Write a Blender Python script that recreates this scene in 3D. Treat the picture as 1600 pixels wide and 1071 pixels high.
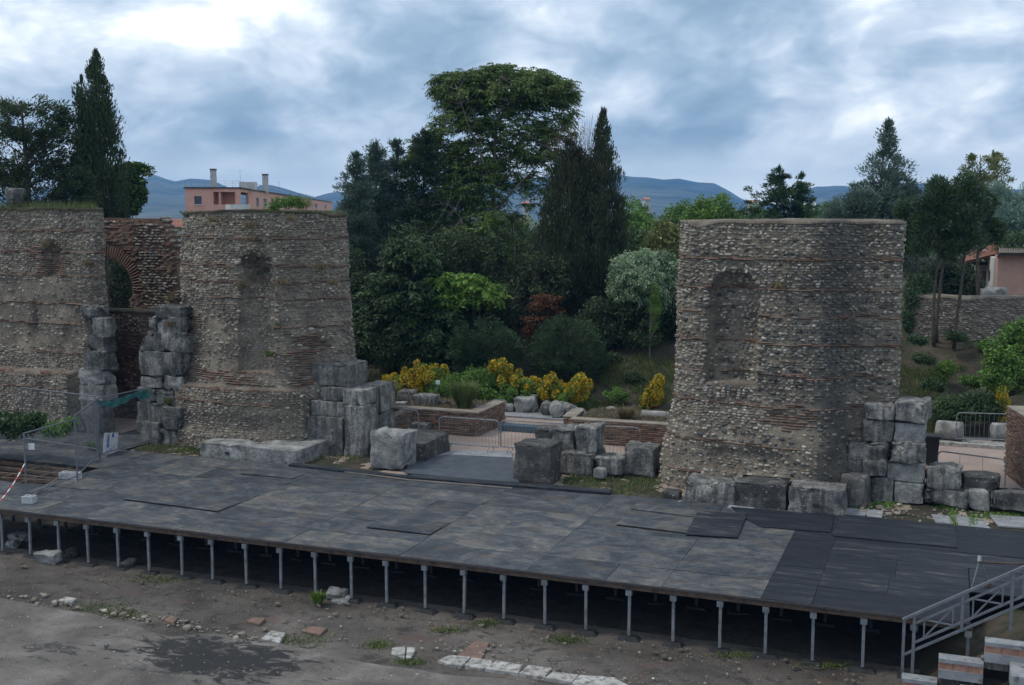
import bpy, math, random
import numpy as np
from mathutils import Vector, Matrix, Euler

for o in list(bpy.data.objects):
    bpy.data.objects.remove(o)
scene = bpy.context.scene
COL = scene.collection
rng = np.random.default_rng(7)
random.seed(7)

# ---------------------------------------------------------------- camera
# world axes: x runs along the front edge of the stage, y away from the
# audience, z up; z = 0 is the stage floor, the orchestra lies lower
EYE = np.array([22.3386, -22.8902, 7.8])
YAW = 20.9814
PITCH = math.atan((535.5 - 330.0) / 1800.0)
cam_d = bpy.data.cameras.new('camera')
cam = bpy.data.objects.new('camera', cam_d)
COL.objects.link(cam)
cam.location = EYE
cam.rotation_euler = (math.pi / 2 - PITCH, 0, math.radians(YAW))
cam_d.sensor_width = 36.0
cam_d.lens = 36.0 * 1800.0 / 1600.0
cam_d.clip_start = 0.1
cam_d.clip_end = 30000
scene.camera = cam

# ---------------------------------------------------------------- light
SUN_EL, SUN_AZ = math.radians(58), math.radians(200)   # azimuth: direction the light comes from
sun_d = bpy.data.lights.new('sun', 'SUN')
sun_d.energy = 1.5
sun_d.angle = math.radians(12)
sun_d.color = (1.0, 0.92, 0.80)
sun = bpy.data.objects.new('sun', sun_d)
COL.objects.link(sun)
sd = Vector((math.cos(SUN_EL) * math.cos(SUN_AZ), math.cos(SUN_EL) * math.sin(SUN_AZ), math.sin(SUN_EL)))
sun.rotation_euler = sd.to_track_quat('Z', 'Y').to_euler()

w = bpy.data.worlds.new('World')
scene.world = w
w.use_nodes = True
NT = w.node_tree
NT.nodes.clear()


class NB:
    """small node-tree writer"""
    def __init__(s, nt):
        s.nt = nt

    def n(s, t, **k):
        nd = s.nt.nodes.new(t)
        for a, b in k.items():
            setattr(nd, a, b)
        return nd

    def put(s, sock, v):
        if v is None:
            return
        if hasattr(v, 'is_output') or isinstance(v, bpy.types.NodeSocket):
            s.nt.links.new(v, sock)
        else:
            if sock.type == 'RGBA' and not hasattr(v, '__len__'):
                v = (v, v, v, 1)
            elif sock.type == 'RGBA' and len(v) == 3:
                v = (*v, 1)
            sock.default_value = v

    def m(s, op, a, b=None, c=None, clamp=False):
        nd = s.n('ShaderNodeMath', operation=op, use_clamp=clamp)
        s.put(nd.inputs[0], a)
        s.put(nd.inputs[1], b)
        s.put(nd.inputs[2], c)
        return nd.outputs[0]

    def vm(s, op, a, b=None):
        nd = s.n('ShaderNodeVectorMath', operation=op)
        s.put(nd.inputs[0], a)
        s.put(nd.inputs[1], b)
        return nd.outputs['Value'] if op in ('DOT_PRODUCT', 'LENGTH', 'DISTANCE') else nd.outputs[0]

    def mix(s, f, a, b, mode='MIX'):
        nd = s.n('ShaderNodeMix', data_type='RGBA', blend_type=mode)
        s.put(nd.inputs[0], f)
        s.put(nd.inputs[6], a)
        s.put(nd.inputs[7], b)
        return nd.outputs[2]

    def ramp(s, f, stops):
        nd = s.n('ShaderNodeValToRGB')
        e = nd.color_ramp.elements
        while len(e) < len(stops):
            e.new(0.5)
        for el, (p, c) in zip(e, stops):
            el.position = p
            if not hasattr(c, '__len__'):
                c = (c, c, c)
            el.color = (*c[:3], 1)
        s.put(nd.inputs[0], f)
        return nd.outputs[0]

    def noise(s, vec, scale, detail=4, rough=.55, dist=0.0, dim='3D'):
        nd = s.n('ShaderNodeTexNoise', noise_dimensions=dim)
        s.put(nd.inputs['Vector'], vec)
        nd.inputs['Scale'].default_value = scale
        nd.inputs['Detail'].default_value = detail
        nd.inputs['Roughness'].default_value = rough
        nd.inputs['Distortion'].default_value = dist
        return nd.outputs[0]

    def mapr(s, v, a, b, c=0.0, d=1.0, smooth=False):
        nd = s.n('ShaderNodeMapRange')
        if smooth:
            nd.interpolation_type = 'SMOOTHSTEP'
        s.put(nd.inputs[0], v)
        for i, q in enumerate((a, b, c, d)):
            nd.inputs[i + 1].default_value = q
        return nd.outputs[0]

    def comb(s, x, y, z):
        nd = s.n('ShaderNodeCombineXYZ')
        for i, q in enumerate((x, y, z)):
            s.put(nd.inputs[i], q)
        return nd.outputs[0]

    def sep(s, v):
        nd = s.n('ShaderNodeSeparateXYZ')
        s.put(nd.inputs[0], v)
        return nd.outputs


def cam_ray(px, py):
    a, b = (px - 800) / 1800.0, -(py - 535.5) / 1800.0
    c, s = math.cos(PITCH), math.sin(PITCH)
    d = np.array([a, c + b * s, -s + b * c])
    y = math.radians(YAW)
    cy, sy = math.cos(y), math.sin(y)
    return np.array([d[0] * cy - d[1] * sy, d[0] * sy + d[1] * cy, d[2]])


wb = NB(NT)
tc = wb.n('ShaderNodeTexCoord')
dvec = wb.vm('NORMALIZE', tc.outputs['Generated'])
dx, dy, dz = wb.sep(dvec)
pv = wb.vm('MULTIPLY', dvec, (1, 1, 1.9))
warp = wb.n('ShaderNodeTexNoise')
wb.put(warp.inputs['Vector'], pv)
warp.inputs['Scale'].default_value = 7.0
warp.inputs['Detail'].default_value = 3
prw = wb.vm('ADD', pv, wb.vm('MULTIPLY', wb.vm('SUBTRACT', warp.outputs['Color'], (.5, .5, .5)), (.10, .10, .08)))
n1 = wb.noise(wb.vm('ADD', prw, (1.7, .3, .9)), 4.6, 9, .57, .0)
n2 = wb.noise(prw, 13.0, 7, .58, .0)
# puffs: folded noise gives rounded bright heads
n3 = wb.m('SUBTRACT', 1, wb.m('MULTIPLY', wb.m('ABSOLUTE', wb.m('SUBTRACT', wb.noise(prw, 8.0, 5, .5), .5)), 2.6))
vor = wb.n('ShaderNodeTexVoronoi', feature='F1')
wb.put(vor.inputs['Vector'], prw)
vor.inputs['Scale'].default_value = 9.0
vor.inputs['Detail'].default_value = 3.0
vor.inputs['Roughness'].default_value = .6
puff = wb.m('SUBTRACT', .92, vor.outputs['Distance'])
cl = wb.m('ADD', wb.m('MULTIPLY', n1, .62), wb.m('ADD', wb.m('MULTIPLY', n2, .2), wb.m('MULTIPLY', n3, .18)))
cl = wb.m('ADD', cl, wb.m('MULTIPLY', puff, .13))


def sky_blob(px, py, width, amp):
    d = cam_ray(px, py)
    d = d / np.linalg.norm(d)
    dp = wb.vm('DOT_PRODUCT', dvec, tuple(d))
    return wb.m('MULTIPLY', wb.mapr(dp, math.cos(math.radians(width)), 1.0, 0, 1, True), amp)


for args in ((540, 88, 5, .06), (830, 55, 4, .045), (960, 75, 4, .03), (330, 90, 6, .02), (270, 40, 5, .03), (1480, 15, 7, .06), (1110, 165, 6, .045), (1280, 175, 4, .02),
             (1420, 95, 7, -.06), (650, 10, 6, -.07), (1150, 95, 6, -.045), (60, 110, 7, -.03), (340, 215, 4.5, -.055), (560, 190, 5, .03),
             (990, 20, 5, -.05), (720, 95, 3, -.02), (1060, 240, 4, -.06), (1500, 200, 4, .03)):
    cl = wb.m('ADD', cl, sky_blob(*args))
clcol = wb.ramp(cl, [(.36, (.22, .315, .43)), (.43, (.285, .39, .51)), (.49, (.38, .48, .60)), (.54, (.50, .59, .70)), (.59, (.62, .70, .79)),
                     (.64, (.80, .86, .92)), (.70, (1.08, 1.09, 1.06))])
hz = wb.mapr(dz, 0.0, 0.07, 0.95, 0.0, True)
clcol = wb.mix(hz, clcol, (.95, 1.02, 1.0))
bgc = wb.n('ShaderNodeBackground')
wb.put(bgc.inputs[0], clcol)
bgc.inputs[1].default_value = 1.36
sky = wb.n('ShaderNodeTexSky', sky_type='NISHITA')
sky.sun_disc = False
sky.sun_elevation = SUN_EL
sky.sun_rotation = math.pi / 2 - SUN_AZ
bgs = wb.n('ShaderNodeBackground')
wb.put(bgs.inputs[0], sky.outputs[0])
bgs.inputs[1].default_value = 0.10
mx = wb.n('ShaderNodeMixShader')
mx.inputs[0].default_value = 0.9
NT.links.new(bgs.outputs[0], mx.inputs[1])
NT.links.new(bgc.outputs[0], mx.inputs[2])
wo = wb.n('ShaderNodeOutputWorld')
NT.links.new(mx.outputs[0], wo.inputs[0])

w.cycles.sampling_method = 'MANUAL'
w.cycles.sample_map_resolution = 512
scene.view_settings.view_transform = 'Standard'
scene.view_settings.look = 'None'
scene.view_settings.exposure = 0.05
scene.view_settings.gamma = 1.0
scene.view_settings.use_curve_mapping = False
scene.render.engine = 'CYCLES'
scene.cycles.max_bounces = 6
scene.cycles.transparent_max_bounces = 8


# ---------------------------------------------------------------- geometry helpers
def G(px, py, z=0.0):
    """point where the sight line of a photo pixel meets the height z"""
    d = cam_ray(px, py)
    return EYE + d * ((z - EYE[2]) / d[2])


def V(px, py, y):
    """point where it meets the upright plane at stage depth y"""
    d = cam_ray(px, py)
    return EYE + d * ((y - EYE[1]) / d[1])


def D(px, py, dist):
    """point at a distance in front of the viewpoint"""
    return EYE + cam_ray(px, py) * dist


CR = np.array([math.cos(math.radians(YAW)), math.sin(math.radians(YAW)), 0])
CF = np.array([-math.sin(math.radians(YAW)), math.cos(math.radians(YAW)), 0])


def _h(ix, iy, iz, seed):
    n = (ix * 374761393 + iy * 668265263 + iz * 2147483647 + seed * 974634777) & 0xFFFFFFFF
    n = ((n ^ (n >> 13)) * 1274126177) & 0xFFFFFFFF
    return ((n ^ (n >> 16)) & 0xFFFF) / 65535.0


def vnoise(P, sc=1.0, seed=0, octv=1):
    """value noise, -1..1"""
    P = np.asarray(P, float) * sc
    tot = np.zeros(len(P))
    amp, norm = 1.0, 0.0
    for k in range(octv):
        Q = P * (2 ** k)
        i = np.floor(Q).astype(np.int64)
        f = Q - i
        f = f * f * (3 - 2 * f)
        r = np.zeros(len(P))
        for a in (0, 1):
            for b in (0, 1):
                for c in (0, 1):
                    wgt = (f[:, 0] if a else 1 - f[:, 0]) * (f[:, 1] if b else 1 - f[:, 1]) * (f[:, 2] if c else 1 - f[:, 2])
                    r += wgt * _h(i[:, 0] + a, i[:, 1] + b, i[:, 2] + c, seed + k)
        tot += (r * 2 - 1) * amp
        norm += amp
        amp *= .5
    return tot / norm


def new_mesh(name, Vt, F, mat, var=None, smooth=False):
    me = bpy.data.meshes.new(name)
    if isinstance(F, np.ndarray):
        n, k = F.shape
        me.vertices.add(len(Vt))
        me.vertices.foreach_set('co', np.ascontiguousarray(Vt, dtype=np.float32).ravel())
        me.loops.add(n * k)
        me.loops.foreach_set('vertex_index', np.ascontiguousarray(F, dtype=np.int32).ravel())
        me.polygons.add(n)
        me.polygons.foreach_set('loop_start', np.arange(0, n * k, k, dtype=np.int32))
        me.polygons.foreach_set('loop_total', np.full(n, k, dtype=np.int32))
        me.update(calc_edges=True)
    else:
        me.from_pydata([tuple(map(float, v)) for v in Vt], [], [tuple(map(int, f)) for f in F])
        me.update()
    if var is not None:
        at = me.attributes.new('var', 'FLOAT', 'POINT')
        at.data.foreach_set('value', np.ascontiguousarray(var, dtype=np.float32))
    if smooth:
        me.polygons.foreach_set('use_smooth', np.ones(len(me.polygons), dtype=bool))
    if mat is not None:
        me.materials.append(mat)
    return me


def setp(o, label=None, cat=None, group=None, kind=None):
    for k, v in (('label', label), ('category', cat), ('group', group), ('kind', kind)):
        if v:
            o[k] = v
    return o


class Thing:
    """an Empty at the base of a thing; add() makes its parts in world coordinates"""
    def __init__(s, name, label, cat, loc, group=None):
        s.o = bpy.data.objects.new(name, None)
        COL.objects.link(s.o)
        s.loc = np.array(loc, float)
        s.o.location = s.loc
        s.o.empty_display_size = .2
        setp(s.o, label, cat, group)

    def add(s, name, VF, mat, parent=None, var=None, smooth=False, kind=None, label=None):
        Vt, F = VF
        me = new_mesh(name, np.asarray(Vt, float) - s.loc, F, mat, var, smooth)
        o = bpy.data.objects.new(name, me)
        COL.objects.link(o)
        o.parent = parent or s.o
        if parent is not None and parent is not s.o:
            pl = np.array(parent.location)
            o.location = -pl
        setp(o, label, None, None, kind)
        return o

    def inst(s, name, me, loc, rot=None, scale=(1, 1, 1), parent=None):
        o = bpy.data.objects.new(name, me)
        COL.objects.link(o)
        o.parent = parent or s.o
        o.location = np.asarray(loc, float) - s.loc
        if rot is not None:
            o.rotation_mode = 'QUATERNION'
            o.rotation_quaternion = rot
        o.scale = scale
        return o


def single(name, VF, mat, label=None, cat=None, group=None, kind=None, var=None, smooth=False, loc=None):
    """a thing that is one mesh, its origin at its base"""
    Vt, F = VF
    Vt = np.asarray(Vt, float)
    if loc is None:
        loc = np.array([Vt[:, 0].mean(), Vt[:, 1].mean(), Vt[:, 2].min()]) if kind != 'structure' else np.zeros(3)
    me = new_mesh(name, Vt - loc, F, mat, var, smooth)
    o = bpy.data.objects.new(name, me)
    COL.objects.link(o)
    o.location = loc
    return setp(o, label, cat, group, kind)


class MB:
    """collects boxes, tubes and quads of ONE part"""
    def __init__(s):
        s.v, s.f = [], []

    def raw(s, Vt, F):
        b = len(s.v)
        s.v += [tuple(p) for p in Vt]
        s.f += [tuple(i + b for i in f) for f in F]
        return s

    def box(s, c, size, R=None):
        c = np.array(c, float)
        h = np.array(size, float) / 2
        P = np.array([(-1, -1, -1), (1, -1, -1), (1, 1, -1), (-1, 1, -1), (-1, -1, 1), (1, -1, 1), (1, 1, 1), (-1, 1, 1)]) * h
        if R is not None:
            P = P @ np.array(R).T
        return s.raw(P + c, [(0, 3, 2, 1), (4, 5, 6, 7), (0, 1, 5, 4), (1, 2, 6, 5), (2, 3, 7, 6), (3, 0, 4, 7)])

    def bar(s, a, b, wd, ht=None, up=(0, 0, 1)):
        a, b = np.array(a, float), np.array(b, float)
        d = b - a
        L = np.linalg.norm(d)
        d /= L
        up = np.array(up, float)
        if abs(d @ up) > .98:
            up = np.array([1., 0, 0])
        sx = np.cross(d, up)
        sx /= np.linalg.norm(sx)
        uz = np.cross(sx, d)
        return s.box((a + b) / 2, (L, wd, ht or wd), np.stack([d, sx, uz], 1))

    def tube(s, pts, r, n=6, cap=True):
        pts = [np.array(p, float) for p in pts]
        rs = r if hasattr(r, '__len__') else [r] * len(pts)
        b = len(s.v)
        prev = None
        for i, p in enumerate(pts):
            t = pts[min(i + 1, len(pts) - 1)] - pts[max(i - 1, 0)]
            t = t / (np.linalg.norm(t) + 1e-9)
            if prev is None:
                u = np.cross(t, (0, 0, 1.0)) if abs(t[2]) < .95 else np.cross(t, (1.0, 0, 0))
            else:
                u = prev - t * (prev @ t)
            u /= (np.linalg.norm(u) + 1e-9)
            prev = u
            q = np.cross(t, u)
            for k in range(n):
                a = 2 * math.pi * k / n
                s.v.append(tuple(p + rs[i] * (math.cos(a) * u + math.sin(a) * q)))
        for i in range(len(pts) - 1):
            for k in range(n):
                k2 = (k + 1) % n
                s.f.append((b + i * n + k, b + i * n + k2, b + (i + 1) * n + k2, b + (i + 1) * n + k))
        if cap:
            s.f.append(tuple(b + k for k in range(n))[::-1])
            s.f.append(tuple(b + (len(pts) - 1) * n + k for k in range(n)))
        return s

    def prism(s, poly, z0, z1):
        n = len(poly)
        s.raw([(p[0], p[1], z0) for p in poly] + [(p[0], p[1], z1) for p in poly],
              [tuple(range(n))[::-1], tuple(range(n, 2 * n))] + [(i, (i + 1) % n, (i + 1) % n + n, i + n) for i in range(n)])
        return s

    @property
    def vf(s):
        return np.array(s.v), s.f


def rotz(a):
    c, s = math.cos(a), math.sin(a)
    return np.array([[c, -s, 0], [s, c, 0], [0, 0, 1.0]])


# ---------------------------------------------------------------- materials
MATS = {}


def mat(name, fn):
    m = bpy.data.materials.new(name)
    m.use_nodes = True
    nt = m.node_tree
    nt.nodes.clear()
    b = NB(nt)
    out = b.n('ShaderNodeOutputMaterial')
    bs = b.n('ShaderNodeBsdfPrincipled')
    nt.links.new(bs.outputs[0], out.inputs[0])
    pos = b.n('ShaderNodeNewGeometry').outputs['Position']
    fn(b, bs, pos, out)
    MATS[name] = m
    return m


def bump(b, bs, h, dist, strength=1.0):
    bp = b.n('ShaderNodeBump')
    bp.inputs['Strength'].default_value = strength
    bp.inputs['Distance'].default_value = dist
    b.put(bp.inputs['Height'], h)
    b.nt.links.new(bp.outputs[0], bs.inputs['Normal'])


def varnode(b):
    a = b.n('ShaderNodeAttribute', attribute_name='var')
    o = b.n('ShaderNodeObjectInfo')
    return b.m('FRACT', b.m('ADD', a.outputs['Fac'], o.outputs['Random']))


def aniso(b, pos, sx, sy, sz):
    return b.vm('MULTIPLY', pos, (sx, sy, sz))


def m_rubble(b, bs, pos, out):
    v = varnode(b)
    c = b.ramp(v, [(0, (.14, .12, .095)), (.3, (.26, .225, .18)), (.6, (.38, .335, .27)), (.85, (.50, .455, .38)), (1, (.66, .61, .53))])
    n = b.noise(pos, 16, 4, .6)
    c = b.mix(b.mapr(n, .4, .7, 0, .55), c, (.17, .155, .13))
    big = b.noise(pos, .9, 5, .65)
    c = b.mix(b.mapr(big, .47, .66, 0, .65), c, (.135, .115, .092))
    dirt = b.noise(aniso(b, pos, 2.4, 2.4, .5), 1.0, 4, .6)
    c = b.mix(b.mapr(dirt, .55, .7, 0, .55), c, (.08, .072, .064))
    # dark run-off stain down the angle of the right pier
    x, y, z = b.sep(pos)
    sx = b.m('ADD', x, b.m('MULTIPLY', b.noise(pos, 1.2, 3), 1.1))
    st = b.m('SUBTRACT', 1, b.mapr(b.m('ABSOLUTE', b.m('SUBTRACT', sx, 20.0)), .12, .75, 0, 1, True))
    c = b.mix(b.m('MULTIPLY', st, .62), c, (.06, .06, .06))
    b.put(bs.inputs['Base Color'], c)
    bs.inputs['Roughness'].default_value = .9
    bump(b, bs, b.noise(pos, 30, 4, .65), .02)


def m_rubble_dull(b, bs, pos, out):
    v = varnode(b)
    c = b.ramp(v, [(0, (.17, .142, .11)), (.4, (.27, .228, .178)), (.8, (.37, .322, .258)), (1, (.52, .47, .40))])
    big = b.noise(pos, .9, 5, .65)
    c = b.mix(b.mapr(big, .46, .66, 0, .7), c, (.16, .13, .10))
    gr = b.noise(pos, .6, 4, .6)
    c = b.mix(b.mapr(gr, .55, .7, 0, .5), c, (.13, .13, .125))
    dirt = b.noise(aniso(b, pos, 2.4, 2.4, .5), 1.0, 4, .6)
    c = b.mix(b.mapr(dirt, .55, .7, 0, .55), c, (.075, .066, .058))
    b.put(bs.inputs['Base Color'], c)
    bs.inputs['Roughness'].default_value = .92
    bump(b, bs, b.noise(pos, 26, 5, .7), .03)


def m_mortar(b, bs, pos, out):
    n = b.noise(pos, 1.4, 5, .6)
    c = b.ramp(n, [(.32, (.15, .122, .095)), (.48, (.265, .22, .17)), (.62, (.37, .315, .24)), (.75, (.44, .38, .30))])
    n2 = b.noise(pos, 22, 4, .7)
    c = b.mix(b.mapr(n2, .46, .64, 0, .7), c, (.10, .082, .062))
    n3 = b.noise(pos, 9, 2, .5)
    c = b.mix(b.mapr(n3, .62, .7, 0, .6), c, (.42, .38, .32))
    x, y, z = b.sep(pos)
    sx = b.m('ADD', x, b.m('MULTIPLY', b.noise(pos, 1.2, 3), 1.1))
    st = b.m('SUBTRACT', 1, b.mapr(b.m('ABSOLUTE', b.m('SUBTRACT', sx, 20.0)), .12, .75, 0, 1, True))
    c = b.mix(b.m('MULTIPLY', st, .55), c, (.05, .05, .05))
    b.put(bs.inputs['Base Color'], c)
    bs.inputs['Roughness'].default_value = .95
    bump(b, bs, b.noise(pos, 14, 8, .78), .10)


def m_redmortar(b, bs, pos, out):
    n = b.noise(pos, 1.8, 6, .65)
    c = b.ramp(n, [(.35, (.07, .048, .036)), (.5, (.16, .095, .068)), (.62, (.23, .145, .10)), (.75, (.28, .22, .17))])
    b.put(bs.inputs['Base Color'], c)
    bs.inputs['Roughness'].default_value = .95
    bump(b, bs, b.noise(pos, 9, 6, .75), .08)


def m_brick(b, bs, pos, out):
    v = varnode(b)
    c = b.ramp(v, [(0, (.10, .065, .05)), (.35, (.175, .10, .07)), (.7, (.25, .135, .092)), (1, (.30, .21, .155))])
    n = b.noise(pos, 4, 4, .6)
    c = b.mix(b.mapr(n, .42, .68, 0, .75), c, (.15, .125, .10))
    b.put(bs.inputs['Base Color'], c)
    bs.inputs['Roughness'].default_value = .9
    bump(b, bs, b.noise(pos, 40, 3, .6), .01)


def m_block(b, bs, pos, out):
    v = b.n('ShaderNodeObjectInfo').outputs['Random']
    n = b.noise(pos, 2.6, 7, .7)
    c = b.ramp(b.m('ADD', n, b.m('MULTIPLY', b.m('SUBTRACT', v, .5), .26)),
               [(.32, (.06, .058, .055)), (.45, (.135, .13, .122)), (.57, (.23, .222, .205)), (.72, (.40, .39, .36))])
    # dark lichen streaks running down
    s = b.noise(aniso(b, pos, 6, 6, .8), 1.0, 4, .6)
    c = b.mix(b.mapr(s, .46, .6, 0, .7), c, (.06, .06, .06))
    p = b.noise(pos, 26, 3, .6)
    c = b.mix(b.mapr(p, .6, .68, 0, .8), c, (.05, .05, .05))
    l = b.noise(pos, 11, 3, .6)
    c = b.mix(b.mapr(l, .64, .72, 0, .7), c, (.55, .55, .52))
    b.put(bs.inputs['Base Color'], c)
    bs.inputs['Roughness'].default_value = .92
    h = b.m('SUBTRACT', b.noise(pos, 9, 6, .7), b.mapr(p, .6, .68, 0, .5))
    bump(b, bs, h, .10)


def m_whiteblock(b, bs, pos, out):
    n = b.noise(pos, 3.0, 5, .65)
    c = b.ramp(n, [(.32, (.13, .128, .12)), (.48, (.28, .275, .26)), (.62, (.43, .425, .405)), (.75, (.58, .575, .55))])
    s = b.noise(pos, 17, 4, .7)
    c = b.mix(b.mapr(s, .55, .66, 0, .7), c, (.12, .12, .11))
    b.put(bs.inputs['Base Color'], c)
    bs.inputs['Roughness'].default_value = .9
    bump(b, bs, b.noise(pos, 10, 7, .75), .08)


def m_deck(b, bs, pos, out):
    v = b.n('ShaderNodeObjectInfo').outputs['Random']
    pos = b.vm('ADD', pos, b.comb(b.m('MULTIPLY', v, 37), b.m('MULTIPLY', v, 91), 0))
    st = b.noise(aniso(b, pos, 1.8, 12, 1), 1.0, 8, .8, .5)
    bl = b.noise(pos, 1.1, 9, .78, .5)
    f = b.m('ADD', b.m('ADD', b.m('MULTIPLY', st, .5), b.m('MULTIPLY', bl, .62)), b.m('MULTIPLY', b.m('SUBTRACT', v, .5), .085))
    c = b.ramp(f, [(.46, (.022, .028, .036)), (.54, (.044, .053, .065)), (.60, (.085, .092, .098)), (.655, (.15, .14, .127)), (.73, (.26, .235, .20))])
    sp = b.noise(pos, 14, 4, .7)
    c = b.mix(b.mapr(sp, .58, .72, 0, .5), c, (.03, .033, .038))
    sc = b.noise(aniso(b, pos, 4, 30, 1), 1.0, 4, .7)
    c = b.mix(b.mapr(sc, .6, .68, 0, .45), c, (.26, .24, .21))
    br = b.noise(aniso(b, pos, 1.2, 2.2, 1), 1.0, 5, .6)
    c = b.mix(b.mapr(br, .5, .68, 0, .5), c, (.13, .10, .072))
    b.put(bs.inputs['Base Color'], c)
    b.put(bs.inputs['Roughness'], b.mapr(st, .3, .7, .55, .85))
    bs.inputs['Specular IOR Level'].default_value = .35
    bump(b, bs, b.noise(pos, 6, 6, .7), .01)


def m_newmat(b, bs, pos, out):
    v = b.n('ShaderNodeObjectInfo').outputs['Random']
    pos = b.vm('ADD', pos, b.comb(b.m('MULTIPLY', v, 37), b.m('MULTIPLY', v, 91), 0))
    st = b.noise(aniso(b, pos, 1.0, 5, 1), 1.0, 8, .75, .4)
    c = b.ramp(b.m('ADD', st, b.m('MULTIPLY', b.m('SUBTRACT', v, .5), .12)),
               [(.4, (.012, .015, .021)), (.55, (.022, .027, .036)), (.63, (.045, .048, .052)), (.72, (.14, .13, .115))])
    b.put(bs.inputs['Base Color'], c)
    bs.inputs['Roughness'].default_value = .7
    bs.inputs['Specular IOR Level'].default_value = .3
    bump(b, bs, b.noise(pos, 8, 6, .7), .008)


def simple(c1, c2, sc=3.0, rough=.85, bsc=20, bd=.01, lo=.35, hi=.65, metal=0.0, spots=None):
    def f(b, bs, pos, out):
        n = b.noise(pos, sc, 5, .62)
        c = b.ramp(n, [(lo, c1), (hi, c2)])
        if spots:
            c = b.mix(b.mapr(b.noise(pos, spots[1], 4, .65), spots[2], spots[3], 0, .85), c, spots[0])
        b.put(bs.inputs['Base Color'], c)
        bs.inputs['Roughness'].default_value = rough
        bs.inputs['Metallic'].default_value = metal
        if bd:
            bump(b, bs, b.noise(pos, bsc, 5, .65), bd)
    return f


def m_orchestra(b, bs, pos, out):
    n = b.noise(pos, .45, 6, .62, .3)
    c = b.ramp(n, [(.35, (.05, .042, .036)), (.47, (.10, .085, .073)), (.6, (.155, .133, .115)), (.75, (.24, .215, .19))])
    g = b.noise(pos, 60, 3, .7)
    c = b.mix(b.mapr(g, .45, .7, 0, .4), c, (.26, .23, .20))
    d = b.noise(pos, 2.3, 5, .7, .5)
    c = b.mix(b.mapr(d, .55, .63, 0, .75), c, (.04, .036, .032))
    cr = b.noise(pos, .9, 6, .7, 1.5)
    cr = b.m('ABSOLUTE', b.m('SUBTRACT', cr, .5))
    c = b.mix(b.mapr(cr, 0, .012, .7, 0), c, (.03, .028, .025))
    r = b.noise(aniso(b, pos, 1, 1.4, 1), 1.1, 3, .5)
    c = b.mix(b.mapr(r, .62, .7, 0, .4), c, (.17, .095, .07))
    b.put(bs.inputs['Base Color'], c)
    bs.inputs['Roughness'].default_value = .9
    bump(b, bs, b.m('ADD', b.noise(pos, 3, 8, .75), b.m('MULTIPLY', g, .3)), .10)


def m_concrete_patch(b, bs, pos, out):
    n = b.noise(pos, .8, 6, .62, .4)
    c = b.ramp(n, [(.35, (.085, .075, .066)), (.52, (.155, .138, .122)), (.66, (.225, .205, .185)), (.78, (.29, .275, .255))])
    t = b.noise(aniso(b, pos, 1.1, 2.2, 1), 1.4, 7, .72, .9)
    # tar smeared over the floor in the middle
    a = G(345, 1035, -1.25)
    q = G(90, 1020, -1.25)
    d1 = b.vm('DISTANCE', aniso(b, pos, .7, 1.5, 0), (a[0] * .7, a[1] * 1.5, 0))
    d2 = b.vm('DISTANCE', aniso(b, pos, .6, 1.4, 0), (q[0] * .6, q[1] * 1.4, 0))
    gr = b.noise(pos, 45, 3, .7)
    c = b.mix(b.mapr(gr, .5, .7, 0, .4), c, (.28, .26, .235))
    gr2 = b.noise(pos, 9, 6, .75)
    c = b.mix(b.mapr(gr2, .56, .66, 0, .5), c, (.05, .045, .04))
    k = b.m('SUBTRACT', t, b.m('MULTIPLY', b.mapr(d1, .35, 2.3, 0, 1), .3))
    c = b.mix(b.mapr(k, .32, .40, 0, .95), c, (.016, .016, .017))
    k2 = b.m('SUBTRACT', t, b.m('MULTIPLY', b.mapr(d2, .1, 1.9, 0, 1), .3))
    c = b.mix(b.mapr(k2, .46, .53, 0, .8), c, (.03, .03, .03))
    c = b.mix(b.mapr(t, .64, .7, 0, .75), c, (.03, .03, .03))
    b.put(bs.inputs['Base Color'], c)
    bs.inputs['Roughness'].default_value = .88
    bump(b, bs, b.noise(pos, 5, 8, .75), .07)


def m_yard(b, bs, pos, out):
    n = b.noise(pos, .5, 5, .6)
    c = b.ramp(n, [(.35, (.26, .19, .155)), (.65, (.40, .31, .265))])
    g = b.noise(pos, 40, 3, .7)
    c = b.mix(b.mapr(g, .45, .7, 0, .5), c, (.45, .38, .33))
    b.put(bs.inputs['Base Color'], c)
    bs.inputs['Roughness'].default_value = .95
    bump(b, bs, g, .02)


def m_soil(b, bs, pos, out):
    n = b.noise(pos, .7, 5, .65)
    c = b.ramp(n, [(.35, (.045, .034, .025)), (.55, (.09, .07, .05)), (.72, (.15, .12, .085))])
    g = b.noise(pos, 1.6, 6, .7)
    c = b.mix(b.mapr(g, .46, .6, 0, .85), c, (.04, .055, .02))
    b.put(bs.inputs['Base Color'], c)
    bs.inputs['Roughness'].default_value = 1
    bump(b, bs, b.noise(pos, 7, 6, .75), .12)


def m_landscape(b, bs, pos, out):
    n = b.noise(pos, .012, 8, .6)
    c = b.ramp(n, [(.35, (.035, .055, .022)), (.55, (.07, .095, .035)), (.68, (.16, .15, .09))])
    b.put(bs.inputs['Base Color'], c)
    bs.inputs['Roughness'].default_value = 1


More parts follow.
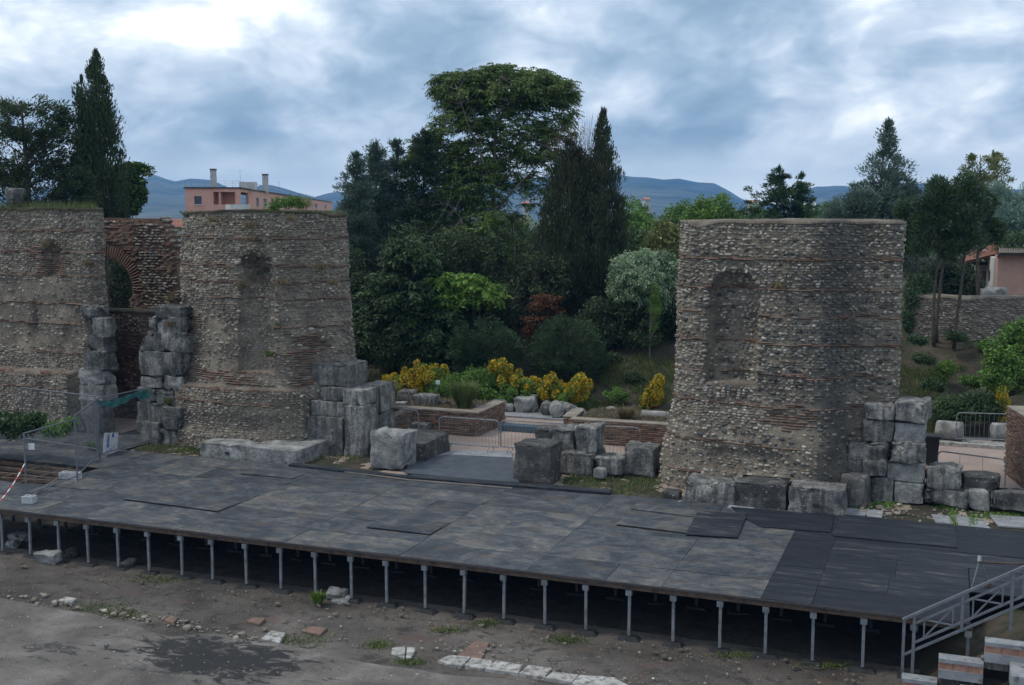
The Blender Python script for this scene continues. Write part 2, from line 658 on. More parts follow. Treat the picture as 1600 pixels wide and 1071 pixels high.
def foliage(c1, c2, c3=None, rough=.55, tr=.22, patch=.6):
    def f(b, bs, pos, out):
        v = b.n('ShaderNodeAttribute', attribute_name='var').outputs['Fac']
        c = b.ramp(v, [(0, c1), (.75, c2), (1, c3 or c2)])
        n = b.noise(pos, patch, 3, .6)
        c = b.mix(b.mapr(n, .42, .65, 0, .4), c, tuple(x * .5 for x in c1))
        b.put(bs.inputs['Base Color'], c)
        bs.inputs['Roughness'].default_value = rough
        bs.inputs['Specular IOR Level'].default_value = .3
        t = b.n('ShaderNodeBsdfTranslucent')
        b.put(t.inputs[0], c)
        ms = b.n('ShaderNodeMixShader')
        ms.inputs[0].default_value = tr
        b.nt.links.new(bs.outputs[0], ms.inputs[1])
        b.nt.links.new(t.outputs[0], ms.inputs[2])
        b.nt.links.new(ms.outputs[0], out.inputs[0])
    return f


def m_steel(b, bs, pos, out):
    n = b.noise(pos, 6, 4, .6)
    c = b.ramp(n, [(.35, (.15, .16, .17)), (.65, (.26, .275, .29))])
    c = b.mix(b.mapr(b.noise(pos, 13, 4, .7), .62, .72, 0, .7), c, (.16, .08, .045))
    b.put(bs.inputs['Base Color'], c)
    bs.inputs['Roughness'].default_value = .55
    bs.inputs['Metallic'].default_value = .25


for nm, fn in dict(
    rubble=m_rubble, rubble_dull=m_rubble_dull, mortar=m_mortar, redmortar=m_redmortar, brick=m_brick, block=m_block, whiteblock=m_whiteblock, deck=m_deck, newmat=m_newmat,
    orchestra=m_orchestra, concrete=m_concrete_patch, yard=m_yard, soil=m_soil, landscape=m_landscape, steel=m_steel,
    rust=simple((.05, .038, .03), (.15, .10, .07), 5, .85, 20, .01, spots=((.19, .085, .04), 8, .55, .68)),
    railpaint=simple((.115, .125, .14), (.165, .178, .195), 8, .45, 0, 0),
    rampmat=simple((.045, .055, .068), (.075, .09, .108), 2.5, .6, 8, .006, spots=((.11, .115, .12), 6, .58, .7)),
    understage_shade=simple((.018, .016, .014), (.05, .045, .04), 3, .95, 12, .05),
    rubber=simple((.018, .018, .019), (.035, .035, .036), 8, .8, 20, .01),
    slab=simple((.30, .285, .26), (.50, .485, .455), 4, .85, 25, .015, spots=((.13, .12, .105), 7, .47, .6)),
    greyslab=simple((.20, .21, .22), (.31, .32, .33), 3, .85, 25, .01, spots=((.10, .10, .10), 7, .55, .66)),
    terracotta=simple((.13, .09, .072), (.23, .14, .105), 4, .9, 20, .02),
    brickstripe=simple((.27, .135, .095), (.40, .225, .165), 7, .85, 25, .01),
    cementblock=simple((.34, .35, .35), (.52, .53, .53), 7, .85, 30, .01),
    bark=simple((.045, .035, .028), (.11, .09, .07), 9, .95, 18, .03),
    palebark=simple((.12, .10, .08), (.21, .18, .15), 9, .95, 18, .02),
    pink=simple((.60, .31, .235), (.68, .37, .285), 1.2, .9, 10, .005),
    cottagepink=simple((.50, .29, .215), (.58, .36, .28), 1.2, .9, 10, .005),
    plaster=simple((.48, .46, .42), (.66, .64, .60), 1.5, .9, 10, .005),
    darkwood=simple((.035, .025, .022), (.07, .05, .045), 3, .8, 10, .005),
    glassdark=simple((.03, .035, .04), (.06, .065, .07), 3, .2, 0, 0),
    rooftile=simple((.28, .12, .075), (.46, .23, .15), 3.5, .9, 12, .01),
    oldtile=simple((.19, .16, .13), (.32, .27, .22), 2.5, .9, 12, .01),
    paleroof=simple((.50, .50, .50), (.62, .62, .62), 2.5, .9, 12, .01),
    chimney=simple((.40, .39, .36), (.50, .49, .46), 2.5, .9, 12, .01),
    plastic=simple((.012, .013, .014), (.02, .021, .022), 3, .45, 0, 0),
    signwhite=simple((.70, .71, .72), (.80, .81, .82), 3, .5, 0, 0),
    signblue=simple((.02, .08, .42), (.03, .10, .50), 3, .5, 0, 0),
    signyellow=simple((.65, .55, .05), (.75, .65, .08), 3, .5, 0, 0),
    tapered=simple((.55, .05, .05), (.62, .07, .07), 3, .6, 0, 0),
    tapewhite=simple((.68, .68, .68), (.78, .78, .78), 3, .6, 0, 0),
    net=simple((.025, .12, .115), (.035, .19, .17), 6, .7, 30, .02),
    bluesheet=simple((.05, .085, .11), (.07, .11, .14), 4, .6, 10, .01),
    mountain=simple((.02, .04, .03), (.16, .16, .10), .006, 1, 10, 0),
    cityhouse=simple((.45, .42, .38), (.62, .58, .52), .05, .9, 10, 0),
    f_black=foliage((0.034, 0.054, 0.026), (0.074, 0.107, 0.045), (0.117, 0.148, 0.060)),
    f_cypress=foliage((0.037, 0.058, 0.029), (0.086, 0.106, 0.050), (0.145, 0.123, 0.068)),
    f_blue=foliage((0.075, 0.114, 0.087), (0.181, 0.247, 0.192), (0.285, 0.361, 0.281)),
    f_bluelight=foliage((0.162, 0.251, 0.209), (0.351, 0.478, 0.384), (0.593, 0.728, 0.605)),
    f_green=foliage((0.077, 0.144, 0.031), (0.166, 0.298, 0.059), (0.289, 0.449, 0.094)),
    f_bright=foliage((0.086, 0.160, 0.022), (0.184, 0.307, 0.050), (0.283, 0.417, 0.078)),
    f_ail=foliage((0.079, 0.128, 0.038), (0.182, 0.253, 0.065), (0.535, 0.267, 0.117)),
    f_dark=foliage((0.033, 0.060, 0.023), (0.077, 0.125, 0.046), (0.131, 0.202, 0.081)),
    f_oleander=foliage((0.039, 0.071, 0.034), (0.085, 0.143, 0.065), (0.152, 0.214, 0.101)),
    f_olive=foliage((0.131, 0.155, 0.046), (0.278, 0.300, 0.109), (0.409, 0.388, 0.155)),
    f_yellow=foliage((0.468, 0.312, 0.016), (0.697, 0.476, 0.028), (0.765, 0.574, 0.080), patch=3),
    f_tuft=foliage((.09, .13, .035), (.17, .22, .06), (.26, .29, .12), patch=3),
    f_orange=foliage((0.070, 0.032, 0.014), (0.168, 0.063, 0.025), (0.231, 0.098, 0.042)),
    f_flower=foliage((0.160, 0.230, 0.122), (0.392, 0.507, 0.314), (0.754, 0.859, 0.627), patch=1.2),
    f_grass=foliage((0.064, 0.099, 0.026), (0.140, 0.180, 0.053), (0.232, 0.221, 0.093), patch=3),
    f_dry=foliage((.13, .10, .05), (.24, .19, .10), (.33, .27, .15), patch=3),
    f_blossom=foliage((.30, .22, .16), (.48, .38, .30), (.60, .50, .42), patch=2),
).items():
    mat(nm, fn)
M = MATS
# ---------------------------------------------------------------- terrain
def terrain(x, y):
    """height of the ground behind the ruins"""
    x, y = np.asarray(x, float), np.asarray(y, float)
    foot = 20.3 - 0.02 * (x - 8)
    t = np.clip((y - foot) / 8.0, 0, 1)
    t = t * t * (3 - 2 * t)
    z = 3.1 * t
    z = z - np.clip((y - 70) / 400.0, 0, 1) * 6
    return z - 0.06


def grid_sheet(x0, x1, nx, y0, y1, ny, zf):
    xs, ys = np.linspace(x0, x1, nx), np.linspace(y0, y1, ny)
    X, Y = np.meshgrid(xs, ys)
    Z = zf(X, Y)
    Vt = np.stack([X.ravel(), Y.ravel(), np.asarray(Z).ravel()], 1)
    i = np.arange((nx - 1) * (ny - 1))
    a = (i // (nx - 1)) * nx + i % (nx - 1)
    return Vt, np.stack([a, a + 1, a + 1 + nx, a + nx], 1)


def bankz(X, Y):
    P = np.stack([X.ravel(), Y.ravel(), X.ravel() * 0], 1)
    k = np.clip((Y - 20) / 4, 0, 1)
    return terrain(X, Y) + (vnoise(P, .7, 3, 4).reshape(X.shape) * .28) * k + .004


single('yard_ground', grid_sheet(-60, 80, 2, 7.55, 20.0, 2, lambda X, Y: X * 0 - .06), M['yard'], kind='structure')
single('bank', grid_sheet(-60, 80, 260, 20.0, 72, 110, bankz), M['soil'], kind='structure', smooth=True)


def landz(X, Y):
    P = np.stack([X.ravel(), Y.ravel(), X.ravel() * 0], 1)
    n = vnoise(P, .004, 9, 3).reshape(X.shape)
    z = terrain(X, Y) - .5 + n * np.clip((Y - 200) / 600, 0, 1) * 6
    inside = (X > -59) & (X < 79) & (Y < 71)
    return np.where(inside, np.where(Y < 20, -2.4, z - .4), z)


xs = np.concatenate([-np.geomspace(3200, 62, 26), [-57], np.linspace(-50, 70, 7), [77], np.geomspace(82, 3200, 26)])
ys = np.concatenate([[-200, -60, 6, 15, 21, 24, 27, 30, 50, 69], np.geomspace(75, 3200, 40)])
X, Y = np.meshgrid(xs, ys)
Z = landz(X, Y)
Vt = np.stack([X.ravel(), Y.ravel(), Z.ravel()], 1)
i = np.arange((len(xs) - 1) * (len(ys) - 1))
a = (i // (len(xs) - 1)) * len(xs) + i % (len(xs) - 1)
single('ground', (Vt, np.stack([a, a + 1, a + 1 + len(xs), a + len(xs)], 1)), M['landscape'], kind='structure', smooth=True)


def orchz(X, Y):
    P = np.stack([X.ravel(), Y.ravel(), X.ravel() * 0], 1)
    return vnoise(P, .6, 5, 4).reshape(X.shape) * .03 - 1.25


single('orchestra_floor', grid_sheet(-45, 60, 300, -40, 7.5, 140, orchz), M['orchestra'], kind='structure', smooth=True)
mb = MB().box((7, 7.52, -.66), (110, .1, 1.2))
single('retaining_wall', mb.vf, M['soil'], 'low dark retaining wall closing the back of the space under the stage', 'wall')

# lighter concrete floor in the near left corner, curved edge
edge = [(-200, 915), (-60, 925), (60, 945), (130, 958), (210, 975), (262, 996), (330, 990), (440, 1005), (520, 1022), (600, 1040), (690, 1052), (800, 1064),
        (900, 1085), (1100, 1120)]
pts = [G(px, py, -1.2)[:2] for px, py in edge]
nn = 60
top = np.array([[np.interp(t, np.linspace(0, 1, len(pts)), [p[0] for p in pts]), np.interp(t, np.linspace(0, 1, len(pts)), [p[1] for p in pts])]
                for t in np.linspace(0, 1, nn)])
top += np.stack([vnoise(np.c_[top, np.zeros(nn)], 2.0, 4, 3), vnoise(np.c_[top, np.zeros(nn)], 2.0, 8, 3)], 1) * .12
Vt = [(p[0], p[1], -1.205) for p in top] + [(p[0] + .02, p[1] - .06, -1.195) for p in top] + [(-6 + 24 * k / (nn - 1), -20, -1.195) for k in range(nn)]
F = [(k, k + nn, k + 1 + nn, k + 1) for k in range(nn - 1)] + [(k + nn, k + 2 * nn, k + 1 + 2 * nn, k + 1 + nn) for k in range(nn - 1)]
single('concrete_floor', (np.array(Vt), F), M['concrete'], kind='structure')

single('understage_shade_sheet', grid_sheet(-14, 24, 150, .45, 7.5, 40, lambda X, Y: orchz(X, Y) + .02 - np.clip(.9 - Y, 0, 1) * .06), M['understage_shade'], kind='structure', smooth=True)  # near-black sheet over the floor: shade below the deck put into its colour

# ---------------------------------------------------------------- stone kit
def stone_template(seed):
    """angular rubble face: irregular outline, bevelled front, tucked-in back"""
    g = np.random.default_rng(seed)
    k = int(g.integers(5, 8))
    a = np.sort((np.arange(k) + g.uniform(-.32, .32, k)) / k * 2 * math.pi)
    r = g.uniform(.86, 1.12, k)
    ex = .62
    ox = np.sign(np.cos(a)) * np.abs(np.cos(a)) ** ex * r
    oz = np.sign(np.sin(a)) * np.abs(np.sin(a)) ** ex * r
    ox /= np.abs(ox).max()
    oz /= np.abs(oz).max()
    ox *= .5
    oz *= .5
    f = g.uniform(.62, .85)
    c = g.uniform(-.06, .06, 2)
    V0 = np.stack([ox * .8, np.full(k, -.5), oz * .8], 1)
    V1 = np.stack([ox, g.uniform(.05, .25, k), oz], 1)
    V2 = np.stack([ox * f + c[0], .5 + g.uniform(-.12, .05, k), oz * f + c[1]], 1)
    m = np.array([[c[0], .52, c[1]]])
    Vt = np.vstack([V0, V1, V2, m])
    F = []
    for i_ in range(k):
        j_ = (i_ + 1) % k
        F += [(i_, k + i_, k + j_), (i_, k + j_, j_), (k + i_, 2 * k + i_, 2 * k + j_), (k + i_, 2 * k + j_, k + j_), (2 * k + i_, 3 * k, 2 * k + j_)]
    return Vt, np.array(F)


STT = [stone_template(100 + k) for k in range(14)]
BRT = None


def box_template():
    mb = MB().box((0, 0, 0), (1, 1, 1))
    return np.array(mb.v), np.array(mb.f)


BRT = [box_template()]
STONE_DULL = [new_mesh('stone', v, f, M['rubble_dull']) for v, f in STT]
STONE_ME = [new_mesh('stone', v, f, M['rubble']) for v, f in STT]
BRICK_ME = [new_mesh('brick', v, f, M['brick']) for v, f in BRT]
BLOCKSTONE_DULL = [new_mesh('stone', v, f, M['rubble_dull']) for v, f in STT]
STONE_ME = [new_mesh('stone', v, f, M['block']) for v, f in STT]


def frame_q(n, t, roll=0.0):
    """columns: along, outward, up"""
    n = n / np.linalg.norm(n)
    t = t - n * (t @ n)
    t /= np.linalg.norm(t)
    b = np.cross(t, n)
    if b[2] < 0:
        b = -b
        t = -t
    R = np.stack([t, n, b], 1)
    if np.linalg.det(R) < 0:
        R = np.stack([-t, n, b], 1)
    c, s = math.cos(roll), math.sin(roll)
    return R @ np.array([[c, 0, s], [0, 1, 0], [-s, 0, c]])


def place_pieces(th, name, items, templates, meshes, material, limit=300, singlename=None):
    """items: (pos, R, size(3), tmpl, var, score). The best-scoring ones become objects, the rest one mesh"""
    if not items:
        return
    items.sort(key=lambda q: -q[5])
    for pos, R, sz, k, v, sc in items[:limit]:
        th.inst(name, meshes[k], pos, Matrix(R.tolist()).to_quaternion(), sz)
    rest = items[limit:]
    if rest:
        Vs, Fs, vs, base = [], [], [], 0
        for pos, R, sz, k, v, sc in rest:
            tv, tf = templates[k]
            Vs.append((tv * sz) @ R.T + pos)
            Fs.append(tf + base)
            vs.append(np.full(len(tv), v))
            base += len(tv)
        th.add(name + '_facing', (np.concatenate(Vs), np.concatenate(Fs)), material, var=np.concatenate(vs), kind='stuff')


def chaikin(P, n=2):
    P = np.array(P, float)
    for _ in range(n):
        Q = np.roll(P, -1, 0)
        P = np.stack([P * .75 + Q * .25, P * .25 + Q * .75], 1).reshape(-1, 2)
    return P


def resample(P, step):
    Q = np.vstack([P, P[:1]])
    L = np.concatenate([[0], np.cumsum(np.linalg.norm(np.diff(Q, axis=0), axis=1))])
    n = int(L[-1] / step)
    s = np.linspace(0, L[-1], n, endpoint=False)
    return np.stack([np.interp(s, L, Q[:, 0]), np.interp(s, L, Q[:, 1])], 1)


def ruin(name, label, plan, ztop, z0=-.1, flare=((0, 0), (10, 0)), ledges=(), niches=(), holes=(), courses=(), patches=(), bare=None,
         smooth_n=2, stone=(.15, .088), seed=1, rough=.05, cap='flat', topf=None, cat='ruin', flx=None, sidef=.25, core='mortar', dull=True, density=1.0, step=.075):
    """Masonry mass standing on a closed plan (counter-clockwise): displaced mortar core + rubble stones and brick courses set in its face"""
    g = np.random.default_rng(seed)
    P = resample(chaikin(plan, smooth_n), step)
    n = len(P)
    T = np.roll(P, -1, 0) - np.roll(P, 1, 0)
    T /= np.linalg.norm(T, axis=1)[:, None]
    N = np.stack([T[:, 1], -T[:, 0]], 1)
    nz = int((ztop - z0) / step) + 1
    U = np.linspace(0, 1, nz)
    tops = np.full(n, ztop) if topf is None else np.array([topf(p) for p in P])
    tops = tops + vnoise(np.c_[P, np.zeros(n)], 1.1, seed + 40, 3) * .05 - np.clip(vnoise(np.c_[P, np.zeros(n)], .9, seed + 41, 2) - .35, 0, 1) * .3
    Zg = z0 + (tops[None, :] - z0) * U[:, None]
    X = np.repeat(P[None, :, 0], nz, 0)
    Yg = np.repeat(P[None, :, 1], nz, 0)
    off = np.interp(Zg, [a for a, b in flare], [b for a, b in flare])
    nx_, ny_ = N[None, :, 0], N[None, :, 1]
    front = np.clip(-ny_ * 1.5, 0, 1) + 0 * Zg
    off = off * np.clip(sidef + front, 0, 1)
    if flx is not None:
        off = off * np.interp(X, [a for a, b in flx], [b for a, b in flx])
    for zl, x0, x1, dep in ledges:
        e = np.clip((X - x0) / .15, 0, 1) * np.clip((x1 - X) / .15, 0, 1)
        off = off + dep * (Zg < zl) * e * (front > .2)
    for xc, hw, zb, zs, dep in niches:
        u = (X - xc) / hw
        vz = np.clip((Zg - zs) / hw, 0, None)
        r2 = u * u + vz * vz
        ins = (r2 < 1) & (Zg > zb) & (front > .2)
        off = off - ins * dep * np.sqrt(np.clip(1 - r2, 0, 1)) ** .7
    for xc, zc, rx, rz, dep in holes:
        r2 = ((X - xc) / rx) ** 2 + ((Zg - zc) / rz) ** 2
        nn_ = vnoise(np.stack([X.ravel(), Yg.ravel(), Zg.ravel()], 1), 3, seed + 5, 2).reshape(X.shape) * .5
        off = off - dep * np.clip(1.2 - r2 - nn_, 0, 1) * (front > .2)
    Q = np.stack([(X + nx_ * off).ravel(), (Yg + ny_ * off).ravel(), Zg.ravel()], 1)
    nz3 = vnoise(Q, .9, seed, 3) * rough * 1.6 + vnoise(Q, 5.0, seed + 3, 3) * rough * .8
    Q[:, 0] += np.repeat(nx_, nz, 0).ravel() * nz3
    Q[:, 1] += np.repeat(ny_, nz, 0).ravel() * nz3
    idx = np.arange((nz - 1) * n)
    r, c = idx // n, idx % n
    c2 = (c + 1) % n
    F = np.stack([r * n + c, r * n + c2, (r + 1) * n + c2, (r + 1) * n + c], 1)
    cen = P.mean(0)
    th = Thing(name, label, cat, (cen[0], cen[1], z0))
    th.add('masonry_core', (Q, F), M[core])
    # cap
    ring = Q[-n:]
    mid = np.array([ring[:, 0].mean(), ring[:, 1].mean(), 0])
    rings = []
    m = 5
    out = ring.copy()
    out[:, 0] += N[:, 0] * .05
    out[:, 1] += N[:, 1] * .05
    Rg = [out + (0, 0, -.02), out + (0, 0, .045)]
    for k in range(1, m + 1):
        t = k / m
        pp = out * (1 - t) + np.r_[mid[:2], 0] * t
        pp[:, 2] = out[:, 2] * (1 - t) + ring[:, 2].mean() * t + .045 + .05 * math.sin(t * 1.5) + vnoise(pp, 1.5, seed + 9, 2) * .04
        Rg.append(pp)
    VV_ = np.vstack(Rg)
    k_ = len(Rg)
    idx = np.arange((k_ - 1) * n)
    r, c = idx // n, idx % n
    c2 = (c + 1) % n
    FF = np.stack([r * n + c, r * n + c2, (r + 1) * n + c2, (r + 1) * n + c], 1)
    if cap:
        th.add('wall_top', (VV_, FF), M['soil' if cap == 'soil' else 'mortar'])
    # surface lookup
    Q3 = Q.reshape(nz, n, 3)
    dS = np.roll(Q3, -1, 1) - np.roll(Q3, 1, 1)
    dZ = np.gradient(Q3, axis=0)
    NN = np.cross(dS, dZ)
    NN /= (np.linalg.norm(NN, axis=2)[:, :, None] + 1e-9)
    cam_dir = EYE[None, None] - Q3
    cam_dir /= np.linalg.norm(cam_dir, axis=2)[:, :, None]
    facing = (NN * cam_dir).sum(2)
    stones, bricks = [], []
    per = n * step
    cz = [q[0] if hasattr(q, '__len__') else q for q in courses]
    cr = [(q[1], q[2]) if hasattr(q, '__len__') else (-99, 99) for q in courses]

    def sample(s, z):
        j = int(s / step) % n
        u = (z - z0) / (tops[j] - z0)
        i_ = int(u * (nz - 1))
        if i_ < 0 or i_ >= nz - 1:
            return None
        return Q3[i_, j], NN[i_, j], facing[i_, j], P[j]

    def inpatch(x, z, kind):
        for x0, x1, za, zb, k in patches:
            if k == kind:
                jx = .18 * math.sin(z * 7 + x0) + .1 * math.sin(z * 17)
                jz = .12 * math.sin(x * 6 + za)
                if x0 + jx < x < x1 + jx and za + jz < z < zb + jz:
                    return True
        return False
    z = z0 + .05
    zmax = tops.max()
    sh = stone[1]
    while z < zmax - .05:
        s = g.uniform(0, .2)
        rowh = sh * g.uniform(.72, 1.35)
        while s < per:
            wd = stone[0] * g.uniform(.5, 1.3) * (1.5 if g.uniform() < .1 else 1)
            zz = z + g.normal() * sh * .22
            r_ = sample(s + wd / 2, zz)
            s += wd * .97
            if r_ is None:
                continue
            p, nn_, fc, pl = r_
            if fc < -.15:
                continue
            if any(abs(zz - a_) < .035 + sh * .3 and q[0] < p[0] < q[1] for a_, q in zip(cz, cr)):
                continue
            if inpatch(p[0], zz, 'brick'):
                continue
            dn = density * (1.0 if bare is None else 1 - bare(p[0], zz))
            if g.uniform() > dn * .97:
                continue
            hg = rowh * g.uniform(.7, 1.12)
            dp = g.uniform(.12, .2)
            R = frame_q(nn_, np.array([T[int(s / step) % n][0], T[int(s / step) % n][1], 0]), g.normal() * .22)
            proud = g.uniform(-.02, .025)
            sz = (wd * g.uniform(.86, 1.0), dp, hg)
            stones.append((p + nn_ * (proud - dp * .3), R, sz, int(g.integers(len(STT))), float(g.uniform()), sz[0] * sz[2] * max(fc, 0) * (.6 if dn < .5 else 1)))
        z += rowh * .93
    # brick courses
    for (zc), (xa, xb) in zip(cz, cr):
        for lay in range(2):
            s = g.uniform(0, .2)
            while s < per:
                wd = g.uniform(.2, .38)
                wob = .008 * math.sin(s * .9 + zc)
                r_ = sample(s + wd / 2, zc + wob)
                s += wd
                if r_ is None:
                    continue
                p, nn_, fc, pl = r_
                if fc < -.1 or not (xa < p[0] < xb) or g.uniform() < (.03 if lay == 0 else .6):
                    continue
                R = frame_q(nn_, np.array([T[int(s / step) % n][0], T[int(s / step) % n][1], 0]), g.normal() * .01)
                sz = (wd * .96, .14, .036 * g.uniform(.85, 1.1))
                zoff = np.array([0, 0, (lay - .5) * .042 + g.normal() * .003])
                bricks.append((p + nn_ * (g.uniform(-.01, .01) - .028) + zoff, R, sz, 0, float(g.uniform(0, .98)), sz[0] * max(fc, 0)))
    for x0, x1, za, zb, k in patches:
        if k != 'brick':
            continue
        zz = za - .1
        while zz < zb + .1:
            s = g.uniform(0, .2)
            while s < per:
                wd = g.uniform(.16, .34)
                r_ = sample(s + wd / 2, zz)
                s += wd
                if r_ is None:
                    continue
                p, nn_, fc, pl = r_
                if fc < .0 or not (x0 - .3 < p[0] < x1 + .3) or not inpatch(p[0], zz, 'brick') or g.uniform() < .12:
                    continue
                R = frame_q(nn_, np.array([T[int(s / step) % n][0], T[int(s / step) % n][1], 0]), g.normal() * .02)
                sz = (wd * .95, .12, .042)
                bricks.append((p + nn_ * (g.uniform(-.03, .01) - .02), R, sz, 0, float(g.uniform(0, .98)), sz[0] * max(fc, 0)))
            zz += .056
    place_pieces(th, 'stone', stones, STT, STONE_DULL if dull else STONE_ME, M['rubble_dull' if dull else 'rubble'])
    place_pieces(th, 'brick', bricks, BRT, BRICK_ME, M['brick'])
    return th, sample, n, per, P


# ---- right pier
NICHE_R = 16.62
ruin('right_pier'.replace('right_', 'stone_'), 'tall pale rubble stone pier with an intact round-arched niche, right of the gap', [
    (14.75, 11.9), (14.8, 10.6), (14.9, 9.85), (15.4, 9.5), (16.4, 9.25), (17.6, 8.98), (18.6, 8.85), (19.1, 8.92), (19.45, 9.25),
    (20.0, 9.7), (20.8, 9.72), (21.05, 9.8), (21.0, 10.3), (20.7, 11.9), (18, 12.1)],
    7.48, flare=((0, .72), (.45, .68), (.9, .6), (1.3, .48), (1.8, .3), (2.4, .12), (3, .04), (7.5, -.14)), flx=((14.5, .55), (15.8, 1), (19.5, 1), (20.2, .45), (21.5, .3)),
    niches=((NICHE_R, .72, 3.0, 5.45, .62),), holes=((18.3, 2.05, .9, .35, .07), (17.2, .9, 1.6, .4, .16), (16.6, 6.35, .6, .18, .10), (19.6, 1.2, .5, .6, .16)),
    courses=(6.55, 5.72, (5.0, 14, 15.95), (5.0, 17.3, 22), 4.23, 3.35, (2.52, 14, 20.4), (1.42, 14, 18.6), (.52, 14, 15.9)),
    patches=((17.5, 18.9, 1.95, 2.4, 'brick'), (NICHE_R - 1.0, NICHE_R - .8, 3.1, 5.4, 'x')),
    bare=lambda x, z: .75 if (z < 2.9 and 19.4 < x < 20.6) else (.2 if abs(x - NICHE_R) < .68 and 3 < z < 6 else (.25 if z < 1.7 else (.2 if 17.3 < x < 19.5 and z < 3 else 0))),
    dull=False, seed=11, stone=(.158, .092), smooth_n=1)

# ---- left pier
ruin('stone_pier', 'broad rubble stone pier with a broken niche and weed tufts, left of the gap', [
    (-2.8, 11.4), (-2.72, 10.4), (-2.35, 9.95), (-1.3, 9.4), (-.3, 9.12), (.9, 9.05), (1.95, 9.25), (2.7, 9.75), (3.3, 10.4), (3.5, 11.0), (3.1, 11.8), (0.8, 12.3)],
    7.74, flare=((0, .55), (1, .48), (2.0, .38), (3, .16), (4.5, .06), (7.7, -.12)),
    topf=lambda p: 7.80 - .012 * (p[0] - .5) ** 2,
    ledges=((2.08, -1.9, 2.6, .34),),
    niches=((1.15, .62, 2.62, 5.3, .36),), sidef=.85, flx=((-3, 1), (2.2, .9), (2.9, .7), (3.4, 1.1), (4, 1.2)), holes=((1.1, 5.95, .62, .5, .75), (2.7, 3.0, .5, .8, .14), (.6, .9, 2.6, .35, .10), (2.0, 3.9, .3, .4, .06), (-2.2, 3.6, .45, 1.4, .3)),
    courses=(6.95, 6.05, 5.55, (5.02, -1, 4.2), (4.1, 1.8, 4.5), (1.62, -2.5, 2.8), (2.06, -1.9, 2.6), (2.62, .5, 1.7)),
    patches=((-1.25, 0.3, 2.3, 2.6, 'brick'), (.2, 1.5, 2.12, 2.4, 'brick'), (2.35, 3.0, 2.15, 3.9, 'brick'), (-2.4, -1.35, 2.2, 4.5, 'brick')),
    bare=lambda x, z: .6 if (2.1 < z < 4.6 and -1 < x < 3.2) else (.35 if z < 1.55 and .5 < x else (.25 if z < 5.5 and 2 < z else 0)),
    seed=21, smooth_n=1, cap='soil')

# ---- far-left wall
ruin('rubble_wall', 'high rubble wall at the left edge with level brick bands and a broken red brick scar', [
    (-18, 12.2), (-18, 10.1), (-10, 9.9), (-8, 9.8), (-6.1, 9.7), (-5.85, 9.85), (-5.9, 10.2), (-7.4, 12)],
    7.85, flare=((0, .35), (2, .25), (3.4, .05), (7.8, -.1)),
    ledges=((2.1, -16.5, -6.6, .45),),
    holes=((-7.9, 6.0, .5, .75, .28), (-8.7, 4.0, .14, .8, .12), (-6.0, 3.0, .3, 2.2, .15), (-7.9, 1.0, .25, .9, .1)),
    courses=(7.15, 6.4, 5.55, 4.55, (3.85, -17, -6.6), (2.8, -9, -6.2), (1.62, -16, -6.6), (2.08, -17, -6.6)),
    patches=((-8.7, -7.2, 5.55, 6.65, 'brick'),),
    bare=lambda x, z: .82 if (2.9 < z < 5.3 and x < -6.6) else .1,
    seed=31, smooth_n=1, cap='soil')

# ---- recess wall between them: brick core low down, rubble band on top
ruin('doorway_wall', 'crumbled reddish brick back wall with a pale rubble band, seen between the two left masses', [
    (-9, 13.4), (-9, 12.4), (-7, 12.3), (-5, 12.3), (-2.6, 12.2), (-2.6, 13.4)], 4.0, rough=.16, core='redmortar',
    patches=((-9, 0, 2.2, 3.1, 'brick'), (-6.4, -4, .0, 1.6, 'brick')), courses=(3.25,),
    bare=lambda x, z: .85 if z < 3.2 else 0, seed=41, smooth_n=1, stone=(.14, .09), cap='soil')


# ---- arched ruin behind
def unit3(v):
    v = np.array(v, float)
    return v / np.linalg.norm(v)


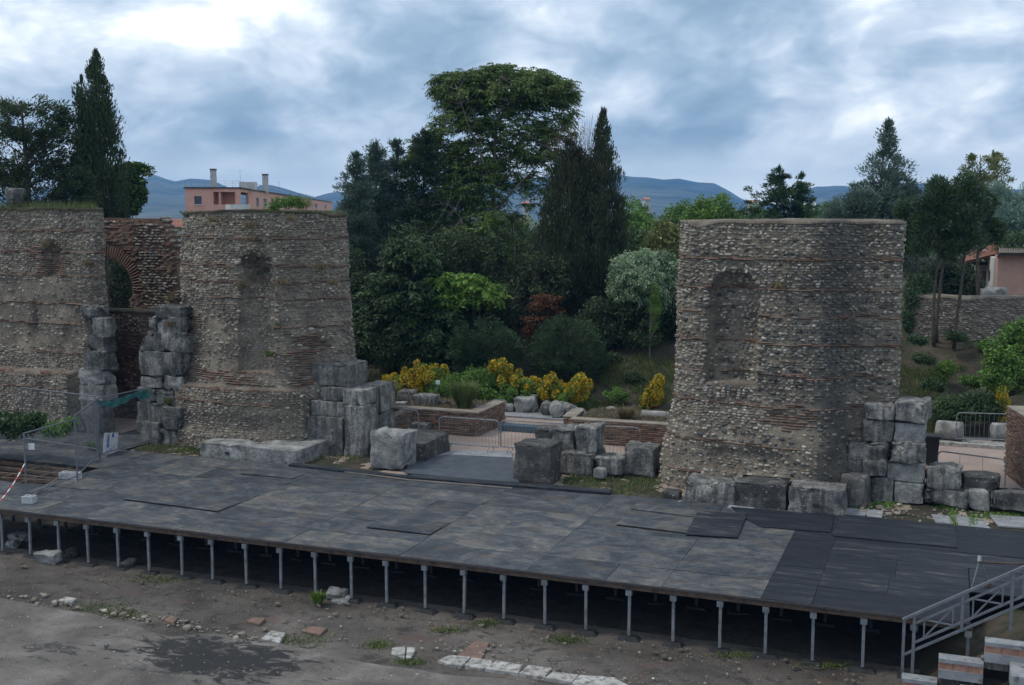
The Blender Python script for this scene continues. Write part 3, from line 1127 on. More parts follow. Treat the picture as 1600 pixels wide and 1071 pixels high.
def arch_ruin():
    y0, y1 = 15.0, 15.6
    a, b_ = V(118, 340, y0), V(268, 345, y0)
    cx_, cz = V(168, 470, y0)[0], V(168, 465, y0)[2]
    rad = V(207, 470, y0)[0] - cx_
    spring = V(180, 450, y0)[2]
    ztop = V(200, 342, y0)[2]
    th = Thing('arched_ruin', 'ruined wall with a round arch of fanned bricks behind the left masses', 'ruin', ((a[0] + b_[0]) / 2, 15.8, 0))
    outer = [(a[0] - .3, 0), (b_[0] + .5, 0), (b_[0] + .35, 3.5), (b_[0] + .1, 5.4), (b_[0] - .35, ztop - .15), (b_[0] - .6, ztop), (a[0] - .3, ztop + .05)]
    ang = np.linspace(0, math.pi, 15)
    hole = [(cx_ + rad, 0)] + [(cx_ + rad * math.cos(t), spring + rad * .95 * math.sin(t)) for t in ang] + [(cx_ - rad, 0)]
    # strips: build front as columns left, right and above the opening
    mb = MB()

    def col(xa, xb, za0, za1, zb0, zb1):
        mb.raw([(xa, y0, za0), (xb, y0, zb0), (xb, y0, zb1), (xa, y0, za1), (xa, y1, za0), (xb, y1, zb0), (xb, y1, zb1), (xa, y1, za1)],
               [(0, 1, 2, 3), (5, 4, 7, 6), (3, 2, 6, 7), (0, 4, 5, 1)])
    tz = lambda x: np.interp(x, [a[0] - .3, cx_, b_[0] - .5, b_[0] + .1, b_[0] + .35, b_[0] + .5], [ztop + .05, ztop + .02, ztop, 6.3, 4.5, 2])
    xs_ = np.linspace(a[0] - .3, cx_ - rad, 6)
    for p, q in zip(xs_[:-1], xs_[1:]):
        col(p, q, 0, tz(p), 0, tz(q))
    xs_ = [cx_ + rad * math.cos(t) for t in ang[::-1]]
    zs_ = [spring + rad * .95 * math.sin(t) for t in ang[::-1]]
    for k in range(len(xs_) - 1):
        col(xs_[k], xs_[k + 1], zs_[k], tz(xs_[k]), zs_[k + 1], tz(xs_[k + 1]))
    xs_ = np.linspace(cx_ + rad, b_[0] + .5, 10)
    for p, q in zip(xs_[:-1], xs_[1:]):
        col(p, q, 0, tz(p), 0, tz(q))
    # jambs
    for x in (cx_ - rad, cx_ + rad):
        mb.raw([(x, y0, 0), (x, y1, 0), (x, y1, spring), (x, y0, spring)], [(0, 1, 2, 3)])
    th.add('masonry_core', mb.vf, M['redmortar'])
    g = np.random.default_rng(5)
    ib, st = [], []
    for t in np.linspace(-.05, math.pi + .05, 44):
        r0 = rad + .30
        p = np.array([cx_ + r0 * math.cos(t), y0 - .01, spring + r0 * .97 * math.sin(t)])
        R = np.array([[math.cos(t), 0, -math.sin(t)], [0, 1, 0], [math.sin(t), 0, math.cos(t)]])
        ib.append((p, R, (.46 * g.uniform(.85, 1.05), .12, .05), 0, g.uniform(), 9))
    z = .1
    while z < ztop - .05:
        x = a[0] - .25
        while x < b_[0] + .4:
            wd = g.uniform(.14, .3)
            x += wd
            if z > tz(x) - .06 or ((x - cx_) ** 2 + max(z - spring, 0) ** 2) < (rad + .62) ** 2 and z > spring - .2 or (abs(x - cx_) < rad + .1 and z < spring):
                continue
            brick = (abs(x - cx_ - rad) < .75 and z < spring + .2) or vnoise(np.array([[x, 0, z * 1.5]]), .8, 7, 2)[0] > .1
            p = np.array([x - wd / 2, y0 + g.uniform(-.03, .02), z])
            if brick:
                ib.append((p, np.eye(3), (wd * .95, .12, .05), 0, g.uniform(), wd))
                ib.append((p + (0.05, 0, .055), np.eye(3), (wd * .95, .12, .045), 0, g.uniform(), wd))
            elif g.uniform() < .8:
                st.append((p, frame_q(np.array([0, -1., 0]), np.array([1., 0, 0]), g.normal() * .2), (wd, .14, .1), int(g.integers(14)), g.uniform(), wd))
        z += .11
    for x in np.arange(b_[0] - .55, b_[0] + .45, .1):
        for yy in np.arange(y0 + .06, y1, .13):
            p = np.array([x, yy + g.uniform(-.03, .03), tz(x) + .01])
            st.append((p, frame_q(unit3((.8, 0, .6)), np.array([0., 1, 0]), g.normal() * .5), (.15, .14, .12), int(g.integers(14)), g.uniform(), .1))
    place_pieces(th, 'stone', st, STT, STONE_DULL, M['rubble_dull'], 200)
    place_pieces(th, 'brick', ib, BRT, BRICK_ME, M['brick'], 300)


arch_ruin()

# ---------------------------------------------------------------- stage
ST = Thing('stage_platform', 'long low open stage of weathered dark sheets on a row of slim grey steel posts', 'stage', (10, 3.7, -1.25))
SP = 0.953
unit_box = new_mesh('panel', *MB().box((0, 0, 0), (1, 1, 1)).vf, M['deck'])
unit_new = new_mesh('panel', *MB().box((0, 0, 0), (1, 1, 1)).vf, M['newmat'])
g = np.random.default_rng(3)
HOLE = (-4.9, -1.75, 3.3, 5.0)


def panel(x0, x1, y0, y1, z=0.0, me=None, tilt=True, t=.022):
    rx, ry = (g.normal() * .006 * (1 + 3 * (g.uniform() < .18)), g.normal() * .003) if tilt else (0, 0)
    q = Euler((rx, ry, g.normal() * .0015)).to_quaternion()
    return ST.inst('deck_panel', me or unit_box, ((x0 + x1) / 2, (y0 + y1) / 2, z - t / 2 + (abs(g.normal()) * .004 if tilt else 0)), q, (x1 - x0 - .008, y1 - y0 - .008, t))


cols = [-10.6, -7.55, -4.9, -1.75, 1.62, 4.70, 7.75, 10.8, 13.88, 16.89, 19.95, 22.9]
rows = [0, 1.22, 2.44, 3.66, 4.88, 6.10, 7.3]
for i in range(len(cols) - 1):
    x0, x1 = cols[i], cols[i + 1]
    for j in range(len(rows) - 1):
        y0, y1 = rows[j], rows[j + 1]
        if x1 < -4.8 and y0 < 4.8:
            continue
        if x0 == -4.9 and 3.0 < (y0 + y1) / 2 < 5:
            continue
        if x0 < -4.95 and y0 < 4.9 - .1:
            continue
        if x0 >= 19.9 and y0 > 3.5:
            x1 = 24.9
        dark = x0 >= 18.9
        if x0 == 16.89:   # the dark sheets start in the middle of this column
            panel(x0, 18.95, y0, y1)
            if y0 > 5.9:
                panel(18.95, x1, y0, y1, me=unit_new)
            else:
                panel(18.95, x1, y0, y1, me=unit_new)
            continue
        if g.uniform() < .35 and x1 - x0 > 2.5:
            xm = (x0 + x1) / 2 + g.uniform(-.4, .4)
            panel(x0, xm, y0, y1, me=unit_new if dark else None)
            panel(xm, x1, y0, y1, me=unit_new if dark else None)
        else:
            panel(x0, x1, y0, y1, me=unit_new if dark else None)
# sheets right of the corner and along the back
for x0, x1, y0, y1 in ((22.91, 24.9, 2.0, 3.66), (24.95, 27.5, 2.1, 3.9), (24.95, 27.5, 3.95, 6.0), (24.95, 27.0, 6.05, 7.3)):
    panel(x0, x1, y0, y1, me=unit_new if x0 < 25 and y0 < 4 else None)
# floor towards the doorway at the left
for x0, x1, y0, y1 in ((-10.6, -7.6, 7.35, 8.9), (-7.5, -4.95, 7.35, 8.8), (-4.9, -2.9, 7.35, 8.9), (-4.9, -3.0, 8.95, 10.4), (-4.9, -3.2, 10.45, 12.0), (-8, -4.95, 8.85, 9.6)):
    panel(x0, x1, y0, y1)
c4 = [G(*p, 0.03) for p in ((1090, 800), (1168, 802), (1152, 841), (1071, 836))]
single_mat = MB().raw([tuple(p) for p in c4] + [tuple(p + (0, 0, .02)) for p in c4], [(3, 2, 1, 0), (4, 5, 6, 7), (0, 1, 5, 4), (1, 2, 6, 5), (2, 3, 7, 6), (3, 0, 4, 7)])
single('rubber_mat', single_mat.vf, M['newmat'], 'single square black mat lying loose on the grey stage panels', 'mat')


def loose(pxs, z, label, m='newmat', t=.02):
    c = [G(*p, z) for p in pxs]
    k = len(c)
    mb = MB().raw([tuple(p) for p in c] + [tuple(p + (0, 0, t)) for p in c], [tuple(range(k))[::-1], tuple(range(k, 2 * k))] + [(i, (i + 1) % k, (i + 1) % k + k, i + k) for i in range(k)])
    single('deck_sheet', mb.vf, M[m], label, 'sheet')


loose([(1142, 793), (1303, 807), (1298, 833), (1190, 824), (1166, 812)], .012, 'long near-black sheet in front of the block bench under the right pier')
loose([(1312, 806), (1490, 822), (1496, 857), (1300, 838)], .012, 'wide dark sheet on the deck below the block stack right of the niche pier')
loose([(640, 722), (700, 711), (800, 716), (812, 757), (632, 740)], .02, 'smooth blue-grey rubber ramp running between the loose blocks in the gap', 'rampmat')
# raised strip along the back edge
single('threshold_strip', MB().bar(G(455, 726, .04), G(640, 746, .04), .3, .05).bar(G(640, 745, .04), G(955, 769, .04), .4, .06).vf, M['newmat'],
       'narrow black raised strip along the back edge of the stage before the gap', 'strip')
single('timber_batten', MB().bar(G(520, 735, .03), G(640, 750, .03), .04, .03).bar(G(640, 750, .03), G(800, 763, .03), .04, .03).vf, M['oldtile'],
       'thin pale batten along the foot of the black strip before the gap', 'batten')


def lifted(px0, py0, px1, py1, dep, lift):
    a, b = G(px0, py0), G(px1, py1)
    q = [a + (0, 0, lift), b + (0, 0, lift * .7), b + (0, dep, .004), a + (0, dep, .004)]
    mb = MB().raw([tuple(p) for p in q] + [tuple(p + (0, 0, .018)) for p in q], [(3, 2, 1, 0), (4, 5, 6, 7), (0, 1, 5, 4), (1, 2, 6, 5), (2, 3, 7, 6), (3, 0, 4, 7)])
    ST.add('deck_panel', mb.vf, M['deck'])


for args in ((190, 782, 340, 801, 1.1, .035), (375, 742, 458, 749, .9, .025), (572, 826, 672, 837, 1.15, .03), (985, 797, 1098, 811, .7, .02), (962, 822, 1080, 836, .8, .035)):
    lifted(*args)

# front fascia, beams
mb = MB()
mb.box((9.45, .03, -.085), (27.0, .05, .12))
ST.add('front_beam', mb.vf, M['rust'])
ST.add('front_lip', MB().box((9.45, -.012, -.018), (27.0, .03, .03)).vf, M['darkwood'])
mb = MB()
for k in range(-4, 25):
    mb.box((k * SP, 3.75, -.1), (.06, 7.2, .1))
ST.add('joists', mb.vf, M['rust'])
mb = MB()
for yy in (1.5, 3.0, 4.5, 6.0):
    mb.box((7.5, yy, -.18), (29.5, .06, .06))
ST.add('cross_beams', mb.vf, M['rust'])
# ragged felt edge hanging over the front
mb = MB()
xx = -4.0
while xx < 22.6:
    L = g.uniform(.4, 1.5)
    mb.box((xx + L / 2, -.03 - g.uniform(0, .02), -.012 - g.uniform(0, .02)), (L, .06, .006), rotz(g.normal() * .01))
    xx += L
ST.add('felt_edge', mb.vf, M['newmat'])
leg_me = new_mesh('leg', *MB().box((0, 0, .5), (.06, .05, 1)).vf, M['steel'])
shaded_leg_me = new_mesh('leg', *MB().box((0, 0, .5), (.07, .06, 1)).vf, M['darkwood'])  # rear legs darker than the front row: under-stage shade put into their colour
br_me = new_mesh('bracket', *MB().box((0, -.0, 0), (.13, .09, .12)).box((0, -.047, -.02), (.05, .01, .05)).vf, M['steel'])
pd = .30
pad_me = new_mesh('foot_pad', [(-.3, -.15, 0), (.3, -.15, 0), (.3, .15, 0), (-.3, .15, 0), (-.2, -.1, .11), (.2, -.1, .11), (.2, .1, .11), (-.2, .1, .11)],
                  [(3, 2, 1, 0), (4, 5, 6, 7), (0, 1, 5, 4), (1, 2, 6, 5), (2, 3, 7, 6), (3, 0, 4, 7)], M['rubber'])
for row, yy in enumerate((.06, 2.4, 4.8)):
    for k in range(-4, 25):
        x = k * SP + (g.normal() * .015 if row == 0 else 0)
        q = Euler((g.normal() * .006, g.normal() * .008, g.normal() * .05)).to_quaternion()
        ST.inst('leg', leg_me if row == 0 else shaded_leg_me, (x, yy, -1.16), q, (1, 1, .96))
        if row == 0:
            ST.inst('bracket', br_me, (x, yy - .03, -.215), q)
        if row < 2:
            ST.inst('foot_pad', pad_me, (x, yy + .02, -1.27), Euler((0, 0, g.normal() * .12)).to_quaternion(), (g.uniform(.8, 1.05), .9, g.uniform(.6, .9)))
# beams bared where the floor is open at the left
hb = MB()
for (p, q) in (((-6.5, 4.75), (-2.2, 4.5)), ((-6.5, 4.1), (-1.9, 3.95)), ((-6.5, 3.5), (-1.8, 3.42)), ((-6.0, 2.6), (-1.7, 3.25))):
    hb.bar((p[0], p[1], -.09), (q[0], q[1], -.09), .08, .1)
ST.add('open_frame', hb.vf, M['rust'])
hb = MB()
for x in (-5.8, -4.4, -3.0):
    hb.bar((x, 2.2, -.2), (x + .2, 5.1, -.2), .08, .08)
ST.add('open_joists', hb.vf, M['rust'])
# ---------------------------------------------------------------- big stone blocks
_t = np.array([-1, -.94, -.82, -.5, -.17, .17, .5, .82, .94, 1])


def _cube():
    n = len(_t)
    Vs, Fs, base = [], [], 0
    for ax in range(3):
        for sg in (-1, 1):
            A, B = np.meshgrid(_t, _t, indexing='ij')
            P = np.zeros((n * n, 3))
            P[:, ax] = sg
            P[:, (ax + 1) % 3] = A.ravel()
            P[:, (ax + 2) % 3] = B.ravel()
            i_ = np.arange((n - 1) * (n - 1))
            a_ = (i_ // (n - 1)) * n + i_ % (n - 1) + base
            q = np.stack([a_, a_ + n, a_ + n + 1, a_ + 1], 1)
            Fs.append(q if sg > 0 else q[:, ::-1])
            Vs.append(P)
            base += n * n
    P, F = np.vstack(Vs), np.vstack(Fs)
    key = np.round(P * 1000).astype(int)
    u, idx, inv = np.unique(key, axis=0, return_index=True, return_inverse=True)
    return P[idx], inv.ravel()[F]


CV, CFc = _cube()
BLK = [0]


def block(label, x0, x1, y0, y1, z0, z1, rough=.05, rnd=.06, m='block', rot=0.0, group=None, cat='stone block', name='stone_block', tilt=0.0, hole=None, lean=None):
    BLK[0] += 1
    sd_ = BLK[0] * 13
    h = np.array([(x1 - x0) / 2, (y1 - y0) / 2, (z1 - z0) / 2])
    P = CV * h
    r = min(rnd * .4, h.min() * .6)
    inn = np.clip(P, -(h - r), h - r)
    dd = P - inn
    L = np.linalg.norm(dd, axis=1)[:, None]
    P = inn + dd / np.maximum(L, 1e-6) * r
    Nn = dd / np.maximum(L, 1e-6)
    n1_ = vnoise(P + 10 + sd_, 1.6, sd_, 4) * rough * 1.4 + vnoise(P + sd_, 6.5, sd_ + 2, 3) * rough * .5
    rot = rot + .045 * math.sin(sd_ * 1.7)
    edge = (np.abs(CV) > .8).sum(1) >= 2
    chip = np.clip(vnoise(P + sd_, 2.6, sd_ + 4, 2) - .1, 0, 1) * edge * rough * 5.5
    P = P + Nn * (n1_ - chip)[:, None]
    R = np.array(Euler((tilt, lean or 0.0, rot)).to_matrix())
    P = P @ R.T + np.array([(x0 + x1) / 2, (y0 + y1) / 2, (z0 + z1) / 2])
    if hole is not None:
        th = Thing(name, label, cat, ((x0 + x1) / 2, (y0 + y1) / 2, z0), group)
        th.add('body', (P, CFc), M[m])
        th.add('slot', MB().box((hole[0], y0 - .012, hole[1]), (hole[2], .05, hole[3])).vf, M['rubber'])  # near-black box on the face, the hole's inner shade put in as colour
        return th.o
    return single(name, (P, CFc), M[m], label, cat, group)


def pb(label, px0, py0, px1, py1, y, dep, **k):
    """block whose front face covers this part of the photo on the upright plane y"""
    a_, b_ = V(px0, (py0 + py1) / 2, y), V(px1, (py0 + py1) / 2, y)
    zt, zb = V((px0 + px1) / 2, py0, y)[2], V((px0 + px1) / 2, py1, y)[2]
    return block(label, a_[0], b_[0], y, y + dep, max(zb, k.pop('zmin', -.1)), zt, **k)


# bench before the left pier
block('long flat pitted slab, left half of the low bench before the weedy pier', -.05, 1.75, 7.45, 9.0, -.1, .44, rough=.04, hole=(1.0, .16, .11, .07), m='whiteblock')
block('long flat pitted slab, right half of the low bench before the weedy pier', 1.77, 3.62, 7.38, 9.3, -.1, .44, rough=.04, m='whiteblock')
# stack at the right foot of the left pier
block('tall squared block at the foot of the stack right of the weedy pier', 2.85, 4.2, 9.25, 10.6, -.1, 1.17, rough=.025, rnd=.03)
block('narrow upright grey block at the front corner of the left stack', 4.23, 4.95, 9.2, 10.3, -.1, 1.62, rough=.025, rnd=.04)
block('low step-like block second from the ground in the left stack', 2.95, 4.2, 9.4, 10.7, 1.18, 1.66, rough=.025, rnd=.03)
block('flat block third from the ground in the left stack', 3.25, 4.2, 9.5, 10.8, 1.67, 2.1, rough=.025, rnd=.03)
block('square grey block above the upright corner block of the left stack', 4.23, 4.93, 9.25, 10.3, 1.63, 2.1, rough=.025, rnd=.03)
block('large smooth block crowning the stack against the weedy pier', 2.75, 4.2, 9.75, 11.0, 2.11, 2.85, rough=.03, rnd=.05)
block('lower pale upright slab on the right flank of the left stack', 4.2, 4.95, 10.34, 11.5, .3, 1.2, rough=.02, rnd=.03)
block('upper pale upright slab on the right flank of the left stack', 4.2, 4.95, 10.34, 11.55, 1.21, 2.12, rough=.02, rnd=.03)
block('low plinth block under the pale flank slabs of the left stack', 4.2, 5.15, 10.34, 11.4, -.1, .29, rough=.03, rnd=.04)
block('small low block tucked between the left stack and the white-topped block', 5.0, 5.4, 9.5, 10.0, -.1, .35, rough=.03, rnd=.04)
# loose blocks in the gap
block('big rough loose block with a white-stained top left of the ramp', 5.95, 7.05, 7.85, 8.85, -.02, 1.12, rough=.09, rnd=.12, m='whiteblock', rot=.03)
block('broad low slab behind the white-topped block beside the ramp', 5.6, 7.15, 9.0, 11.2, -.06, .62, rough=.05, rnd=.06)
block('squarish dark block standing alone at the right edge of the ramp', 10.6, 11.78, 7.85, 8.75, -.04, 1.10, rough=.05, rnd=.07)
pb('left upright block of the upper row behind the lone dark block', 835, 671, 862, 708, 9.75, .8, rough=.05)
pb('middle broad block of the upper row behind the lone dark block', 863, 671, 898, 708, 9.65, .9, rough=.05)
pb('right block with a split top in the upper row behind the ramp', 899, 669, 932, 708, 9.6, .95, rough=.06)
pb('dark broken block under the upper row right of the lone block', 862, 708, 926, 742, 9.25, 1.2, rough=.08)
pb('low stepped block at the right end of the broken lower row', 927, 717, 971, 742, 9.35, .8, rough=.05)
pb('weathered pale-grey cube beside the foot of the niche pier', 974, 700, 1022, 743, 9.75, .8, rough=.07, rnd=.1)
pb('small round pale boulder on the grass before the lower row', 927, 733, 944, 749, 8.75, .3, rough=.04, rnd=.14, m='whiteblock', name='boulder', cat='boulder')
pb('small wedge of rock at the left corner of the niche pier', 1036, 769, 1062, 783, 7.55, .4, rough=.06, rnd=.05, name='boulder', cat='boulder')
# bench before the right pier
block('rounded left block of the pitted bench under the niche pier', 15.75, 17.1, 7.3, 8.4, -.12, .55, rough=.06, rnd=.1)
block('middle block of the pitted bench under the niche pier', 17.12, 18.5, 7.22, 8.3, -.12, .66, rough=.045, rnd=.06)
block('right block with a slot hole in the bench under the niche pier', 18.53, 19.95, 7.2, 8.3, -.12, .66, rough=.045, rnd=.06, hole=(19.25, .22, .17, .07))
pb('dark eroded block set back at the right end of the pitted bench', 1314, 748, 1354, 800, 8.3, 1.0, rough=.1, rnd=.12)
# stack right of the niche pier
Y8 = 9.2
pb('low grey block left in the second layer beside the niche pier', 1302, 721, 1346, 748, 8.95, .8, rough=.07)
pb('bottom left block of the stack right of the niche pier', 1355, 746, 1396, 785, Y8, .9, rough=.05, rnd=.04)
pb('pale pitted bottom right block of the stack right of the niche pier', 1397.5, 755, 1444, 787, Y8, .9, rough=.03, rnd=.04, m='whiteblock')
pb('dark notched block second layer left in the right stack', 1347, 721, 1385, 745.5, Y8 - .15, 1.0, rough=.07)
pb('pale block in the second layer, right side of the right stack', 1386, 724, 1445, 754, Y8, .9, rough=.03, rnd=.04, m='whiteblock')
pb('jagged dark block jutting left in the third layer of the right stack', 1325, 692, 1389, 720, Y8 - .1, .9, rough=.12, rnd=.08)
pb('eroded block with an undercut face, third layer of the right stack', 1390.5, 692, 1446, 723.5, Y8 - .05, .9, rough=.08)
pb('slanting dark block in the fourth layer left of the whitish block', 1348, 657, 1396, 691, Y8, .9, rough=.07)
pb('whitish block with a brown gash in the fourth layer of the right stack', 1397.5, 662, 1446, 691, Y8 + .03, .9, rough=.02, rnd=.03, m='whiteblock')
pb('left cap block on top of the stack right of the niche pier', 1350, 633, 1397.5, 656.5, Y8 - .05, 1.0, rough=.05)
pb('right overhanging cap block on top of the right stack', 1398.5, 630, 1450, 661, Y8 - .12, 1.1, rough=.07, rnd=.07)
# low row running off to the right
pb('rounded boulder-like block perched just right of the right stack', 1447, 731, 1501, 765, 9.1, .8, rough=.1, rnd=.18)
pb('scooped dark block on the ground right of the right stack', 1445, 766, 1511, 792, 9.05, .8, rough=.08, rnd=.05)
pb('flat-topped long block before the lower bar of the right barrier', 1503, 746, 1563, 768, 9.3, .8, rough=.06, rnd=.08)
pb('pale cracked block in the bottom row near the right edge', 1513, 768, 1547, 799, 9.05, .7, rough=.04, m='whiteblock')
pb('dark broken block running out of the picture at the right edge', 1549, 771, 1625, 800, 9.0, .8, rough=.1, rnd=.1)

# weathered blocks of the two door jambs at the left
YJ = 9.35
jl = [('dark cube sticking out at the top of the left door jamb', 127, 480, 158, 498, .5), ('small pale block under the top cube of the left door jamb', 144, 499, 166, 526, .5),
      ('white-streaked block third from the top of the left door jamb', 136, 527, 165, 550, .6), ('bulging pale block in the middle of the left door jamb', 130, 551, 165, 578, .6),
      ('smooth whitish block with a rounded foot in the left door jamb', 124, 579, 162, 600, .6), ('widest pale rounded block low in the left door jamb', 122, 601, 163, 626, .7),
      ('lowest block of the left door jamb behind the mesh fence', 125, 627, 160, 690, .7)]
for lb, a0, b0, a1, b1, dp in jl:
    pb(lb, a0, b0 - 1.5, a1, b1 + 1.5, YJ - (b1 - 480) * .0012, dp, rough=.08, rnd=.06, rot=.12 * math.sin(b0), m='whiteblock' if 'widest' in lb or 'smooth' in lb else 'block')
jr = [('flat capping stone with dry grass at the top of the right door jamb', 245, 481, 283, 496, .6), ('rounded dark knob on the left of the top layer, right door jamb', 232, 496, 246, 518, .5),
      ('tall smooth block in the top layer of the right door jamb', 247, 497, 283, 521, .6), ('bulky dark block left in the second layer of the right door jamb', 219, 520, 252, 549, .6),
      ('pale rough block right in the second layer of the right door jamb', 253, 522, 286, 550, .6), ('broad block with dark hollows in the middle of the right door jamb', 219, 551, 270, 587, .7),
      ('upright pale stone at the right end of the middle layer', 271, 552, 285, 587, .6), ('low eroded block under the broad block, right door jamb', 221, 589, 248, 605, .7),
      ('low dark rounded block beside the red brick strip', 249, 589, 286, 608, .7), ('squared block below the eroded layer of the right door jamb', 216, 608, 243, 628, .7),
      ('small weedy block below the dark rounded block', 244, 610, 268, 632, .6), ('large squared block behind the post of the mesh fence', 215, 630, 250, 660, .7),
      ('dark tilted block sticking out near the foot of the right jamb', 252, 638, 286, 671, .8), ('pale bottom block of the right door jamb', 215, 661, 250, 701, .7),
      ('rounded upright stone at the foot of the right door jamb', 252, 674, 275, 700, .6)]
for lb, a0, b0, a1, b1, dp in jr:
    pb(lb, a0 - 1.5, b0 - 1, a1 + 1.5, b1 + 1, 9.05 - (b1 - 480) * .0015 - (.2 if 'tilted' in lb else 0), dp + .3, rough=.08, rnd=.06, rot=.12 * math.sin(b0 * 3 + a0), m='block')

# paving and rough ground between deck and blocks
pv_ = [((1062, 784), (1100, 790), (1090, 800), (1050, 794)), ((1315, 795), (1352, 798), (1352, 808), (1310, 805)), ((1354, 798), (1380, 800), (1378, 811), (1354, 809)),
       ((1455, 806), (1482, 808), (1492, 821), (1462, 818)), ((1484, 806), (1530, 812), (1548, 828), (1498, 823)), ((1545, 806), (1600, 810), (1625, 828), (1560, 824)),
       ((1140, 790), (1180, 794), (1176, 799), (1136, 796))]
pl_ = ['near the wedge of rock', 'at the foot of the dark eroded block', 'under the bottom left block of the right stack', 'just behind the wide dark sheet',
       'before the pale cracked block', 'at the right edge of the picture', 'before the bench of the niche pier']
for c, lb in zip(pv_, pl_):
    mb = MB()
    q = [G(*p, -.03) for p in c]
    mb.raw([tuple(p) for p in q] + [tuple(p + (0, 0, .035)) for p in q], [(3, 2, 1, 0), (4, 5, 6, 7), (0, 1, 5, 4), (1, 2, 6, 5), (2, 3, 7, 6), (3, 0, 4, 7)])
    single('paving_slab', mb.vf, M['greyslab'], 'flat grey paving slab ' + lb, 'slab', 'paving slabs behind the stage')


def rough_patch(name, pxs, z, m, amp=.06, n=40, kind='structure', zoff=0):
    """uneven ground sheet filling a quad of ground"""
    q = [G(*p, z) for p in pxs]
    A, B = np.meshgrid(np.linspace(0, 1, n), np.linspace(0, 1, n))
    A, B = A.ravel()[:, None], B.ravel()[:, None]
    P = (q[0] * (1 - A) * (1 - B) + q[1] * A * (1 - B) + q[2] * A * B + q[3] * (1 - A) * B)
    ed = (np.minimum(np.minimum(A, 1 - A), np.minimum(B, 1 - B)) * 5).clip(0, 1).ravel()
    P[:, 2] = z - .02 + ed * (amp * .5 + vnoise(P, 2.5, 6, 4) * amp) + zoff
    i_ = np.arange((n - 1) * (n - 1))
    a_ = (i_ // (n - 1)) * n + i_ % (n - 1)
    return single(name, (P, np.stack([a_, a_ + 1, a_ + 1 + n, a_ + n], 1)), M[m], kind=kind, smooth=True)


rough_patch('dirt_strip', ((1290, 815), (1700, 850), (1700, 770), (1290, 770)), -.05, 'soil', .04)
rough_patch('grass_patch', ((860, 768), (1065, 790), (1035, 735), (880, 735)), -.05, 'soil', .05)
rough_patch('earth_patch', ((440, 726), (640, 745), (640, 700), (500, 700)), -.05, 'soil', .05)
rough_patch('earth_patch', ((150, 700), (325, 722), (330, 690), (170, 680)), -.05, 'soil', .05)

# ---------------------------------------------------------------- brick planters in the yard
def brick_wall(name, label, a_, b_, z1, th_, seed, top='cap', course=.065, ret=None, slope=None):
    a_, b_ = np.array(a_, float), np.array(b_, float)
    L = np.linalg.norm(b_ - a_)
    u_ = (b_ - a_) / L
    n_ = np.array([u_[1], -u_[0], 0])
    if n_ @ (EYE - a_) < 0:
        n_ = -n_
    T_ = Thing(name, label, 'brick wall', (a_ + b_) / 2)
    zz1 = z1 if slope is None else max(z1, slope)
    Vt = []
    for s_ in (0, 1):
        for off_ in (-.0, -th_):
            p = a_ + u_ * L * s_ + n_ * off_
            zt = z1 if (slope is None or s_ == 0) else slope
            Vt += [tuple(p + (0, 0, -.1)), tuple(p + (0, 0, zt))]
    T_.add('core', (np.array(Vt), [(0, 4, 5, 1), (2, 3, 7, 6), (1, 5, 7, 3), (0, 1, 3, 2), (4, 6, 7, 5)]), M['mortar'])
    g_ = np.random.default_rng(seed)
    it = []
    R = np.stack([u_, n_, np.array([0, 0, 1.])], 1)
    if np.linalg.det(R) < 0:
        R[:, 0] *= -1
    k_ = 0
    z = 0.0
    while z < zz1:
        s_ = g_.uniform(-.2, 0)
        while s_ < L:
            wd = g_.uniform(.2, .3)
            x = s_ + wd / 2
            s_ += wd
            if not 0 < x < L:
                continue
            zt = z1 if slope is None else z1 + (slope - z1) * x / L
            if z > zt - course or g_.uniform() < .03:
                continue
            it.append((a_ + u_ * x + n_ * (.0 + g_.uniform(-.01, .015)) + (0, 0, z + course / 2), R, (wd - .015, .05, course * .78), 0, g_.uniform(0, .95), wd))
        z += course
    # end faces
    for e, sg in ((a_, -1), (b_, 1)):
        if (u_ * sg) @ (EYE - e) < 0:
            continue
        z = 0.0
        ze = z1 if (slope is None or sg < 0) else slope
        while z < ze - course:
            t_ = 0.0
            while t_ < th_ - .05:
                wd = g_.uniform(.16, .26)
                wd = min(wd, th_ - t_)
                R2 = np.stack([n_, u_ * sg, np.array([0, 0, 1.])], 1)
                if np.linalg.det(R2) < 0:
                    R2[:, 0] *= -1
                it.append((e - n_ * (t_ + wd / 2) + u_ * sg * g_.uniform(-.01, .015) + (0, 0, z + course / 2), R2, (wd - .015, .05, course * .78), 0, g_.uniform(0, .95), wd))
                t_ += wd
            z += course
    place_pieces(T_, 'brick', it, BRT, BRICK_ME, M['brick'])
    if top and slope is None:
        mb = MB()
        mid = (a_ + b_) / 2 - n_ * th_ / 2
        mb.box(mid + (0, 0, z1 + .012), (L + .05, th_ + .06, .04), np.stack([u_, n_, np.array([0, 0, 1.])], 1) if np.linalg.det(np.stack([u_, n_, np.array([0, 0, 1.])], 1)) > 0 else np.stack([-u_, n_, np.array([0, 0, 1.])], 1))
        T_.add('coping', mb.vf, M['oldtile'])
    return T_


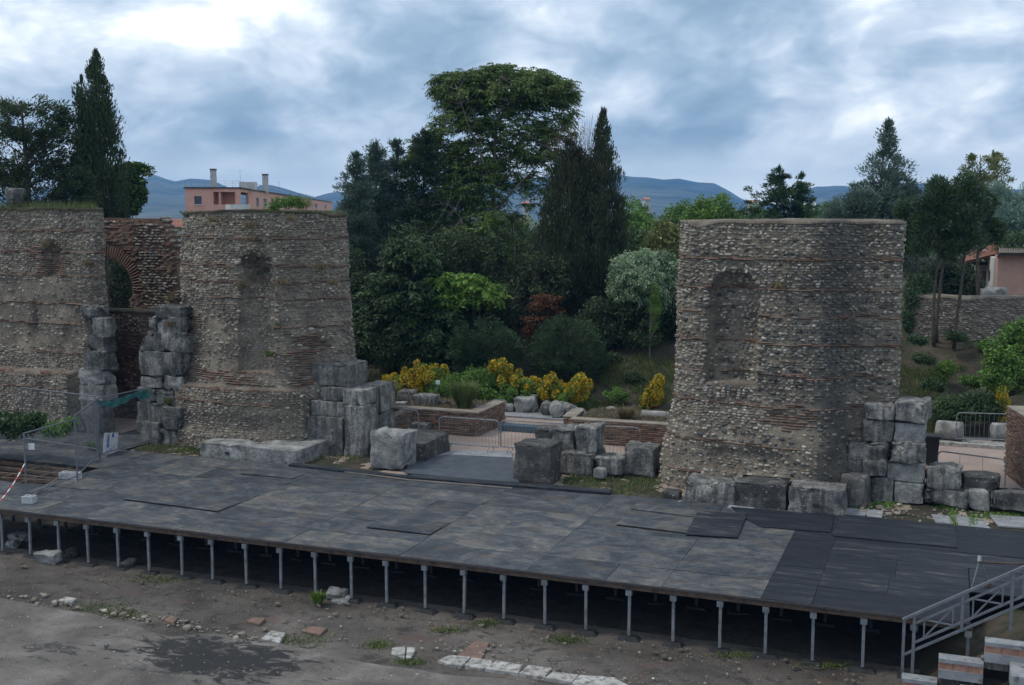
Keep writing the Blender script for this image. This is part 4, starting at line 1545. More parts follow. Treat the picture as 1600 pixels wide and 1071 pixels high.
pA, pB = G(575, 672, 0), G(720, 692, 0)
pC = G(798, 660, 0)
zpl = .78
pA = np.array([2.0, 13.7, 0])
pB = np.array([7.0, 13.75, 0])
brick_wall('planter_wall', 'old brick retaining wall of the left planter, with a grey tuft on it', pA, pB, zpl, .4, 51)
brick_wall('planter_wall', 'short brick return wall at the right end of the left planter', pB + (.0, .42, 0), pB + (0, 2.6, 0), zpl, .4, 52)
pD = np.array([10.35, 13.95, 0])
brick_wall('planter_wall', 'old brick wall of the right planter behind the lower block row', pD, pD + (4.6, .2, 0), .74, .4, 53)
brick_wall('planter_wall', 'hidden return wall at the left end of the right planter', pD + (0, .45, 0), pD + (-.15, 1.9, 0), .74, .4, 54)
# earth in the planters
single('planter_soil', MB().prism([(2.0, 14.05), (6.65, 14.1), (6.65, 16.6), (1.5, 16.6)], .1, .74).vf, M['soil'], kind='structure')
single('planter_soil', MB().prism([(10.5, 14.3), (15, 14.5), (15, 17.0), (10.3, 16.6)], .1, .71).vf, M['soil'], kind='structure')
brick_wall('slanted_wall', 'low slanting reddish brick wall end behind the left stack', V(596, 684, 12.2) * (1, 1, 0), V(641, 668, 12.9) * (1, 1, 0), .45, .5, 55, slope=.95)
pb('low grey stone lying behind the barrier below the left planter', 640, 663, 667, 679, 13.2, .4, rough=.04, rnd=.08)
# brick wall at the far right
q0 = G(1570, 737, 0)
brick_wall('brick_pillar', 'tall reddish brick wall end running out of the picture at the right edge', q0, q0 + (1.0, -4.5, 0), 1.98, .55, 56)
mb = MB().box(q0 + (.35, -.0, .0) + (0, .1, .97), (.10, .12, 1.9))
# pale curb and paths in the yard
c1_, c2_ = G(797, 648, 0), G(893, 655, 0)
single('yard_curb', MB().prism([(5.2, 17.75), (9.9, 17.75), (9.7, 18.7), (5.2, 18.7)], -.05, .0).vf, M['greyslab'], kind='structure')
single('yard_curb', MB().prism([(21.0, 18.0), (29, 18.0), (29, 18.8), (21.0, 18.8)], -.05, .05).vf, M['slab'], kind='structure')
single('threshold_slab', MB().prism([tuple(G(*p, 0)[:2]) for p in ((640, 722), (800, 722), (800, 706), (712, 704))], -.06, .012).vf, M['greyslab'],
       'pale worn stone threshold at the far end of the dark ramp', 'threshold')
q = [V(720, 658, 14.6), V(850, 663, 14.6), V(850, 673, 14.4), V(718, 668, 14.4)]
single('blue_sheet', MB().box((8.35, 15.3, .06), (2.1, .5, .2), rotz(0)).vf, M['bluesheet'], 'flat blue-grey sheeted box between the two brick planters', 'box')

# ---------------------------------------------------------------- far-right masonry wall on the bank
wl = V(1442, 517, 26.5)
wr = V(1598, 515, 26.5)
ruin('garden_wall', 'low grey coursed stone wall on top of the bank before the cottage', [
    (wl[0] - .4, 27.3), (wl[0] - .4, 26.6), (wl[0], 26.45), (wl[0] + 1.2, 26.45), (wr[0] - .1, 26.5), (wr[0], 26.6), (wr[0], 27.3)], V(1500, 466, 26.5)[2], z0=1.7,
     seed=61, stone=(.2, .09), smooth_n=0, rough=.06, cat='wall', topf=lambda p: V(1500, 466, 26.5)[2] + .1 * math.sin(p[0] * 3.1) * math.sin(p[0] * 1.3), step=.09)

# ---------------------------------------------------------------- column drums and stones along the yard
def drum(label, p, r, L, ang, m='block', flutes=0, standing=False):
    n_ = 40 if flutes else 20
    a_ = np.linspace(0, 2 * math.pi, n_, endpoint=False)
    rr = r * (1 - .07 * (np.cos(a_ * 20 / 1) > 0) * (1 if flutes else 0))
    rings = []
    for t_, k_ in ((-.5, .0), (-.5, .9), (-.46, 1), (-.2, 1), (.2, 1.0), (.46, 1), (.5, .9), (.5, .0)):
        rings.append(np.stack([np.full(n_, t_ * L), np.cos(a_) * rr * k_, np.sin(a_) * rr * k_], 1))
    P = np.vstack(rings)
    P += vnoise(P + BLK[0], 4, BLK[0], 3)[:, None] * .02
    k_ = len(rings)
    i_ = np.arange((k_ - 1) * n_)
    rI, cI = i_ // n_, i_ % n_
    c2 = (cI + 1) % n_
    F = np.stack([rI * n_ + cI, rI * n_ + c2, (rI + 1) * n_ + c2, (rI + 1) * n_ + cI], 1)
    BLK[0] += 1
    P = P @ rotz(ang).T + np.array(p) + (0, 0, r)
    return single('column_drum', (P, F), M[m], label, 'column drum', 'column drums and stones along the yard')


def gp(px, py, z=0):
    return G(px, py, z)


drum('smooth grey column drum lying second in the row right of the squared stone', gp(869, 649), .25, .7, -1.25)
drum('grey column drum lying in the middle of the row before the yellow bushes', gp(854, 647), .24, .7, -1.3)
drum('thick pale column drum with its round end to the viewer', gp(862, 648) + (.3, -.3, 0), .28, .8, -1.2, 'whiteblock')
drum('brownish column drum leaning against the thick pale one', gp(885, 650), .26, .95, -.75)
drum('small pale column drum at the right end of the row', gp(895, 652), .19, .9, -.15, 'whiteblock')
drum('fluted column drum lying behind the lone black bin', gp(1483, 689), .34, .85, -.15, 'whiteblock', 1)
drum('round grey stone end half hidden by the right brick wall', gp(1563, 690), .32, .6, .2, 'whiteblock')
drum('fluted white column piece lying left of the niche pier', gp(1024, 660, .5), .2, 1.0, .05, 'whiteblock', 1)
for lb, px, py, wd, hh, z in (('squared pale stone in the middle of the yard row', 815, 645, .74, .56, 0), ('small stone on top end of the yard row behind the squared one', 832, 642, .3, .62, 0),
                              ('rough boulder first from the left in the yard row', 756, 642, .5, .33, 0), ('second rough boulder in the yard row', 776, 643, .62, .38, 0),
                              ('third rough boulder touching the squared pale stone', 793, 644, .42, .3, 0), ('long grey stone bench beside the thin lamp', 659, 634, 1.05, .38, .72),
                              ('dark angular stone left of the long grey stone bench', 631, 630, .6, .42, .72), ('flat white stone below the dark angular stone', 620, 634, .5, .1, .72),
                              ('flat round white stone right of the thin lamp', 692, 634, .5, .07, .72), ('white boulder left of the fluted piece by the niche pier', 951, 652, .4, .32, .3),
                              ('white stone at the foot of the bank left of the niche pier', 968, 655, .3, .16, .3), ('small pale stone on the left planter beside the tuft', 745, 638, .3, .1, .72)):
    p = gp(px, py, z)
    block(lb, p[0] - wd / 2, p[0] + wd / 2, p[1], p[1] + min(wd, .6), p[2] - .03, p[2] + hh, rough=.06, rnd=.14, m='whiteblock' if 'white' in lb or 'pale' in lb else 'block',
          group='column drums and stones along the yard', name='loose_stone', cat='stone', rot=.1)

# thin lamp
p = gp(683, 634, .72)
T_ = Thing('yard_lamp', 'thin bent post with a small white floodlight behind the left planter', 'lamp', p)
T_.add('post', MB().tube([p, p + (.02, 0, .3), p + (-.03, 0, .6), p + (.03, 0, .8)], .018).vf, M['railpaint'])
T_.add('lamp_head', MB().box(p + (.05, -.03, .86), (.16, .1, .12), rotz(.4)).vf, M['tapewhite'])

# bin
p = gp(1455, 724) + (0.0, 0, 0)
T_ = Thing('rubbish_bin', 'black plastic wheeled bin half hidden behind the right stack', 'bin', p)
a_ = [(-.2, -.2), (.2, -.2), (.2, .2), (-.2, .2)]
T_.add('body', (np.array([(x * .85 + p[0], y * .85 + p[1], 0) for x, y in a_] + [(x * 1.1 + p[0], y * 1.1 + p[1], .82) for x, y in a_]),
                [(3, 2, 1, 0), (4, 5, 6, 7), (0, 1, 5, 4), (1, 2, 6, 5), (2, 3, 7, 6), (3, 0, 4, 7)]), M['plastic'])
T_.add('lid', MB().box(p + (0, 0, .86), (.52, .52, .06)).box(p + (0, -.27, .84), (.3, .05, .04)).vf, M['plastic'])


# ---------------------------------------------------------------- crowd barriers
def barrier(label, a_, b_, h=1.05, z=0.0, bars=18):
    a_, b_ = np.array(a_, float), np.array(b_, float)
    a_[2] = b_[2] = z
    L = np.linalg.norm(b_ - a_)
    u_ = (b_ - a_) / L
    n_ = np.array([-u_[1], u_[0], 0])
    T_ = Thing('crowd_barrier', label, 'barrier', (a_ + b_) / 2, 'steel crowd barriers')
    r = .14
    up = np.array([0, 0, 1.0])
    z0 = .17
    pts = [a_ + up * z0]
    pts += [a_ + up * (h - r)] + [a_ + u_ * r * (1 - math.cos(t)) + up * (h - r + r * math.sin(t)) for t in (.5, 1.0)] + [a_ + u_ * r + up * h]
    pts += [b_ - u_ * r + up * h] + [b_ - u_ * r * (1 - math.cos(t)) + up * (h - r + r * math.sin(t)) for t in (1.0, .5)] + [b_ + up * (h - r), b_ + up * z0]
    T_.add('frame', MB().tube(pts + [pts[0]], .021, 6, False).vf, M['steel'])
    me_ = new_mesh('bar', *MB().tube([(0, 0, z0), (0, 0, h)], .0048, 4).vf, M['steel'])
    for k_ in range(1, bars):
        T_.inst('bar', me_, a_ + u_ * L * k_ / bars)
    for s_ in (.14, .86):
        c = a_ + u_ * L * s_
        T_.add('foot', MB().tube([c + n_ * .3, c + n_ * .22 + up * .12, c + up * z0, c - n_ * .22 + up * .12, c - n_ * .3], .014, 5).vf, M['steel'])
    return T_


def onz(px, py, y):
    p = V(px, py, y)
    return p


y_ = 11.6
def at_ground(px, py):
    return G(px, py, 0)


barrier('crowd barrier nearest to the left stack, its left end hidden', (3.1, 12.6, 0), (5.55, 12.0, 0))
barrier('crowd barrier right behind the far end of the dark ramp', (6.65, 11.3, 0), (8.75, 11.35, 0))
barrier('crowd barrier meeting the one behind the ramp, half hidden by blocks', (8.78, 11.45, 0), (11.0, 11.55, 0))
barrier('crowd barrier between the upper block row and the niche pier', (11.2, 11.55, 0), (13.35, 11.75, 0))
barrier('crowd barrier behind the fluted drum near the brick wall', G(1493, 693) * (1, 1, 0), G(1625, 697) * (1, 1, 0))
barrier('lower crowd barrier just behind the low block row at the right', G(1463, 762) * (1, 1, 0) + (0, .3, 0), G(1570, 778) * (1, 1, 0) + (0, .3, 0), h=1.0, bars=3)


# ---------------------------------------------------------------- mesh fence at the left
def mesh_panel(label, a_, b_, h=1.95, extra=None):
    a_, b_ = np.array(a_, float), np.array(b_, float)
    a_[2] = b_[2] = 0
    L = np.linalg.norm(b_ - a_)
    u_ = (b_ - a_) / L
    up = np.array([0, 0, 1.0])
    T_ = Thing('mesh_fence', label, 'fence panel', (a_ + b_) / 2, 'mesh fence panels at the left end of the stage')
    for q in (a_, b_):
        T_.add('post', MB().tube([q, q + up * h], .023, 6).vf, M['railpaint'])
    T_.add('rail', MB().tube([a_ + up * (h - .02), b_ + up * (h - .02)], .02, 6).vf, M['railpaint'])
    T_.add('rail', MB().tube([a_ + up * .15, b_ + up * .15], .02, 6).vf, M['railpaint'])
    mb = MB()
    nv = int(L / .075)
    for k_ in range(1, nv):
        c = a_ + u_ * L * k_ / nv
        mb.bar(c + up * .15, c + up * (h - .02), .0035, .0035)
    for k_ in range(1, 9):
        c = up * (.15 + (h - .17) * k_ / 9)
        mb.bar(a_ + c, b_ + c, .0035, .0035)
    T_.add('wire_mesh', mb.vf, M['railpaint'], kind='stuff')
    return T_, a_, b_, u_


fA, fB, fC, fD = G(42, 781), G(121, 752), G(155, 717), G(236, 694)
mesh_panel('mesh fence panel nearest the viewer with a small white tag', fA, fB, 1.85)
mesh_panel('middle mesh fence panel running back beside the open floor', fB + (-.05, .05, 0), fC, 1.93)
fT, fa, fb, fu = mesh_panel('gate-like mesh fence panel with torn green netting before the doorway', fC + (.05, 0, 0), fD, 1.95)
mesh_panel('mesh fence panel at the back running left from the gate panel', fC + (-.6, .6, 0), fC + (-4.2, 1.2, 0), 1.9)
# green netting: a hanging fold of cloth
n_ = 24
P = []
for j in range(5):
    for i in range(n_):
        t_ = i / (n_ - 1)
        sag = .2 * math.sin(math.pi * min(t_ * 1.25, 1)) * (1 if t_ < .8 else 1)
        topz = 1.9 - .03 * math.sin(t_ * 9)
        dep = .12 + sag * .6 if t_ < .75 else .3
        z_ = topz - (sag * .6 if t_ < .7 else sag * .2) - dep * j / 4
        q = fa + fu * np.linalg.norm(fb - fa) * t_ + np.array([.03 * math.sin(t_ * 30 + j), -.03 - .02 * math.sin(t_ * 20 + j * 2), 0])
        P.append((q[0], q[1], z_))
F = [(j * n_ + i, j * n_ + i + 1, (j + 1) * n_ + i + 1, (j + 1) * n_ + i) for j in range(4) for i in range(n_ - 1)]
mb = MB().raw(P, F)
single('green_netting', mb.vf, M['net'], 'torn green plastic netting sagging from the top of the gate panel', 'netting', smooth=True)
# safety sign leaning on the post
s0, s1 = G(161, 714, .02), G(183, 704, .02)
up = np.array([-.03, .18, .97])
u_ = (s1 - s0) / np.linalg.norm(s1 - s0)
T_ = Thing('safety_sign', 'white safety sign with blue and yellow pictograms leaning on the fence post', 'sign', s0)
h_ = .68
w_ = np.linalg.norm(s1 - s0)
nrm = np.cross(u_, up)
nrm /= np.linalg.norm(nrm)
if nrm @ (EYE - s0) < 0:
    nrm = -nrm
c = s0 + u_ * w_ / 2 + up * h_ / 2
T_.add('board', MB().bar(c - up * h_ / 2, c + up * h_ / 2, w_, .012, nrm).vf, M['signwhite'])


def disc(cx_, cz_, r, m, name, n_=14, tri=False):
    k_ = 3 if tri else n_
    o_ = s0 + u_ * w_ * cx_ + up * h_ * cz_ + nrm * .009
    Vt = [tuple(o_ + u_ * r * math.cos(a + (math.pi / 2 if tri else 0)) + up * r * math.sin(a + (math.pi / 2 if tri else 0))) for a in np.linspace(0, 2 * math.pi, k_, endpoint=False)]
    T_.add(name, (np.array(Vt), [tuple(range(k_))]), M[m])


for cx_, cz_ in ((.28, .86), (.28, .66), (.28, .45), (.62, .84)):
    disc(cx_, cz_, .078, 'signblue', 'pictogram')
for cx_, cz_ in ((.28, .86), (.28, .66), (.28, .45)):
    o_ = s0 + u_ * w_ * cx_ + up * h_ * cz_ + nrm * .013
    T_.add('pictogram_figure', MB().bar(o_ - up * .03, o_ + up * .012, .03, .002, nrm).bar(o_ + up * .018, o_ + up * .036, .018, .002, nrm).vf, M['signwhite'])
for cx_, cz_ in ((.5, .2), (.68, .25), (.3, .16)):
    o_ = s0 + u_ * w_ * cx_ + up * h_ * cz_ + nrm * .009
    T_.add('hand_symbol', MB().bar(o_ - u_ * .04 - up * .03, o_ + u_ * .04 + up * .03, .03, .002, nrm).bar(o_ - u_ * .03 + up * .02, o_ + u_ * .03 - up * .02, .025, .002, nrm).vf, M['signblue'])
for cx_, cz_ in ((.84, .9), (.88, .14)):
    disc(cx_, cz_, .065, 'signyellow', 'warning_triangle', tri=True)


def tag_on(p, label):
    single('paper_tag', MB().box(p, (.16, .01, .18), rotz(.4)).vf, M['tapewhite'], label, 'tag')


tag_on(fA + (fB - fA) * .13 + (.03, -.03, 1.42), 'small white paper tag tied to the nearest fence panel')
# concrete feet
def foot_block(p, label, rot, L=.42):
    T_ = Thing('fence_foot', label, 'concrete foot', p, 'concrete feet of the mesh fence')
    mb = MB()
    for dy in (-.09, .09):
        mb.box(p + rotz(rot) @ np.array([0, dy, .1]), (L, .05, .19), rotz(rot))
    mb.box(p + (0, 0, .03), (L, .13, .05), rotz(rot))
    for dx in (-L / 2 + .03, L / 2 - .03, 0):
        mb.box(p + rotz(rot) @ np.array([dx, 0, .1]), (.05, .13, .17), rotz(rot))
    T_.add('block', mb.vf, M['cementblock'])


foot_block(G(46, 786), 'hollow pale concrete block holding the nearest fence post', .2, .32)
foot_block(G(110, 748), 'long pale concrete foot under the second fence post', .1, .62)
# brace tube and tape
single('brace_tube', MB().tube([G(52, 776) + (0, 0, .05), G(98, 749) + (0, 0, .12)], .02, 6).vf, M['steel'], 'loose grey brace tube lying from the hollow block to the long foot', 'tube')
mbr, mbw = MB(), MB()
ta, tb = fA + (.0, 0, 1.02), G(0, 792) + (-.2, 0, .0)
N_ = 12
T_ = Thing('barrier_tape', 'red and white warning tape hanging from the nearest fence post', 'tape', fA)
for k_ in range(N_):
    p0 = ta + (tb - ta) * k_ / N_ - np.array([0, 0, .12 * math.sin(math.pi * k_ / N_)])
    p1 = ta + (tb - ta) * (k_ + 1) / N_ - np.array([0, 0, .12 * math.sin(math.pi * (k_ + 1) / N_)])
    (mbr if k_ % 2 else mbw).bar(p0, p1, .045, .004)
T_.add('red_band', mbr.vf, M['tapered'])
T_.add('white_band', mbw.vf, M['tapewhite'])

# ---------------------------------------------------------------- bar on the right corner of the deck
p = G(1519, 919)
q = G(1531, 912)
top = p + (.12, .05, .62)
T_ = Thing('tube_trestle', 'rusty tube trestle with a horizontal pipe on the right deck corner', 'trestle', p)
T_.add('leg', MB().tube([p, top], .022, 6).vf, M['steel'])
T_.add('leg', MB().tube([p + (.32, .2, 0), top + (.02, .02, 0)], .022, 6).vf, M['steel'])
T_.add('pipe', MB().tube([top + (.05, .05, -.08), top + (2.2, .35, -.02)], .02, 6).vf, M['rust'])
T_.add('coupler', MB().tube([top + (0, -.03, -.06), top + (0, .06, .04)], .045, 8).vf, M['steel'])
T_.add('base_clamp', MB().box(p + (.32, .2, .07), (.1, .1, .14)).vf, M['rust'])

# ---------------------------------------------------------------- handrail and tiers at the lower right
YR = -.42
r0, r1 = V(1413, 968, YR), V(1600, 887, YR)
sl = (r1[2] - r0[2]) / (r1[0] - r0[0])
T_ = Thing('handrail', 'grey painted steel handrail with crossed panels beside the tiers', 'handrail', (r0[0], YR, -1.25))


def rp(x, dz=0.0, y=YR):
    return np.array([x, y, r0[2] + (x - r0[0]) * sl + dz])


xe = r0[0] + 4.2
T_.add('top_rail', MB().bar(rp(r0[0] - .03, .01), rp(xe, .01), .07, .045).vf, M['railpaint'])
T_.add('upper_bar', MB().bar(rp(r0[0] + .17, -.17), rp(xe, -.17), .04, .04).vf, M['railpaint'])
T_.add('middle_bar', MB().bar(rp(r0[0] + .17, -.55), rp(xe, -.55), .04, .04).vf, M['railpaint'])
T_.add('bottom_bar', MB().bar(rp(r0[0], -.70), rp(xe, -.70), .045, .045).vf, M['railpaint'])
px_ = [r0[0], r0[0] + .18]
xs_ = [V(1504, 950, YR)[0], V(1582, 920, YR)[0], V(1582, 920, YR)[0] + .98, V(1582, 920, YR)[0] + 1.96]
for k_, x in enumerate(px_):
    T_.add('post', MB().bar((x, YR + .003 * k_, -1.25), rp(x, -.01), .055, .055).vf, M['railpaint'])
for k_, x in enumerate(xs_):
    T_.add('post', MB().bar(rp(x, -.72 if k_ == 0 else -1.1), rp(x, -.01), .055, .055).vf, M['railpaint'])
allx = [px_[1]] + xs_
for a0, a1 in zip(allx[:-1], allx[1:]):
    g_ = .16
    T_.add('baluster', MB().bar(rp(a0 + g_ + .02, -.55), rp(a0 + g_ + .02, -.17), .03, .03).vf, M['railpaint'])
    T_.add('baluster', MB().bar(rp(a1 - g_, -.55), rp(a1 - g_, -.17), .03, .03).vf, M['railpaint'])
    T_.add('cross_bar', MB().bar(rp(a0 + g_ + .03, -.53, YR + .002), rp(a1 - g_, -.19, YR + .002), .028, .028).vf, M['railpaint'])
    T_.add('cross_bar', MB().bar(rp(a0 + g_ + .03, -.19, YR - .004), rp(a1 - g_, -.53, YR - .004), .026, .026).vf, M['railpaint'])
# striped tiers
def tier(label, x0, x1, ztop, y0=-1.05, y1=-.78, h=.62, hollow=None):
    T_ = Thing('tier_block', label, 'tier', (x0, y0, ztop - h), 'striped tier blocks at the lower right')
    T_.add('top_slab', MB().box(((x0 + x1) / 2, (y0 + y1) / 2, ztop - .035), (x1 - x0, y1 - y0 + .02, .07)).vf, M['greyslab'])
    n_ = max(2, int((x1 - x0) / .25))
    for k_ in range(n_):
        a_ = x0 + (x1 - x0) * k_ / n_
        b_ = x0 + (x1 - x0) * (k_ + 1) / n_
        T_.add('brick', MB().box(((a_ + b_) / 2, (y0 + y1) / 2 + .005 + .004 * (k_ % 2), ztop - .135), (b_ - a_ - .006, y1 - y0, .124)).vf, M['brickstripe'])
    T_.add('lower_slab', MB().box(((x0 + x1) / 2, (y0 + y1) / 2 - .01, ztop - .285), (x1 - x0, y1 - y0 + .02, .17)).vf, M['greyslab'])
    if hollow:
        T_.add('riser', MB().box((hollow, (y0 + y1) / 2 + .12, ztop - .47), (x1 - x0, y1 - y0 - .1, .195)).vf, M['block'])
    return T_


xa_, xb_, xc_ = V(1409, 1053, -1.05)[0], V(1467, 1022, -1.05)[0], V(1540, 995, -1.05)[0]
za_, zb_, zc_ = V(1440, 1064, -1.05)[2], V(1500, 1033, -1.05)[2], V(1570, 1007, -1.05)[2]
tier('lowest striped brick and stone tier block at the foot of the handrail', xa_, xb_ - .01, za_, hollow=(xa_ + xb_) / 2)
tier('middle striped brick and stone tier block below the handrail', xb_, xc_ - .01, zb_, hollow=(xb_ + xc_) / 2)
tier('upper striped brick and stone tier block at the right edge', xc_, xc_ + 1.1, zc_, hollow=xc_ + .5)
for lb, x0, x1, zt in (('pale flat step in front of the middle striped tier block', xb_ + .38, xc_ + .2, zb_ - .42), ('pale flat step in front of the upper striped tier block', xc_ + .42, xc_ + 1.6, zc_ - .30)):
    block(lb, x0, x1, -1.75, -1.06, zt - .35, zt, rough=.012, rnd=.02, m='greyslab', name='step', cat='step')
tier('lower striped tier block cut by the right corner of the picture', xc_ + .0, xc_ + 1.6, zc_ - .75, y0=-2.3, y1=-1.76)
# earth bank under the handrail
n_ = 40
A, B = np.meshgrid(np.linspace(21.95, 28, n_), np.linspace(-.5, 2.4, n_))
Z = -1.25 + (A - 21.95) * sl * 1.0 + vnoise(np.stack([A.ravel(), B.ravel(), 0 * A.ravel()], 1), 2, 6, 4).reshape(A.shape) * .12 - np.clip(B - 1.0, 0, 2) * .1 - .05
Z = np.minimum(Z, np.where(B > 1.4, -.3, 5))
Vt = np.stack([A.ravel(), B.ravel(), Z.ravel()], 1)
i_ = np.arange((n_ - 1) ** 2)
a_ = (i_ // (n_ - 1)) * n_ + i_ % (n_ - 1)
single('earth_slope', (Vt, np.stack([a_, a_ + 1, a_ + 1 + n_, a_ + n_], 1)), M['soil'], kind='structure', smooth=True)
A, B = np.meshgrid(np.linspace(xa_, 28, n_), np.linspace(-3.5, -.56, n_))
Z = -1.3 + np.clip(A - xa_ - .3, 0, 9) * sl * .75 - .25
Vt = np.stack([A.ravel(), B.ravel(), Z.ravel()], 1)
single('earth_slope', (Vt, np.stack([a_, a_ + 1, a_ + 1 + n_, a_ + n_], 1)), M['soil'], kind='structure', smooth=True)

# ---------------------------------------------------------------- floor slabs and rubble in the orchestra
def slab(pxs, label, m='slab', t=.025, group='slabs set in the orchestra floor'):
    q = [G(*p, -1.2) for p in pxs]
    k_ = len(q)
    mb = MB()
    c = sum(q) / k_
    mb.raw([tuple(p - (0, 0, .06)) for p in q] + [tuple(p + (0, 0, t - .012)) for p in q] + [tuple(c + (p - c) * .95 + (0, 0, t)) for p in q],
           [tuple(range(k_))[::-1], tuple(range(2 * k_, 3 * k_))] + [(i, (i + 1) % k_, (i + 1) % k_ + k_, i + k_) for i in range(k_)] +
           [(i + k_, (i + 1) % k_ + k_, (i + 1) % k_ + 2 * k_, i + 2 * k_) for i in range(k_)])
    single('floor_slab', mb.vf, M[m], label, 'slab', group)


slab([(611, 1024), (613, 1014), (634, 1011), (632, 1030)], 'left half of the cracked pale slab alone between the rubble and the white row')
slab([(634, 1030), (636, 1012), (650, 1014), (643, 1029)], 'right half of the cracked pale slab alone left of the white row')
slab([(684, 1033), (703, 1025), (735, 1028), (723, 1042), (700, 1039)], 'first white slab at the left end of the white slab row')
slab([(725, 1042), (737, 1029), (768, 1033), (770, 1040), (755, 1046)], 'second broken white slab below the brown tile strip')
slab([(757, 1046), (775, 1034), (817, 1040), (810, 1053)], 'third white slab, the largest clean one of the row')
slab([(811, 1053), (825, 1041), (863, 1045), (851, 1060)], 'fourth slab of the white row, cracked and yellowish')
slab([(852, 1060), (863, 1051), (904, 1056), (893, 1067)], 'fifth slab of the row, pinkish and worn flush')
slab([(894, 1068), (906, 1056), (960, 1060), (990, 1076), (905, 1078)], 'last white slab of the row at the lower edge')
slab([(712, 1027), (741, 1003), (765, 1004), (752, 1031)], 'brown tile strip crossing towards the white slab row', 'terracotta', .012)
slab([(408, 999), (424, 987), (447, 990), (437, 1006)], 'single beige slab lying loose at the end of the tar stain')
slab([(384, 971), (398, 965), (415, 967), (405, 976)], 'small reddish floor tile nearest the posts at the left', 'terracotta', .012)
slab([(470, 986), (486, 979), (512, 982), (500, 992)], 'reddish floor tile right of the beige slab', 'terracotta', .012)
slab([(256, 970), (268, 964), (279, 967), (270, 976)], 'little brown tile piece in the rubble line', 'terracotta', .03)
slab([(90, 940), (104, 934), (120, 937), (112, 943)], 'flat beige shard at the left end of the rubble line', 'slab', .03)
g = np.random.default_rng(77)


def rubble(name, n_, area, zf, smin, smax, m, kind='stuff', seed=1, label=None, cat=None):
    gg = np.random.default_rng(seed)
    Vs, Fs, vs, base = [], [], [], 0
    for _ in range(n_):
        px, py = area(gg)
        p = G(px, py, zf)
        if name == 'loose_gravel' and p[1] > -.05:
            continue
        tv, tf = STT[int(gg.integers(len(STT)))]
        sz = gg.uniform(smin, smax) * (.5 + gg.uniform() ** 3)
        S = tv[:, [0, 2, 1]] * (sz, sz * gg.uniform(.6, 1), sz * gg.uniform(.2, .5))
        Vs.append(S @ rotz(gg.uniform(0, 6)).T + p + (0, 0, sz * .08))
        Fs.append(tf[:, ::-1] + base)
        vs.append(np.full(len(tv), gg.uniform()))
        base += len(tv)
    single(name, (np.concatenate(Vs), np.concatenate(Fs)), M[m], label, cat, kind=kind, var=np.concatenate(vs))


def along(pts, wx, wy):
    pts = np.array(pts, float)

    def f(gg):
        t_ = gg.uniform(0, len(pts) - 1)
        i_ = int(t_)
        p = pts[i_] + (pts[min(i_ + 1, len(pts) - 1)] - pts[i_]) * (t_ - i_)
        return p[0] + gg.normal() * wx, p[1] + gg.normal() * wy
    return f


rubble('rubble_line', 190, along([(20, 938), (110, 948), (240, 968), (330, 985), (440, 1005)], 16, 6), -1.22, .03, .17, 'rubble_dull', seed=3,
       label='scattered line of stone shards across the orchestra floor', cat='rubble')
rubble('loose_gravel', 2600, lambda gg: (gg.uniform(0, 1600), gg.uniform(905, 1071)), -1.2, .012, .06, 'rubble_dull', seed=4, label='small dull loose stones strewn over the orchestra floor', cat='gravel')
rubble('post_debris', 260, along([(0, 880), (400, 932), (800, 985), (1380, 1062)], 25, 5), -1.2, .03, .12, 'mortar', seed=5, label='dark crumbs and debris along the feet of the stage posts', cat='debris')
rubble('bench_debris', 160, along([(700, 1010), (820, 1040), (1000, 1070)], 30, 6), -1.2, .02, .08, 'rubble', seed=6, label='tiny shards around the white slab row', cat='debris')
rubble('yard_debris', 120, along([(1320, 800), (1450, 803), (1600, 815)], 15, 5), -.02, .04, .2, 'rubble', seed=8, label='broken shards on the dirt before the right block row', cat='debris')
for lb, x0, y0, x1, y1, yy in (('white tilted rock before the third stage post from the left', 52, 864, 84, 888, -.3), ('pale rock under the stage at the left edge', 2, 850, 22, 868, .4),
                               ('flat pale rock under the stage behind the first posts', 12, 836, 40, 846, .9), ('small grey rock under the stage beside the third post', 95, 862, 112, 874, .3),
                               ('grey rock under the stage beside the sixth post', 185, 878, 202, 893, .2), ('pale lump of rubble before the green weed under the stage', 505, 926, 535, 944, -.1),
                               ('second pale lump of rubble beside the green weed', 514, 938, 540, 950, -.2)):
    pb(lb, x0, y0, x1, y1, yy, .35, rough=.08, rnd=.12, m='whiteblock' if 'white' in lb or 'pale' in lb else 'block', name='rock', cat='rock', tilt=.2, zmin=-1.26)
# ---------------------------------------------------------------- vegetation
def unit(a):
    return a / (np.linalg.norm(a, axis=-1, keepdims=True) + 1e-9)


def leaf_quads(C, Dr, L, W, g):
    """diamond leaves: base, side, tip, side"""
    n = len(C)
    Dr = unit(Dr)
    s = unit(np.cross(Dr, g.normal(size=(n, 3))))
    L = (L * g.uniform(.6, 1.3, n))[:, None]
    W = (W * g.uniform(.6, 1.3, n))[:, None]
    a = C - Dr * L / 2
    t = C + Dr * L / 2
    m = C - Dr * L * .05
    P = np.stack([a, m - s * W / 2, t, m + s * W / 2], 1).reshape(-1, 3)
    return P, np.arange(4 * n).reshape(n, 4)


